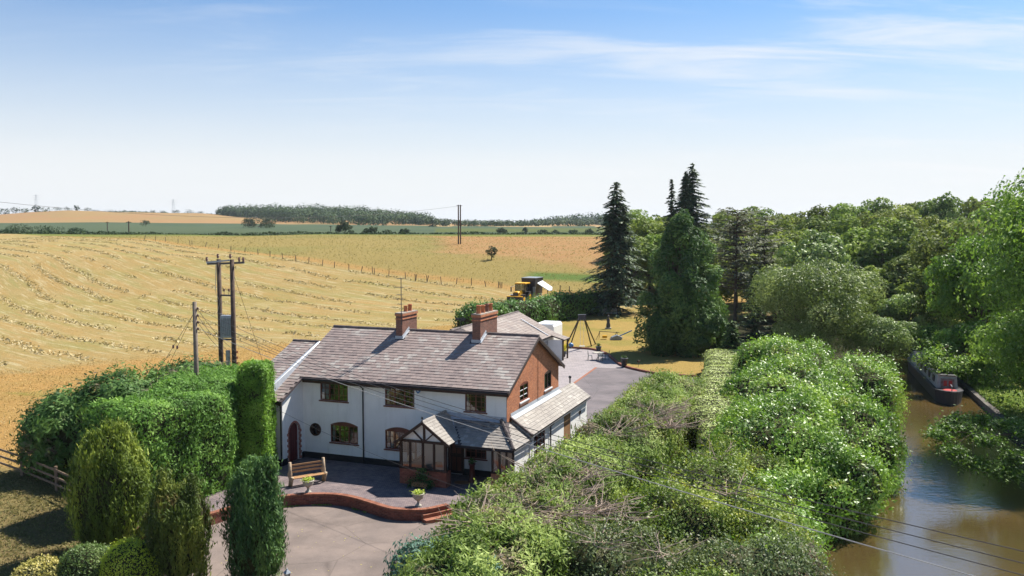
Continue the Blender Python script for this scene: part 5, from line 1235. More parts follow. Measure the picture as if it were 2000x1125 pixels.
wire('field_line', (fp.x, fp.y, zt), dp(-60, 388, 150), 3.2, .03, M['wire_d'], 'thin line high over the field from the tall poles to the left')
wire('link_line', (H0.x + dH.x, H0.y, 6.6), dp(640, 725, 60), .2, .012, M['wire_d'], 'thin cable sloping from the transformer pole towards the cottage roof')
for k in range(3): wire('service_line', (H0.x + dH.x + .2, H0.y - .4, 5.45 - .35 * k), (-17.2, 48, INS[k]), .25, .012, M['wire_d'], ('top', 'middle', 'bottom')[k] + ' short cable between the transformer pole and the grey wooden pole', 'cables between the two poles')

# ================================================================== FENCES
rfn = empty('rail_fence', 'weathered post and rail fence at the far left beside the shaggy cypress', 'fence', (-26.2, 46.4, -.45))
fp0 = [Vector((-29.2, 48.6, 0)), Vector((-26.2, 46.35, 0)), Vector((-23.2, 44.1, 0)), Vector((-20.3, 41.9, 0)), Vector((-17.6, 39.9, 0))]
for p in fp0: z0 = th(p.x, p.y); MB().box((-.07, -.06, -.2), (.07, .06, 1.28)).build('post', M['rail'], rfn).location = Vector((p.x, p.y, z0)) - rfn.location; 
for a, b_ in zip(fp0[:-1], fp0[1:]):
    za, zb_ = th(a.x, a.y), th(b_.x, b_.y)
    for h in (.35, .72, 1.1): MB().bar(Vector((a.x, a.y - .07, za + h)) - rfn.location, Vector((b_.x, b_.y - .07, zb_ + h)) - rfn.location, .04, .11).build('rail', M['rail'], rfn)
FP = [(627, 240), (675, 245), (717, 250), (773, 255), (825, 263), (833, 262), (892, 272), (948, 278), (1002, 290), (1063, 295), (1120, 305), (1172, 315), (1226, 325), (1281, 332), (1340, 343), (1400, 355), (1451, 363), (1514, 375), (1567, 383), (1617, 388), (1625, 390), (1687, 400), (1760, 410), (1805, 418), (1853, 427)]
FP = [(x / 2.222, 360 + y / 2.222) for x, y in FP] + [(811, 550), (834, 552), (862, 554.5), (891.5, 556), (921, 558), (949, 560), (973.5, 562), (977, 562.5), (980, 563)]
wf = None
for i, (x, y) in enumerate(FP):
    g_ = gnd(x, y)
    if wf is None: wf = empty('field_fence', 'line of old wooden posts with wire dividing the stubble field from the pasture', 'fence', g_); pm = None; prev = None
    lean = random.uniform(-.12, .12); h = random.uniform(1.05, 1.35)
    if pm is None: o = MB().tube([(0, 0, -.2), (0, 0, 1.2)], .07, 6).build('post', M['post'], wf); pm = o.data
    else: o = link('post', pm, None, wf)
    o.location = g_ - wf.location; o.rotation_euler = (random.uniform(-.05, .05), lean if i % 6 else lean * 3, 0); o.scale = (1, 1, h / 1.2)
    if prev is not None and (g_ - prev).length < 30:
        for hh in (.5, 1.0): MB().tube([prev - wf.location + Vector((0, 0, hh)), g_ - wf.location + Vector((0, 0, hh))], .006, 3, False).build('wire', M['wire_d'], wf)
    prev = g_
for x, y in ((1094, 572), (1112, 574)):
    g_ = gnd(x, y); o = MB().tube([(0, 0, -.2), (0, 0, 1.25)], .08, 6).build('gate_post', M['post']); o.location = g_; tag(o, 'old fence post in dry grass %s the sprayer, above the garden hedge' % ('just right of' if x < 1100 else 'further right of'), 'post')

# ================================================================== TRACTOR WITH SPRAYER
tg = gnd(1022, 590); TR = empty('tractor', 'yellow cabbed tractor with dark front weight standing at the edge of the stubble field', 'tractor', (tg.x - .1, tg.y, tg.z), R(-25))
# local: faces -y (towards the viewer)
MB().prism([(-.5, -1.0, 1.15), (.5, -1.0, 1.15), (.52, -1.0, 1.75), (.3, -1.0, 1.95), (-.3, -1.0, 1.95), (-.52, -1.0, 1.75)], (0, 0, 0), (0, -1.7, -.12)).build('bonnet', M['yellow'], TR, bevel=.05)
MB().box((-.45, -2.75, 1.15), (.45, -2.70, 1.65)).build('grille', M['darkmetal'], TR)
MB().box((-1.3, -3.3, .35), (1.3, -2.85, 1.05)).build('front_weight', M['hull'], TR, bevel=.04); MB().box((-1.32, -3.32, 1.05), (1.32, -2.83, 1.15)).build('weight_top', M['yellow'], TR)
MB().box((-.4, -2.8, .55), (.4, 1.4, 1.1)).build('chassis', M['darkmetal'], TR)
for x, y in ((-.82, -.95), (.82, -.95), (-.82, .75), (.82, .75)): MB().box((x - .06, y - .06, 1.0), (x + .06, y + .06, 2.95)).build('cab_pillar', M['black'], TR)
for a, b_ in (((-.76, -.97), (.76, -.95)), ((-.76, .75), (.76, .77))): MB().box((a[0], a[1], 1.25), (b_[0], b_[1], 2.9)).build('cab_window', M['glass'], TR)
for x in (-.82, .82): MB().box((x - .01, -.88, 1.25), (x + .01, .7, 2.9)).build('cab_window', M['glass'], TR)
MB().box((-.8, -.9, .9), (.8, .7, 1.3)).build('cab_floor', M['darkmetal'], TR); MB().box((-.25, -.1, 1.3), (.25, .4, 2.1)).build('seat', M['black'], TR)
MB().box((-.95, -1.1, 2.95), (.95, .9, 3.15)).build('cab_roof', M['yellow'], TR, bevel=.05)
def wheel(par, x, y, r, w):
    s_ = 1 if x > 0 else -1
    t = MB(); t.tube([(x - w / 2, y, r), (x + w / 2, y, r)], r, 20); o = t.build('wheel', M['rubber'], par)
    MB().tube([(x + s_ * w / 2, y, r), (x + s_ * (w / 2 + .02), y, r)], r * .55, 14).build('rim', M['yellow'], o); return o
for x in (-.95, .95): wheel(TR, x, -1.95, .62, .42); wheel(TR, x, .35, .82, .5)
for x in (-.95, .95): MB().box((x - .27, -2.5, 1.28), (x + .27, -1.4, 1.34)).build('mudguard', M['whitepaint' if x < 0 else 'darkmetal'], TR); MB().box((x - .27, -.4, 1.66), (x + .27, 1.1, 1.72)).build('mudguard', M['darkmetal'], TR)
MB().box((.56, -2.3, .8), (.72, -2.1, 2.0)).build('loader_arm', M['yellow'], TR); MB().bar((.64, -2.2, 1.95), (.64, -3.0, .5), .14, .2).build('loader_arm', M['yellow'], TR)
MB().bar((-.82, -1.0, 2.7), (-1.55, -1.2, 2.45), .3, .05).build('mirror_arm', M['whitepaint'], TR); MB().box((-1.6, -1.25, 1.7), (-1.4, -1.18, 2.4)).build('mirror', M['darkmetal'], TR)
SP = empty('crop_trailer', 'dark high sided bin with a raised pale flap coupled behind the yellow tractor', 'trailer', TR.matrix_basis @ Vector((.35, 2.6, 0)), R(-25))
MB().prism([(-1.1, -1.1, 1.2), (1.1, -1.1, 1.2), (1.25, -1.1, 3.75), (-1.25, -1.1, 3.75)], (0, 0, 0), (0, 3.2, 0)).build('bin', M['hull'], SP); MB().box((-1.3, -1.15, 3.75), (1.3, 2.15, 3.85)).build('rim', M['steel'], SP)
MB().box((-1.0, -1.2, .7), (1.0, 2.2, 1.2)).build('chassis', M['steel'], SP)
MB().box((.85, -1.25, 1.2), (1.3, -1.12, 2.4)).build('chemical_locker', M['steel'], SP)
for x in (-1.0, 1.0): wheel(SP, x, .9, .6, .4)
MB().prism([(1.35, -.6, 2.9), (1.35, 1.6, 3.2), (3.2, 1.4, 2.15), (3.6, .3, 1.75), (3.4, -.6, 1.75)], (0, 0, 0), (0, 0, .1)).build('side_flap', M['boatcream'], SP); MB().bar((2.8, .4, 0), (2.8, .4, 2.0), .12, .12).build('flap_prop', M['post'], SP)

# ================================================================== NARROWBOAT
n0, n1 = Vector((34.6, 68.5, -.8)), Vector((40.6, 88.4, -.8)); nd = n1 - n0; LB = nd.length
NB = empty('narrowboat', 'dark hulled narrowboat with pale cabin sides and a red well deck moored by the towpath', 'boat', n0, math.atan2(nd.y, nd.x) - math.pi / 2)
def plan(t, w=1.04): # half width along the boat
    return w * min(1, (max(t, .0) / 1.6) ** .5) if t < 1.6 else w * min(1, max(0.02, (LB - t) / 3.2) ** .6)
ts = [0.02, .25, .6, 1.1, 1.6, 3, 6, 10, 14, LB - 4, LB - 2.6, LB - 1.5, LB - .6, LB - .05]
hull = MB(); prev = None; V = []; F = []
for t in ts:
    w = plan(t); zr_ = .95 + (.35 * max(0, (t - (LB - 4)) / 4) ** 2) + .12 * max(0, 1 - t / 2); V += [(-w * .86, t, -.4), (-w, t, zr_), (w, t, zr_), (w * .86, t, -.4)]
for i in range(len(ts) - 1):
    for k in range(4): F.append((i * 4 + k, i * 4 + (k + 1) % 4, (i + 1) * 4 + (k + 1) % 4, (i + 1) * 4 + k))
F += [(0, 1, 2, 3)[::-1]]; hull.add(V, F); hull.build('hull', M['hull'], NB)
for s_ in (-1, 1): MB().tube([(s_ * plan(t), t, .93 + (.35 * max(0, (t - (LB - 4)) / 4) ** 2) + .12 * max(0, 1 - t / 2)) for t in ts], .045, 6).build('rubbing_strake', M['hull'], NB)
MB().prism([(-.8, 2.4, .95), (.8, 2.4, .95), (.68, 2.4, 1.95), (0, 2.4, 2.02), (-.68, 2.4, 1.95)], (0, 0, 0), (0, LB - 6.6, 0)).build('cabin', M['boatcream'], NB)
MB().prism([(-.70, 2.3, 1.95), (.70, 2.3, 1.95), (.5, 2.3, 2.03), (-.5, 2.3, 2.03)], (0, 0, 0), (0, LB - 6.4, 0)).build('cabin_roof', M['darkmetal'], NB)
for s_ in (-1, 1):
    for k in range(6): y = 3.6 + k * 2.2; MB().bar((s_ * .76, y, 1.5), (s_ * .76, y + .9, 1.5), .06, .5).build('porthole_window', M['black'], NB)
MB().lathe([(0, 1.04), (.50, 1.04), (.54, 1.0), (.54, .96)], (0, 1.1, 0), 16).build('red_deck', M['red'], NB)
MB().box((-.5, 2.25, 1.0), (.5, 2.38, 1.75)).build('cabin_doors', M['doorboat'], NB); MB().box((-.3, 2.2, 1.15), (-.05, 2.25, 1.6)).box((.08, 2.2, 1.15), (.33, 2.25, 1.6)).build('door_panel', M['red'], NB); MB().tube([(0, .3, 1.0), (0, .3, 1.45), (0, .9, 1.5)], .035, 6).build('tiller', M['steel'], NB)

# ================================================================== HEDGES AND SHRUBS NEAR THE COTTAGE
def bb_(c, r, p=2.2, yaw=0., **k): d = dict(c=c, r=r, p=p, yaw=yaw); d.update(k); return d
# long leylandii hedge on the right of the cottage
cl_ = [(10.3, 57.2), (8.0, 50.8), (5.6, 44.2), (3.0, 38.4), (.4, 33.2), (-.5, 29.2)]
ax_ = math.atan2(6.4, 2.4) - math.pi / 2
B_ = [bb_((x, y, 1.35), (2.25, 4.2, (1.95, 2.0, 2.05, 2.1, 2.0, 1.7)[i]), 3.2, ax_, nl=56, amp=.38, freq=.55, seed=i) for i, (x, y) in enumerate(cl_)]
HG = plant('conifer_hedge', 'long overgrown leylandii hedge with bare twiggy patches running past the right side of the cottage', 'hedge', B_, 190000, .21, .27, M['lf_cyp'], 'fan', zmin=-.5, depth=.10, lump=.55, lfreq=.9, core=.86, spread=.75, poke=.45)
twigs(HG, [gp(1060, 925, 3.1), gp(1095, 960, 3.0), gp(1120, 925, 3.2), gp(1150, 995, 2.9), gp(1290, 800, 3.2), gp(1270, 815, 3.2), gp(1190, 845, 3.2), gp(1310, 830, 3.1), gp(1010, 1010, 3.0), gp(1080, 1000, 3.0), gp(960, 1020, 3.1)], 40, 1.9, .026, M['bark_p'], up=.5)
plant('blue_juniper', 'blue green juniper with feathery sprays at the near left end of the long hedge', 'shrub', [bb_((-2.5, 28.6, .9), (1.7, 2.0, 1.75), 2.4, 0, amp=.35, freq=.9, seed=31), bb_((-.9, 27.4, 1.1), (1.5, 1.4, 1.7), 2.3, 0, amp=.3, freq=.9, seed=32)], 17000, .22, .26, M['lf_juni'], 'fan', zmin=-.5, depth=.15, lump=.3, poke=.4)
def shrub(x, y, z, rx, ry, rz, mat, n, label, size=.13, seed=0, name='mixed_shrub', asp=.5, mode='out', extra=(), **k):
    bl = [bb_((x, y, z), (rx, ry, rz), 2.2, 0, amp=.45, freq=.6, seed=seed)] + [bb_((x + a, y + b, z + c), (rx * s, ry * s, rz * s), 2.1, 0, amp=.35, freq=.8, seed=seed + 3 + i, nl=30) for i, (a, b, c, s) in enumerate(extra)]
    kw = dict(zmin=-.4, depth=.2, lump=.55, lfreq=.9, spread=.9, poke=.5, core=.80); kw.update(k)
    return plant(name, label, 'shrub', bl, n, size, asp, mat, mode, **kw)
shrub(3.6, 29.6, 1.0, 2.3, 2.3, 1.9, M['lf_elder'], 17000, 'dull grey green shrub at the bottom edge right of the blue juniper', .12, 40, extra=((.9, -1.6, -.1, .8),))
shrub(6.4, 33.0, 1.3, 2.4, 2.6, 2.0, M['lf_shrub'], 19000, 'yellow green shrub between the long conifer hedge and the laurels', .13, 41, extra=((-.6, 1.8, .3, .6),))
shrub(8.6, 37.6, 1.4, 2.3, 2.6, 2.1, M['lf_shrub'], 17000, 'yellow tinged shrub beside the bare twigs of the long hedge', .13, 42, extra=((.6, 2.0, .0, .6),))
shrub(11.0, 41.6, 1.2, 2.0, 2.6, 1.9, M['lf_shrub'], 14000, 'pale yellow leaved shrub below the clipped hedge bend', .13, 43)
shrub(7.9, 28.8, .8, 2.7, 2.4, 2.0, M['lf_elder'], 19000, 'grey green shrub at the bottom edge where the pale overhead line crosses', .12, 44, extra=((1.6, 1.2, .1, .7),))
shrub(9.0, 33.6, .9, 2.4, 2.6, 2.0, M['lf_shrub'], 19000, 'dense bush above the canal bank at the bottom edge', .13, 45, extra=((-1.4, 1.6, .5, .6),))
shrub(5.2, 26.6, .9, 2.2, 1.8, 1.9, M['lf_shrub'], 11000, 'leafy shrub cut by the bottom edge of the view', .13, 46)
for nm_, pts_ in (('mixed_shrub', [gp(1400, 900, 3.0), gp(1420, 960, 2.9), gp(1330, 960, 2.8)]), ('mixed_shrub.001', [gp(1180, 1060, 2.8), gp(1230, 1010, 2.8), gp(1300, 1080, 2.6)])):
    if nm_ in bpy.data.objects: twigs(bpy.data.objects[nm_], pts_, 14, 1.5, .02, M['bark_p'], up=.7)
# cherry laurels leaning over the canal
LR = [((20.4, 65.0, 1.6), (3.7, 4.6, 3.3), 'cherry laurel behind the clipped hedge, farthest back of the laurels', 22000), ((24.0, 61.5, .9), (3.3, 5.6, 2.9), 'cherry laurel at the water farthest along the bank beneath the big willow', 20000), ((17.2, 55.0, 1.5), (3.7, 6.2, 3.0), 'broad glossy cherry laurel in the middle of the bank', 30000),
      ((19.4, 51.0, .3), (2.9, 5.6, 2.7), 'cherry laurel hanging over the water opposite the overhanging branch', 24000), ((14.2, 46.0, 1.4), (3.0, 5.6, 2.7), 'cherry laurel merging with the yellow green shrubs', 26000), ((14.9, 43.2, .1), (2.9, 4.9, 2.3), 'cherry laurel whose dark boughs reach farthest out over the canal', 24000),
      ((10.3, 37.6, .2), (2.7, 4.8, 2.2), 'pale sparkling cherry laurel above the sunlit brown shallows', 22000), ((8.9, 31.4, -.2), (2.3, 3.4, 1.9), 'nearest cherry laurel at the bottom edge beside the canal', 16000)]
for i, (c, r, lab, n) in enumerate(LR):
    random.seed(100 + i); ex = [bb_((c[0] + random.uniform(-.7, .7) * r[0], c[1] + random.uniform(-.7, .7) * r[1], c[2] + random.uniform(.1, .45) * r[2]), (r[0] * random.uniform(.28, .5), r[1] * random.uniform(.22, .4), r[2] * random.uniform(.4, .6)), 2.1, 0, amp=.5, freq=.7, seed=60 + i * 5 + k, nl=30) for k in range(6)]
    plant('cherry_laurel', lab, 'laurel', [bb_(c, r, 2.5, -.33, amp=1.0, freq=.38, seed=50 + i)] + ex, n, .20, .42, M['lf_laurel'], 'out', 'cherry laurels along the canal bank', zmin=-.75, depth=.16, lump=.62, lfreq=.85, spread=.85, core=.80, poke=.5)
ch_ = [((18.8, 77.0, .7), (1.85, 3.2, 1.5), -.2), ((17.5, 71.0, .8), (1.85, 4.2, 1.6), -.22), ((15.8, 64.6, .9), (1.85, 4.2, 1.7), -.25), ((14.1, 58.2, 1.0), (1.85, 4.0, 1.75), -.22), ((12.5, 52.2, 1.0), (1.85, 3.8, 1.75), -.22), ((11.4, 46.8, .9), (1.4, 3.0, 1.7), -.2)]
plant('clipped_hedge', 'clipped light green hedge with a flat curving top along the end of the rear tarmac', 'hedge', [bb_(c, r, 6., yw, amp=.08, freq=1., seed=80 + i, nl=44) for i, (c, r, yw) in enumerate(ch_)], 46000, .10, .55, M['lf_clip'], 'out', zmin=-.1, depth=.03, lump=.08, lfreq=2.2, core=.95, spread=.5, jit=.4)
# left hedges
plant('clipped_conifer_hedge', 'tall clipped bright green conifer hedge with a sheer sunlit face left of the cottage', 'hedge',
      [bb_((-17.45, 43.1, 1.95), (2.15, 3.05, 2.95), 8, R(-35), amp=.12, freq=.9, seed=90, nl=64), bb_((-17.3, 48.6, 2.1), (2.3, 4.4, 2.95), 7, .17, amp=.14, freq=.9, seed=93, nl=56)], 66000, .19, .36, M['lf_cypL'], 'fan', zmin=-.4, depth=.08, lump=.20, lfreq=1.4, core=.95, spread=.7, poke=.22)
LHG = bpy.data.objects['clipped_conifer_hedge']
twigs(LHG, [gp(350, 728, 4.9), gp(395, 722, 5.0), gp(330, 740, 4.7), gp(300, 760, 4.4), gp(420, 712, 5.0)], 22, 1.1, .02, M['bark_p'], up=.35)
plant('hedge_column', 'narrow squared conifer hedge column standing against the cottage wing', 'hedge', [bb_((-13.82, 47.1, 2.85), (.78, 1.05, 3.15), 10, .0, amp=.07, freq=1.1, seed=92, nl=48)], 24000, .17, .34, M['lf_col'], 'fan', zmin=-.1, depth=.09, lump=.10, lfreq=1.8, core=.95, spread=.7, poke=.15)
plant('shaggy_cypress', 'dark shaggy cypress with drooping boughs spreading over the rail fence at the far left', 'conifer',
      [bb_((-21.6, 48.2, 2.3), (2.9, 3.0, 2.9), 2.1, 0, amp=.8, freq=.5, seed=94), bb_((-24.2, 47.8, 1.8), (2.5, 2.6, 2.4), 2.0, 0, amp=.7, freq=.6, seed=95), bb_((-19.3, 52, 3.5), (2.6, 2.8, 1.7), 2, 0, amp=.4, freq=.6, seed=97, nl=30)], 42000, .30, .30, M['lf_cypD'], 'droop', zmin=-.3, depth=.35, lump=.55, lfreq=.9, core=.80, spread=.55, poke=.7)
# Irish yews in the front garden
def yew(label, x, y, h, r, mat, n, seed, z0=-.5, name='irish_yew'):
    k = h / 5.2; bl = [bb_((x, y, z0 + h * .42), (r, r * .95, h * .47), 2.25, 0, amp=.14, freq=1.2, seed=seed, nl=44)]
    rs = random.Random(seed)
    for i in range(6): a = i * 1.05 + seed; q = rs.uniform(.35, .55) * r; bl.append(bb_((x + math.cos(a) * q, y + math.sin(a) * q, z0 + h * rs.uniform(.50, .60)), (r * .40, r * .40, h * rs.uniform(.37, .43)), 1.9, 0, amp=.1, freq=1.4, seed=seed + 9 + i, nl=26))
    return plant(name, label, 'yew', bl, int(n * 1.25), .20, .24, mat, 'up', 'columnar yews at the front of the garden', zmin=z0, depth=.13, lump=.34, lfreq=2.6, core=.82, spread=.9, poke=.3)
yew('broad rounded yew with yellow green tips in front of the sheer hedge face', -17.2, 36.9, 5.65, 1.55, M['lf_yewg'], 24000, 3)
yew('bronze tipped columnar yew between the broad yew and the dark green one', -12.95, 33.6, 4.35, 1.12, M['lf_yewb'], 15000, 4)
yew('dense dark green columnar yew standing in front of the patio wall', -10.0, 33.6, 5.05, 1.10, M['lf_yew'], 17000, 5)
for lab, x, y, z, r, h, mat, n, sz, nm in (('bright lime green rounded shrub at the bottom edge left of the bronze yew', -14.6, 32.9, -.1, 1.15, 1.5, 'lf_gold', 7000, .08, 'golden_shrub'), ('rounded mid green shrub at the bottom edge left of the lime green one', -16.35, 33.1, -.3, 1.15, 1.45, 'lf_hebe', 7000, .08, 'round_shrub'), ('cream and yellow variegated shrub at the bottom left corner', -17.9, 32.6, -.4, 1.05, 1.15, 'lf_cream', 4500, .11, 'variegated_shrub')):
    plant(nm, lab, 'shrub', [bb_((x, y, z), (r, r, h), 2.2, 0, amp=.12, freq=1.3, seed=int(-x * 10), nl=30)], n, sz, .5, M[mat], 'out', zmin=-.5, depth=.07, lump=.12, lfreq=2.2, core=.93, spread=.9, poke=.15)
# hedge between the garden and the field, field hedges
gh = []
a_, b_ = Vector((-4.5, 109, 0)), Vector((13.2, 133.5, 0)); nn_ = 7
for i in range(nn_):
    p = a_.lerp(b_, i / (nn_ - 1)); gh.append(bb_((p.x, p.y, 1.3), (2.1, 3.2, 2.2 + .15 * math.sin(i * 2.1)), 2.8, -math.atan2(b_.x - a_.x, b_.y - a_.y), amp=.5, freq=.5, seed=110 + i, nl=30))
plant('garden_hedge', 'loose green hawthorn hedge between the dry lawn and the stubble field behind the outbuilding', 'hedge', gh, 20000, .32, .5, M['lf_haw'], 'fan', zmin=0, depth=.3, lump=.4, lfreq=.6, poke=.6, core=.86)

# ================================================================== TREES
def limb_mesh(mb, base, tips, r0, crown_c):
    for t in tips:
        m = base.lerp(t, .55) + Vector((random.uniform(-.4, .4), random.uniform(-.4, .4), -.1)); mb.tube([base, m, t], [r0 * .5, r0 * .3, r0 * .08], 5, False)
def broadleaf(name, label, cat, x, y, z0, h, r, mat, n, size, seed, group=None, trunk_h=None, asp=.55, flat=.8, clumps=42, mode='out', low=.0, col_core=True, squash=1., gaps=.0, cone=0.):
    """trunk, limbs and a crown of overlapping leaf clumps"""
    rs = np.random.default_rng(seed); random.seed(seed)
    root = empty(name, label, cat, (x, y, z0), 0, group)
    zc = h * .56 if trunk_h is None else (trunk_h + (h - trunk_h) * .5); rz = (h - zc) * .88
    C, Rr = [], []
    d = unit(rs.normal(size=(clumps, 3))); d[:, 2] = np.abs(d[:, 2]) * np.where(rs.random(clumps) < .72, 1, -1); d = unit(d)
    k = rs.uniform(.45, .86, clumps); C = d * np.stack([k * r, k * r * squash, k * rz], 1) * 1.0 + [0, 0, zc]; Rr = rs.uniform(.20, .36, clumps) * r
    if cone:
        f = rs.random(clumps) ** 1.15 * .94; rad_ = r * np.clip(1 - f ** 2.7, 0, 1) ** .85 * (.78 + .22 * np.minimum(1, f / .12)); q = np.sqrt(rs.uniform(.25, 1, clumps)) * .86; an = rs.random(clumps) * 6.283
        Rr = rs.uniform(.17, .30, clumps) * r * (1 - .45 * f); C = np.stack([np.cos(an) * (rad_ - Rr * .6) * q, np.sin(an) * (rad_ - Rr * .6) * q, f * h], 1)
    C[:, 2] = np.maximum(C[:, 2], low + Rr * .5)
    w = Rr ** 2; cid = rs.choice(clumps, n, p=w / w.sum()); dd_ = unit(rs.normal(size=(n, 3)) + [0, 0, .35]); rad = np.abs(rs.normal(0, .16, n)); rad = np.clip(1 - rad, .2, 1.15)
    P = C[cid] + dd_ * (Rr[cid] * rad)[:, None] * [1, 1, flat]
    P += (np.stack([vnoise(P * .9, seed + i) for i in range(3)], 1) - .5) * .5 * size * 3
    outw = unit(P - [0, 0, zc * .9]); Nn = unit(dd_ * .7 + outw * .5)
    if gaps: kp = fbm((P + [x, y, 0]) * (1.1 / r * 2.2), seed, 2) > gaps; P, Nn, dd_, cid, outw = P[kp], Nn[kp], dd_[kp], cid[kp], outw[kp]
    t = np.clip(.5 + .6 * (_hash(cid, cid, cid, 5) - .5) + .5 * (fbm(P * .7, 7, 3) - .5), 0, 1)
    ax = unit(outw * [1, 1, .3] + [0, 0, -.25]) if mode == 'droop' else None
    leaves('crown', P, Nn, size, asp, mat, root, ax, .6 if ax is not None else 0, .75, t)
    mb = MB(); rt = max(.1, h * .018); lean = Vector((random.uniform(-.3, .3), random.uniform(-.3, .3), 0)); fork = Vector((lean.x, lean.y, zc * .55))
    mb.tube([Vector((0, 0, -.4)), Vector((lean.x * .5, lean.y * .5, zc * .3)), fork, Vector((lean.x, lean.y, zc * 1.1))], [rt * 1.25, rt, rt * .8, rt * .35], 8)
    limb_mesh(mb, fork, [Vector(C[i]) for i in range(0, clumps, 2)], rt, None); mb.build('trunk', M['bark'], root, True)
    return root
def conifer(name, label, x, y, z0, h, r, mat, seed, whorls=26, per=9, size=.5, droop=.25, asp=.42, base=.06, dens=1., shape=1.0, sparse=.0, leader=1, trunk_mat='bark', cat='spruce', rise=0.):
    """layered conifer: whorls of boughs carrying flat drooping sprays"""
    rs = random.Random(seed); root = empty(name, label, cat, (x, y, z0), 0); mb = MB(); mb.tube([(0, 0, -.4), (0, 0, h * .5), (0, 0, h * .97)], [h * .016, h * .011, .03], 8)
    P, Nn, A = [], [], []
    for l in range(leader):
        ox, oy, hh = (0, 0, h) if l == 0 else (rs.uniform(-.12, .12) * r * 2, rs.uniform(-.05, .05) * r, h * rs.uniform(.82, .94))
        for k in range(whorls):
            f = base + (1 - base) * (k / whorls) ** .9; z = hh * f
            if l and f < .6: continue
            L0 = r * (1 - f) ** (shape * .85) * (1.0 if l == 0 else .6) * (.5 + .5 * min(1, f / .12)) + .12
            for q in range(per):
                if rs.random() < sparse: continue
                a = rs.random() * 6.283; L = L0 * rs.uniform(.55, 1.12); dx, dy = math.cos(a), math.sin(a); zz = z + rs.uniform(-.5, .5) * h / whorls
                n_ = max(2, int(L / (size * .34) * dens)); dr = droop * rs.uniform(.6, 1.4)
                mb.tube([(ox, oy, zz), (ox + dx * L * .5, oy + dy * L * .5, zz - dr * L * .35 + rise * L * .3), (ox + dx * L, oy + dy * L, zz - dr * L + rise * L)], [.045 * L0 ** .5, .025, .008], 3, False)
                for i in range(n_):
                    s = (i + rs.random()) / n_; s = .12 + .9 * s; wd = (1 - s * .6) * L * .28
                    for j in range(2):
                        o_ = rs.uniform(-1, 1) * wd; P.append((ox + dx * L * s - dy * o_, oy + dy * L * s + dx * o_, zz - dr * L * s * (.7 + .3 * s) + rise * L * s - abs(o_) * .25 + rs.uniform(-.06, .06) * size)); Nn.append((dx * .25, dy * .25, 1)); A.append((dx - dy * o_ / (wd + .01) * .7, dy + dx * o_ / (wd + .01) * .7, -.35))
    P, Nn, A = np.array(P), unit(np.array(Nn)), unit(np.array(A)); leaves('crown', P, Nn, size, asp, mat, root, A, .8, .55)
    mb.build('trunk', M[trunk_mat], root); return root
conifer('spruce_tree', 'tall dark spruce with ragged layered boughs beside the pasture at the end of the lawn', 15.4, 131, 0, 19.9, 6.2, M['lf_spr'], 5, 34, 13, .66, .30, .42, .02, .80, .8, .08, leader=3)
conifer('tall_spruce', 'tallest dark spruce with two pointed leaders rising behind the big rounded conifer', 30.5, 150, 0, 23.8, 7.0, M['lf_spr'], 8, 34, 11, .72, .22, .42, .2, 1.0, .85, leader=3)
conifer('side_spruce_top', 'slim pointed spruce top just left of the tallest spruce', 27.2, 151, 0, 21.2, 3.0, M['lf_spr'], 12, 30, 9, .65, .25, .42, .3, 1.0, .9)
broadleaf('dark_conifer', 'massive dark rounded conifer with drooping boughs shading the right of the lawn', 'conifer', 17.9, 92.5, 0, 14.6, 5.7, M['lf_con'], 52000, .42, 21, clumps=170, asp=.34, mode='droop', flat=1.3, low=.0, trunk_h=0., cone=1)
broadleaf('dark_conifer_skirt', 'dark shrubby growth at the foot of the massive rounded conifer', 'conifer', 20.2, 90.0, 0, 5.4, 3.6, M['lf_con'], 12000, .36, 22, clumps=40, asp=.4, mode='droop', low=0, trunk_h=0., cone=1)
conifer('cedar_tree', 'thin grey brown cedar with flat open tiers of boughs behind the massive dark conifer', 31.0, 122, 0, 15.4, 7.6, M['lf_ced'], 17, 20, 7, .55, -.05, .36, .30, .75, .30, .15, cat='cedar', rise=.12)
conifer('leaning_cedar', 'second thin greyish cedar right of the first with bare lower limbs', 35.5, 124, 0, 14.6, 5.4, M['lf_ced'], 18, 18, 6, .5, .0, .36, .40, .7, .35, .2, cat='cedar', rise=.1)
for lab, px_, yb, Y, h, r, s_ in (('small dark upright conifer at the far end of the clipped hedge', 1430, 684, 84, 4.2, 1.5, 31), ('pointed dark conifer below the thin cedar', 1472, 0, 104, 8.8, 2.2, 32), ('small pointed dark conifer on the shoulder of the big willow', 1542, 0, 116, 9.6, 1.9, 33)):
    p = dp(px_, 600, Y); conifer('dark_cone_conifer', lab, p.x, Y, 0, h, r, M['lf_spr'] if s_ != 31 else M['lf_con'], s_, 22, 10, .42, .1, .4, .02, 1.1, .75, cat='conifer', rise=.15)
# big willow by the canal and its neighbours
broadleaf('willow_tree', 'broad rounded silvery green willow on the near canal bank right of the massive dark conifer', 'willow', 28.0, 82.0, 0, 10.8, 6.3, M['lf_will'], 52000, .27, 41, clumps=90, asp=.34, mode='droop', low=.0, trunk_h=.0)
broadleaf('willow_sapling', 'lower silvery willow crown hanging over the narrow end of the canal', 'willow', 33.6, 80.5, -.5, 6.4, 3.7, M['lf_will'], 17000, .26, 42, clumps=40, asp=.34, mode='droop', trunk_h=0.)
broadleaf('rounded_tree', 'rounded light green tree just above the big willow', 'tree', 39.0, 112, 0, 13.6, 4.9, M['lf_will'], 11000, .42, 43, clumps=46)
broadleaf('olive_shrub', 'pale olive bush on the canal bank at the far bend', 'shrub', 45.5, 98, 0, 6.2, 4.2, M['lf_will'], 9000, .34, 44, clumps=30, mode='droop', trunk_h=0.)
broadleaf('yellow_green_bush', 'small yellow green bush between the thin cedar and the willow', 'shrub', 33.0, 108, 0, 9.2, 3.4, M['lf_gold'], 5000, .34, 45, clumps=24)
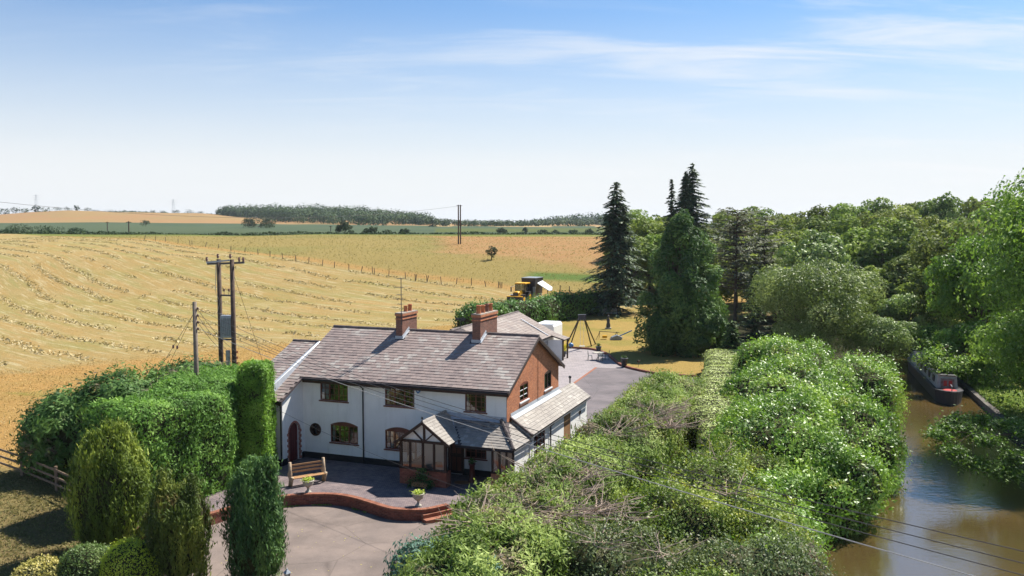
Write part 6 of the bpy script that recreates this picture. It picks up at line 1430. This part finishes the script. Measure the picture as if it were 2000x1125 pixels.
# wood on the rise behind: every tree its own
protoW = []
for i in range(6): 
    protoW.append(broadleaf('woodland_tree', None, None, 0, 0, 0, 18., 6.0, M['lf_wood'] if i % 3 else M['lf_woodb'], 8500, .62, 200 + i, clumps=52, low=1.5, trunk_h=.05))
WT = [(1238, 412, 185), (1262, 418, 170), (1292, 414, 190), (1322, 420, 175), (1412, 408, 205), (1445, 414, 190), (1484, 408, 205), (1515, 420, 170), (1545, 412, 190), (1585, 406, 195), (1632, 397, 200), (1668, 398, 188), (1708, 390, 200), (1752, 386, 195), (1792, 386, 205), (1838, 385, 198), (1880, 388, 205), (1925, 390, 195), (1975, 384, 190), (2030, 380, 185),
      (1548, 440, 152), (1602, 424, 158), (1655, 418, 150), (1712, 412, 160), (1768, 414, 152), (1822, 408, 160), (1872, 412, 150), (1925, 412, 155), (1985, 405, 150), (1690, 446, 128), (1752, 440, 122), (1812, 448, 126), (1860, 440, 118), (1620, 462, 132), (1905, 436, 112), (1270, 452, 155), (1228, 470, 150), (1350, 452, 160), (1500, 452, 140), (1790, 500, 108), (1722, 520, 110), (1850, 510, 100), (1402, 470, 140), (1440, 478, 136), (1478, 500, 128), (1376, 440, 165), (1515, 505, 126), (1560, 500, 124)]
names_ = ['dark green', 'fresh green', 'olive green', 'mid green', 'soft green']; 
for i, (px_, py_, Y) in enumerate(WT):
    p = dp(px_, py_ - 6, Y); h = p.z * random.uniform(1.02, 1.10); src = protoW[i % 6]; o = src if i < 6 else copy_tree(src)
    k = h / 18. / .985; o.location = (p.x, Y, 0); o.rotation_euler = (0, 0, random.uniform(0, 6.28)); kk = (.92 + .2 * random.random()) * (.55 + .45 * k); o.scale = (kk, kk, k)
    d_ = 'farthest row' if Y >= 165 else ('middle row' if Y >= 140 else 'nearest row'); 
    land = 'behind the ragged spruce' if px_ < 1330 else ('behind the thin cedars' if px_ < 1530 else ('above the big willow' if px_ < 1690 else ('above the far bend of the canal' if px_ < 1830 else 'behind the tall tree at the right edge')))
    tag(o, '%s tree %s, %s, %s crown' % (names_[i % 5], land, d_, ('narrow', 'broad', 'uneven', 'domed', 'low', 'high shouldered', 'twin lobed')[i % 7]), 'tree', 'broadleaf trees of the wood')
# right hand bank
broadleaf('bank_tree', 'shaded tree with lit horizontal boughs on the towpath behind the moored boat', 'tree', 44.0, 82, 0, 13.4, 5.0, M['lf_ash'], 20000, .34, 61, clumps=60, low=1.2, gaps=.36)
broadleaf('bank_tree', 'dark ivy covered tree behind the moored narrowboat', 'tree', 47.5, 92, 0, 14.5, 6.0, M['lf_woodb'], 16000, .42, 62, clumps=60, low=1.0)
broadleaf('towpath_bush', 'bright green bush leaning over the towpath above the narrowboat', 'shrub', 40.4, 76.5, -.4, 5.6, 3.6, M['lf_ash'], 15000, .26, 63, clumps=34, trunk_h=0., gaps=.38)
broadleaf('ash_tree', 'tall sunlit ash tree filling the right edge of the view', 'tree', 38.6, 56.0, -.4, 19.5, 9.0, M['lf_ash'], 90000, .30, 64, clumps=230, low=1.0, asp=.42, gaps=.36)
broadleaf('ash_tree', 'second ash tree with darker lower boughs overhanging the moored boat', 'tree', 39.0, 62.5, -.4, 8.6, 5.4, M['lf_ash'], 36000, .29, 65, clumps=90, low=.6, asp=.42, gaps=.36, trunk_h=0.)
# bough reaching over the canal
ov = empty('overhanging_bough', 'dark leafy bough reaching out low over the canal from the right edge', 'tree', (26.5, 47, 0))
rs = np.random.default_rng(70); mb = MB(); Pb = []
base = Vector((33.5, 49, 5.2)) - Vector(ov.location); nodes_ = [dp(1945, 850, 46.5) - Vector(ov.location), dp(1990, 880, 46) - Vector(ov.location), dp(1900, 845, 47) - Vector(ov.location)]
mb.tube([base, dp(2080, 840, 47) - Vector(ov.location), nodes_[1]], [.13, .09, .06], 6, False); mb.tube([dp(2080, 840, 47) - Vector(ov.location), nodes_[0], nodes_[2]], [.08, .05, .03], 6, False)
for px_, py_, Y in ((1835, 850, 47), (1860, 880, 46), (1890, 840, 47.5), (1900, 905, 45.5), (1930, 860, 46), (1945, 915, 45), (1965, 830, 47), (1985, 890, 45), (2010, 850, 46), (2040, 900, 45), (1915, 820, 48.5), (1870, 820, 48.5), (2060, 860, 46), (1975, 925, 44.5), (1850, 835, 48)):
    c = dp(px_, py_, Y) - Vector(ov.location); nb_ = min(nodes_, key=lambda q: (q - c).length); mb.tube([nb_, nb_.lerp(c, .5) + Vector((0, 0, .12)), c], [.035, .02, .008], 4, False)
    n = 1300; q = unit(rs.normal(size=(n, 3))) * (np.abs(rs.normal(0, .42, n)))[:, None] * [1.15, 1.1, .62] + list(c); Pb.append(q)
Pb = np.concatenate(Pb); leaves('crown', Pb, unit(rdir(len(Pb)) * .6 + [0, 0, 1.]), .19, .42, M['lf_ash'], ov, None, 0, .7, np.clip(RNG.random(len(Pb)) * .55, 0, 1))
for i in range(10): c = dp(1890 + i * 14, 930, 45) - Vector(ov.location); mb.tube([c + Vector((0, 0, .6)), c + Vector((.15, 0, .1)), c + Vector((.05, 0, -.35))], [.02, .012, .006], 3, False)
mb.build('branch', M['bark'], ov)
ov = empty('low_ash_bough', 'light green bough drooping over the far end of the moored narrowboat', 'tree', (40.5, 78, 0)); mb = MB(); Pb = []
nd0 = dp(1935, 640, 80) - Vector(ov.location); root_ = Vector((43.5, 80, -.4)) - Vector(ov.location); mb.tube([root_, (root_ + nd0) / 2 + Vector((.3, 0, 0)), nd0], [.22, .16, .09], 7, False)
for px_, py_, Y in ((1812, 700, 73), (1830, 712, 73), (1846, 724, 72), (1826, 690, 74), (1862, 716, 72.5), (1875, 705, 73), (1790, 655, 79), (1815, 672, 77), (1835, 690, 76), (1850, 715, 75), (1870, 700, 76), (1880, 728, 74.5), (1905, 715, 76), (1915, 745, 74), (1860, 660, 78), (1895, 670, 78), (1935, 700, 76), (1950, 740, 74), (1820, 645, 80), (1975, 725, 74), (1930, 660, 78)):
    c = dp(px_, py_, Y) - Vector(ov.location); mb.tube([nd0, nd0.lerp(c, .5) + Vector((0, 0, .35)), c], [.06, .04, .012], 4, False)
    n = 700; Pb.append(unit(rs.normal(size=(n, 3))) * (np.abs(rs.normal(0, .62, n)))[:, None] * [1.2, 1.1, .6] + list(c))
Pb = np.concatenate(Pb); leaves('crown', Pb, unit(rdir(len(Pb)) * .6 + [0, 0, 1.]), .25, .45, M['lf_ash'], ov); mb.build('branch', M['bark'], ov)
# small trees standing in the landscape
g_ = gnd(960, 508); broadleaf('thorn_tree', 'small lone thorn tree on the brown slope of the pasture', 'tree', g_.x, g_.y, g_.z, 3.4, 1.75, M['lf_far'], 1500, .22, 81, clumps=16, trunk_h=.25, gaps=.4)
def fartree(name, label, px_, pyb, pyt, wpx, Y, mat='lf_far', n=1500, seed=0, group=None):
    b = dp(px_, pyb, Y); t = dp(px_, pyt, Y); h = t.z - b.z; r = wpx / 2 * Y / CF
    return broadleaf(name, label, 'tree', b.x, Y, b.z - h * .15, h * 1.15, r * 1.1, M[mat], n, max(.5, h * (.15 if Y > 500 else .085)), seed, group, clumps=22, trunk_h=.0)
fartree('round_tree', 'large round tree in the crest hedge, left of a smaller one', 675, 464, 431, 36, 335, n=2600, seed=82)
fartree('round_tree', 'smaller round tree in the crest hedge right of the large round one', 725, 464, 443, 30, 335, n=2000, seed=83)
fartree('field_tree', 'lone dark bush in the middle of the distant green field', 284, 440, 430, 20, 620, n=600, seed=84)
fartree('field_tree', 'pair of merged trees at the foot of the wooded hill', 505, 446, 428, 62, 600, n=1800, seed=85)
for i, (x, yb, yt, w, Y) in enumerate(((752, 462, 450, 24, 340), (790, 462, 445, 26, 345), (845, 448, 428, 26, 700), (868, 448, 432, 22, 720), (925, 446, 432, 26, 800), (945, 446, 434, 18, 800), (980, 462, 442, 22, 420), (1025, 462, 440, 14, 430), (1060, 462, 447, 24, 440), (1085, 462, 447, 16, 440), (1120, 460, 446, 20, 440), (1150, 460, 445, 18, 430), (40, 465, 436, 60, 345), (95, 465, 438, 60, 350), (150, 465, 443, 40, 350), (20, 465, 444, 40, 340), (978, 446, 434, 30, 820), (1000, 446, 433, 26, 850), (1030, 446, 432, 30, 900))):
    fartree('distant_tree', 'dark tree %s, %s' % ('beyond the crest' if Y < 500 else 'near the horizon', ['right of the smaller round tree', 'left of the two tall poles', 'first left of the twin poles on the skyline', 'next to the tan field by the poles', 'on the skyline right of the poles', 'slim one right of the poles', 'bushy one right of the lone thorn', 'narrow upright one above the sprayer', 'rounded one above the sprayer', 'small one right of the rounded one', 'small one nearer the ragged spruce', 'last one before the ragged spruce', 'broad scrubby one at the far left', 'second scrubby one from the left edge', 'third scrubby one from the left edge', 'low one at the left edge', 'by the pale farm', 'behind the pale farm', 'right of the pale farm'][i]), x, yb, yt, w, Y, n=900 if Y < 500 else 450, seed=300 + i, group='distant trees')
for i, (x, yt, yb, w) in enumerate(((8, 405, 421, 22), (30, 404, 418, 20), (48, 405, 418, 18), (70, 398, 415, 16), (90, 404, 413, 22), (112, 404, 412, 18), (133, 404, 413, 22), (150, 399, 413, 9), (172, 405, 413, 14), (186, 409, 414, 16), (300, 410, 418, 16), (318, 411, 418, 16), (345, 409, 418, 18), (370, 410, 418, 20), (392, 412, 419, 16), (215, 410, 414, 22), (240, 411, 415, 22), (265, 412, 416, 22))):
    fartree('skyline_tree', '%s small tree from the left edge along the tan skyline hill' % ('first second third fourth fifth sixth seventh eighth ninth tenth sixteenth seventeenth eighteenth nineteenth twentieth eleventh twelfth thirteenth'.split()[i]), x, yb, yt, w, 1130, n=260, seed=330 + i, group='trees on the skyline hill')
# field hedge along the crest
def hedgerow(name, label, pts, hh, Y, n, mat='lf_far', w=3.):
    root = empty(name, label, 'hedge', dp(pts[0][0], pts[0][1], Y)); o = np.array(root.location); Ps = []
    for (x0, y0), (x1, y1) in zip(pts[:-1], pts[1:]):
        k = int(n * abs(x1 - x0) / abs(pts[-1][0] - pts[0][0])); t = RNG.random(k); px_ = x0 + (x1 - x0) * t; py_ = y0 + (y1 - y0) * t
        X = (px_ - 1000) / CF * Y; Z = CH + (437.6 - py_) * Y / CF; u = RNG.random(k); hz_ = hh * (.55 + .75 * fbm(np.stack([X / 7, X * 0, X * 0], 1), 3, 3))
        Ps.append(np.stack([X, Y + RNG.normal(0, w * .4, k), Z + u * hz_], 1))
    P = np.concatenate(Ps) - o; leaves('foliage', P, unit(rdir(len(P)) * .7 + [0, -.4, .7]), Y / 330 * .8, .6, M[mat], root); return root
hedgerow('crest_hedge', 'long dark hedge along the crest between the stubble and the green field', [(-150, 462), (240, 462), (330, 464), (620, 464), (840, 465)], 1.9, 322, 9000)
hedgerow('crest_hedge', 'continuation of the crest hedge between the tall poles and the ragged spruce', [(840, 462), (1200, 461)], 1.4, 326, 3200)
hedgerow('far_hedge', 'thin hedge across the tan skyline hill', [(80, 416), (250, 417), (430, 422), (470, 424)], 2.6, 1120, 1300, w=4)
# the big wood on the hill and the blue hill far right
def farwood(name, label, px0, px1, top, bot, Y, n, seed, mat='lf_far'):
    rs = np.random.default_rng(seed); k = int((px1 - px0) / 4) * 4; ck = rs.integers(0, k, n)
    cx_ = px0 + _hash(ck, ck, ck, seed) * (px1 - px0); f = _hash(ck, ck * 3, ck, seed + 1) * np.interp(cx_, *bot); Yc = Y * (1 - f); Xc = (cx_ - 1000) / CF * Yc; rr = np.interp(cx_, *top) * (.7 + .6 * _hash(ck, ck, ck * 7, seed))
    d = unit(rs.normal(size=(n, 3))); d[:, 2] = np.where(rs.random(n) < .75, np.abs(d[:, 2]), -np.abs(d[:, 2]) * .6)
    P = np.stack([Xc, Yc, TH(Xc, Yc, False) + rr * .42], 1) + d * (rr * rs.uniform(.7, 1.05, n))[:, None] * [1.15, 1.15, 1.]
    o = np.array([(px0 + px1) / 2 - 1000, 0, 0]) * Y / CF + [0, Y, 8]; ob_ = leaves(name, P - o, unit(d + [0, 0, .3]), 2.2 * Y / 1200, .7, M[mat], None, None, 0, .4, _hash(ck, ck, ck, 9)); ob_.location = o; tag(ob_, label, 'wood', kind='stuff')
farwood('hillside_wood', 'dark wood covering the far hill in the middle of the skyline', 428, 835, ([428, 450, 520, 600, 700, 835], [5, 8.5, 10, 10, 9, 7]), ([428, 500, 560, 640, 740, 835], [.06, .10, .22, .30, .32, .25]), 1150, 30000, 5)
farwood('far_blue_wood', 'bluish wooded hill on the horizon left of the ragged spruce', 1040, 1240, ([1040, 1090, 1180, 1240], [5, 9, 11, 11]), ([1040, 1240], [.3, .3]), 1800, 7000, 6)
farwood('horizon_trees', 'line of far trees along the horizon right of the wooded hill', 835, 1240, ([835, 870, 900, 1000, 1100, 1240], [5, 3.5, 3.5, 4, 3.5, 4]), ([835, 1240], [.28, .3]), 1150, 6000, 7)
MBf = MB(); q = dp(1045, 440, 1000); MBf.box((q.x - 6, 1000, q.z - 3), (q.x + 8, 1008, q.z + 2)); fo = MBf.build('farm_building', M['whitepaint']); tag(fo, 'tiny pale farm building on the horizon among far trees', 'building')
# pylons
for lab, x, yb, yt, Y in (('lattice pylon at the far left on the skyline hill', 71, 403, 380, 1900), ('lattice pylon on the skyline left of the middle of the hill', 339, 412, 389, 1900), ('smallest lattice pylon above the hillside wood', 596, 410, 401, 3200)):
    b = dp(x, yb + 4, Y); t = dp(x, yt, Y); h = t.z - b.z; o = empty('pylon', lab, 'pylon', b); mb = MB(); w = h * .11; r = Y / CF * .16
    for sx in (-1, 1):
        for sy in (-1, 1): mb.bar((sx * w, sy * w, 0), (sx * w * .2, sy * w * .2, h), r, r)
    for k in range(6): z0_, z1_ = h * k / 6, h * (k + 1) / 6; a0, a1 = w * (1 - .8 * k / 6), w * (1 - .8 * (k + 1) / 6); mb.bar((-a0, -a0, z0_), (a1, -a1, z1_), r * .7, r * .7); mb.bar((a0, -a0, z0_), (-a1, -a1, z1_), r * .7, r * .7)
    mb.build('tower', M['steel'], o)
    for z, l in ((.93, .22), (.78, .30), (.63, .24)): MB().bar((-h * l, 0, h * z), (h * l, 0, h * z), r * 1.3, r * 1.3).build('arm', M['steel'], o)

# ================================================================== GROUND COVER
def hay():
    """rows of cut hay left by the mower"""
    P = []
    for k in range(1, 15):
        X = np.arange(-150, 8, .035); fy = np.interp(X, [p[0] for p in FEN], [p[1] for p in FEN]); n_ = (fbm(np.stack([X / 11, X * 0 + k * 3.1, X * 0], 1), 5, 3) - .5) * 5
        off = 2 + (k - 1) * 8.6 + n_; Y = fy - off + RNG.normal(0, .55, len(X)); X = X + RNG.normal(0, .4, len(X))
        ed = np.interp(X, [-60, -46, -22, -8, 10], [80, 82, 106, 120, 132]); dens = fbm(np.stack([X / 9, X * 0 + k, X * 0], 1), 9, 4)
        ok = (Y > ed) & (dens > .36) & (np.abs(X) < Y * .66) & (RNG.random(len(X)) < .55); P.append(np.stack([X[ok], Y[ok]], 1))
    P = np.concatenate(P); z = TH(P[:, 0], P[:, 1], False) + np.abs(RNG.normal(.05, .07, len(P))); V = np.stack([P[:, 0], P[:, 1], z], 1)
    m = leafmat('cut_hay', (.33, .26, .13), (.44, .35, .18), (.54, .455, .28), .9, .1, .15)
    o = leaves('hay_rows', V, unit(rdir(len(V)) * .7 + [0, 0, 1.]), .50, .35, m, None); tag(o, 'rows of cut hay lying across the stubble field', 'hay', kind='stuff')
hay()
def tufts(name, label, n, fn, size, mat, asp=.3):
    P = fn(n); o = leaves(name, P, unit(rdir(len(P)) * np.array([1, 1, .3]) + [0, 0, .7]), size, asp, mat, None, None, 0, .6); tag(o, label, 'grass', kind='stuff')
def drygrass(n):
    Y = RNG.uniform(48, 118, n); X = RNG.uniform(-.66, .02, n) * Y; ed = np.interp(X, [-60, -46, -22, -8, 10], [78, 80, 104, 118, 128]); u = (X - HX) * hc + (Y - HY) * hs; v = -(X - HX) * hs + (Y - HY) * hc
    ok = (Y < ed) & ~((u > -16.5) & (v > -7)) & (X < -6) & (Y > 46 + (X + 26) * -.0); X, Y = X[ok], Y[ok]; return np.stack([X, Y, TH(X, Y, False) + .16], 1)
tufts('dry_grass', 'tall unmown dry grass between the stubble field and the garden', 60000, drygrass, .17, leafmat('dry_grass_blades', (.36, .23, .09), (.44, .29, .12), (.52, .39, .19), .9, .1, .3))
def pastgrass(n):
    Y = RNG.uniform(142, 285, n); X = RNG.uniform(-.62, .16, n) * Y; fy = np.interp(X, [p[0] for p in FEN], [p[1] for p in FEN]); ok = Y > fy + .5; X, Y = X[ok], Y[ok]; return np.stack([X, Y, TH(X, Y, False) + .15], 1)
tufts('pasture_grass', 'rough tussocky grass of the pasture beyond the fence', 26000, pastgrass, .36, leafmat('pasture_blades', (.24, .21, .075), (.30, .235, .095), (.36, .28, .13), .9, .1, .3))
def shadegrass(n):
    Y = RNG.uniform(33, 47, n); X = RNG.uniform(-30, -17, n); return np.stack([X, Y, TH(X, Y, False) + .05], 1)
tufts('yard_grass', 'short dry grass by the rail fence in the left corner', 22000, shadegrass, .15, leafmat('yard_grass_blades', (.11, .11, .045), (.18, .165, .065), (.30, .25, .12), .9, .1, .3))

def bankgrass(n):
    y = RNG.uniform(45, 105, n); x = np.interp(y, [p[0] for p in RBANK], [p[1] for p in RBANK]) + .45 + np.abs(RNG.normal(0, .8, n)); k = n // 3; x[:k] = np.interp(y[:k], [p[0] for p in RBANK], [p[1] for p in RBANK]) + RNG.uniform(.3, 9, k); return np.stack([x, y, TH(x, y, False) - .35 + .12 + RNG.random(n) * .12], 1)
tufts('bank_grass', 'rough green grass along the towpath edge of the canal', 14000, bankgrass, .32, leafmat('bank_grass_blades', (.10, .16, .03), (.20, .28, .06), (.40, .42, .14), .8, .1, .3))
def weeds(n):
    t = RNG.integers(0, len(WP) - 1, n); u = RNG.random(n); a = np.array(WP); p = a[t] * (1 - u[:, None]) + a[t + 1] * u[:, None]; keep = fbm(np.stack([p[:, 0] / .7, p[:, 1] / .7, p[:, 0] * 0], 1), 4, 2) > .56; p = p[keep]; return np.stack([p[:, 0] + RNG.normal(0, .03, len(p)), p[:, 1] - .06 - np.abs(RNG.normal(0, .07, len(p))), np.full(len(p), -.45)], 1)
tufts('drive_weeds', 'small weeds growing along the foot of the retaining wall', 2200, weeds, .09, M['lf_shrub'])

# ================================================================== SUMMER HAZE
m = newmat('summer_haze'); g = G(m); pv_ = g.n('ShaderNodeVolumePrincipled'); pv_.inputs['Color'].default_value = (.80, .88, 1, 1); pv_.inputs['Density'].default_value = .00007; pv_.inputs['Anisotropy'].default_value = .2
oo = g.n('ShaderNodeOutputMaterial'); g.l(pv_.outputs[0], oo.inputs['Volume'])
hzb = MB().box((-5700, -60, -60), (5700, 6100, 75)).build('haze', m); hzb['kind'] = 'stuff'; hzb['label'] = 'pale summer haze over the whole landscape'
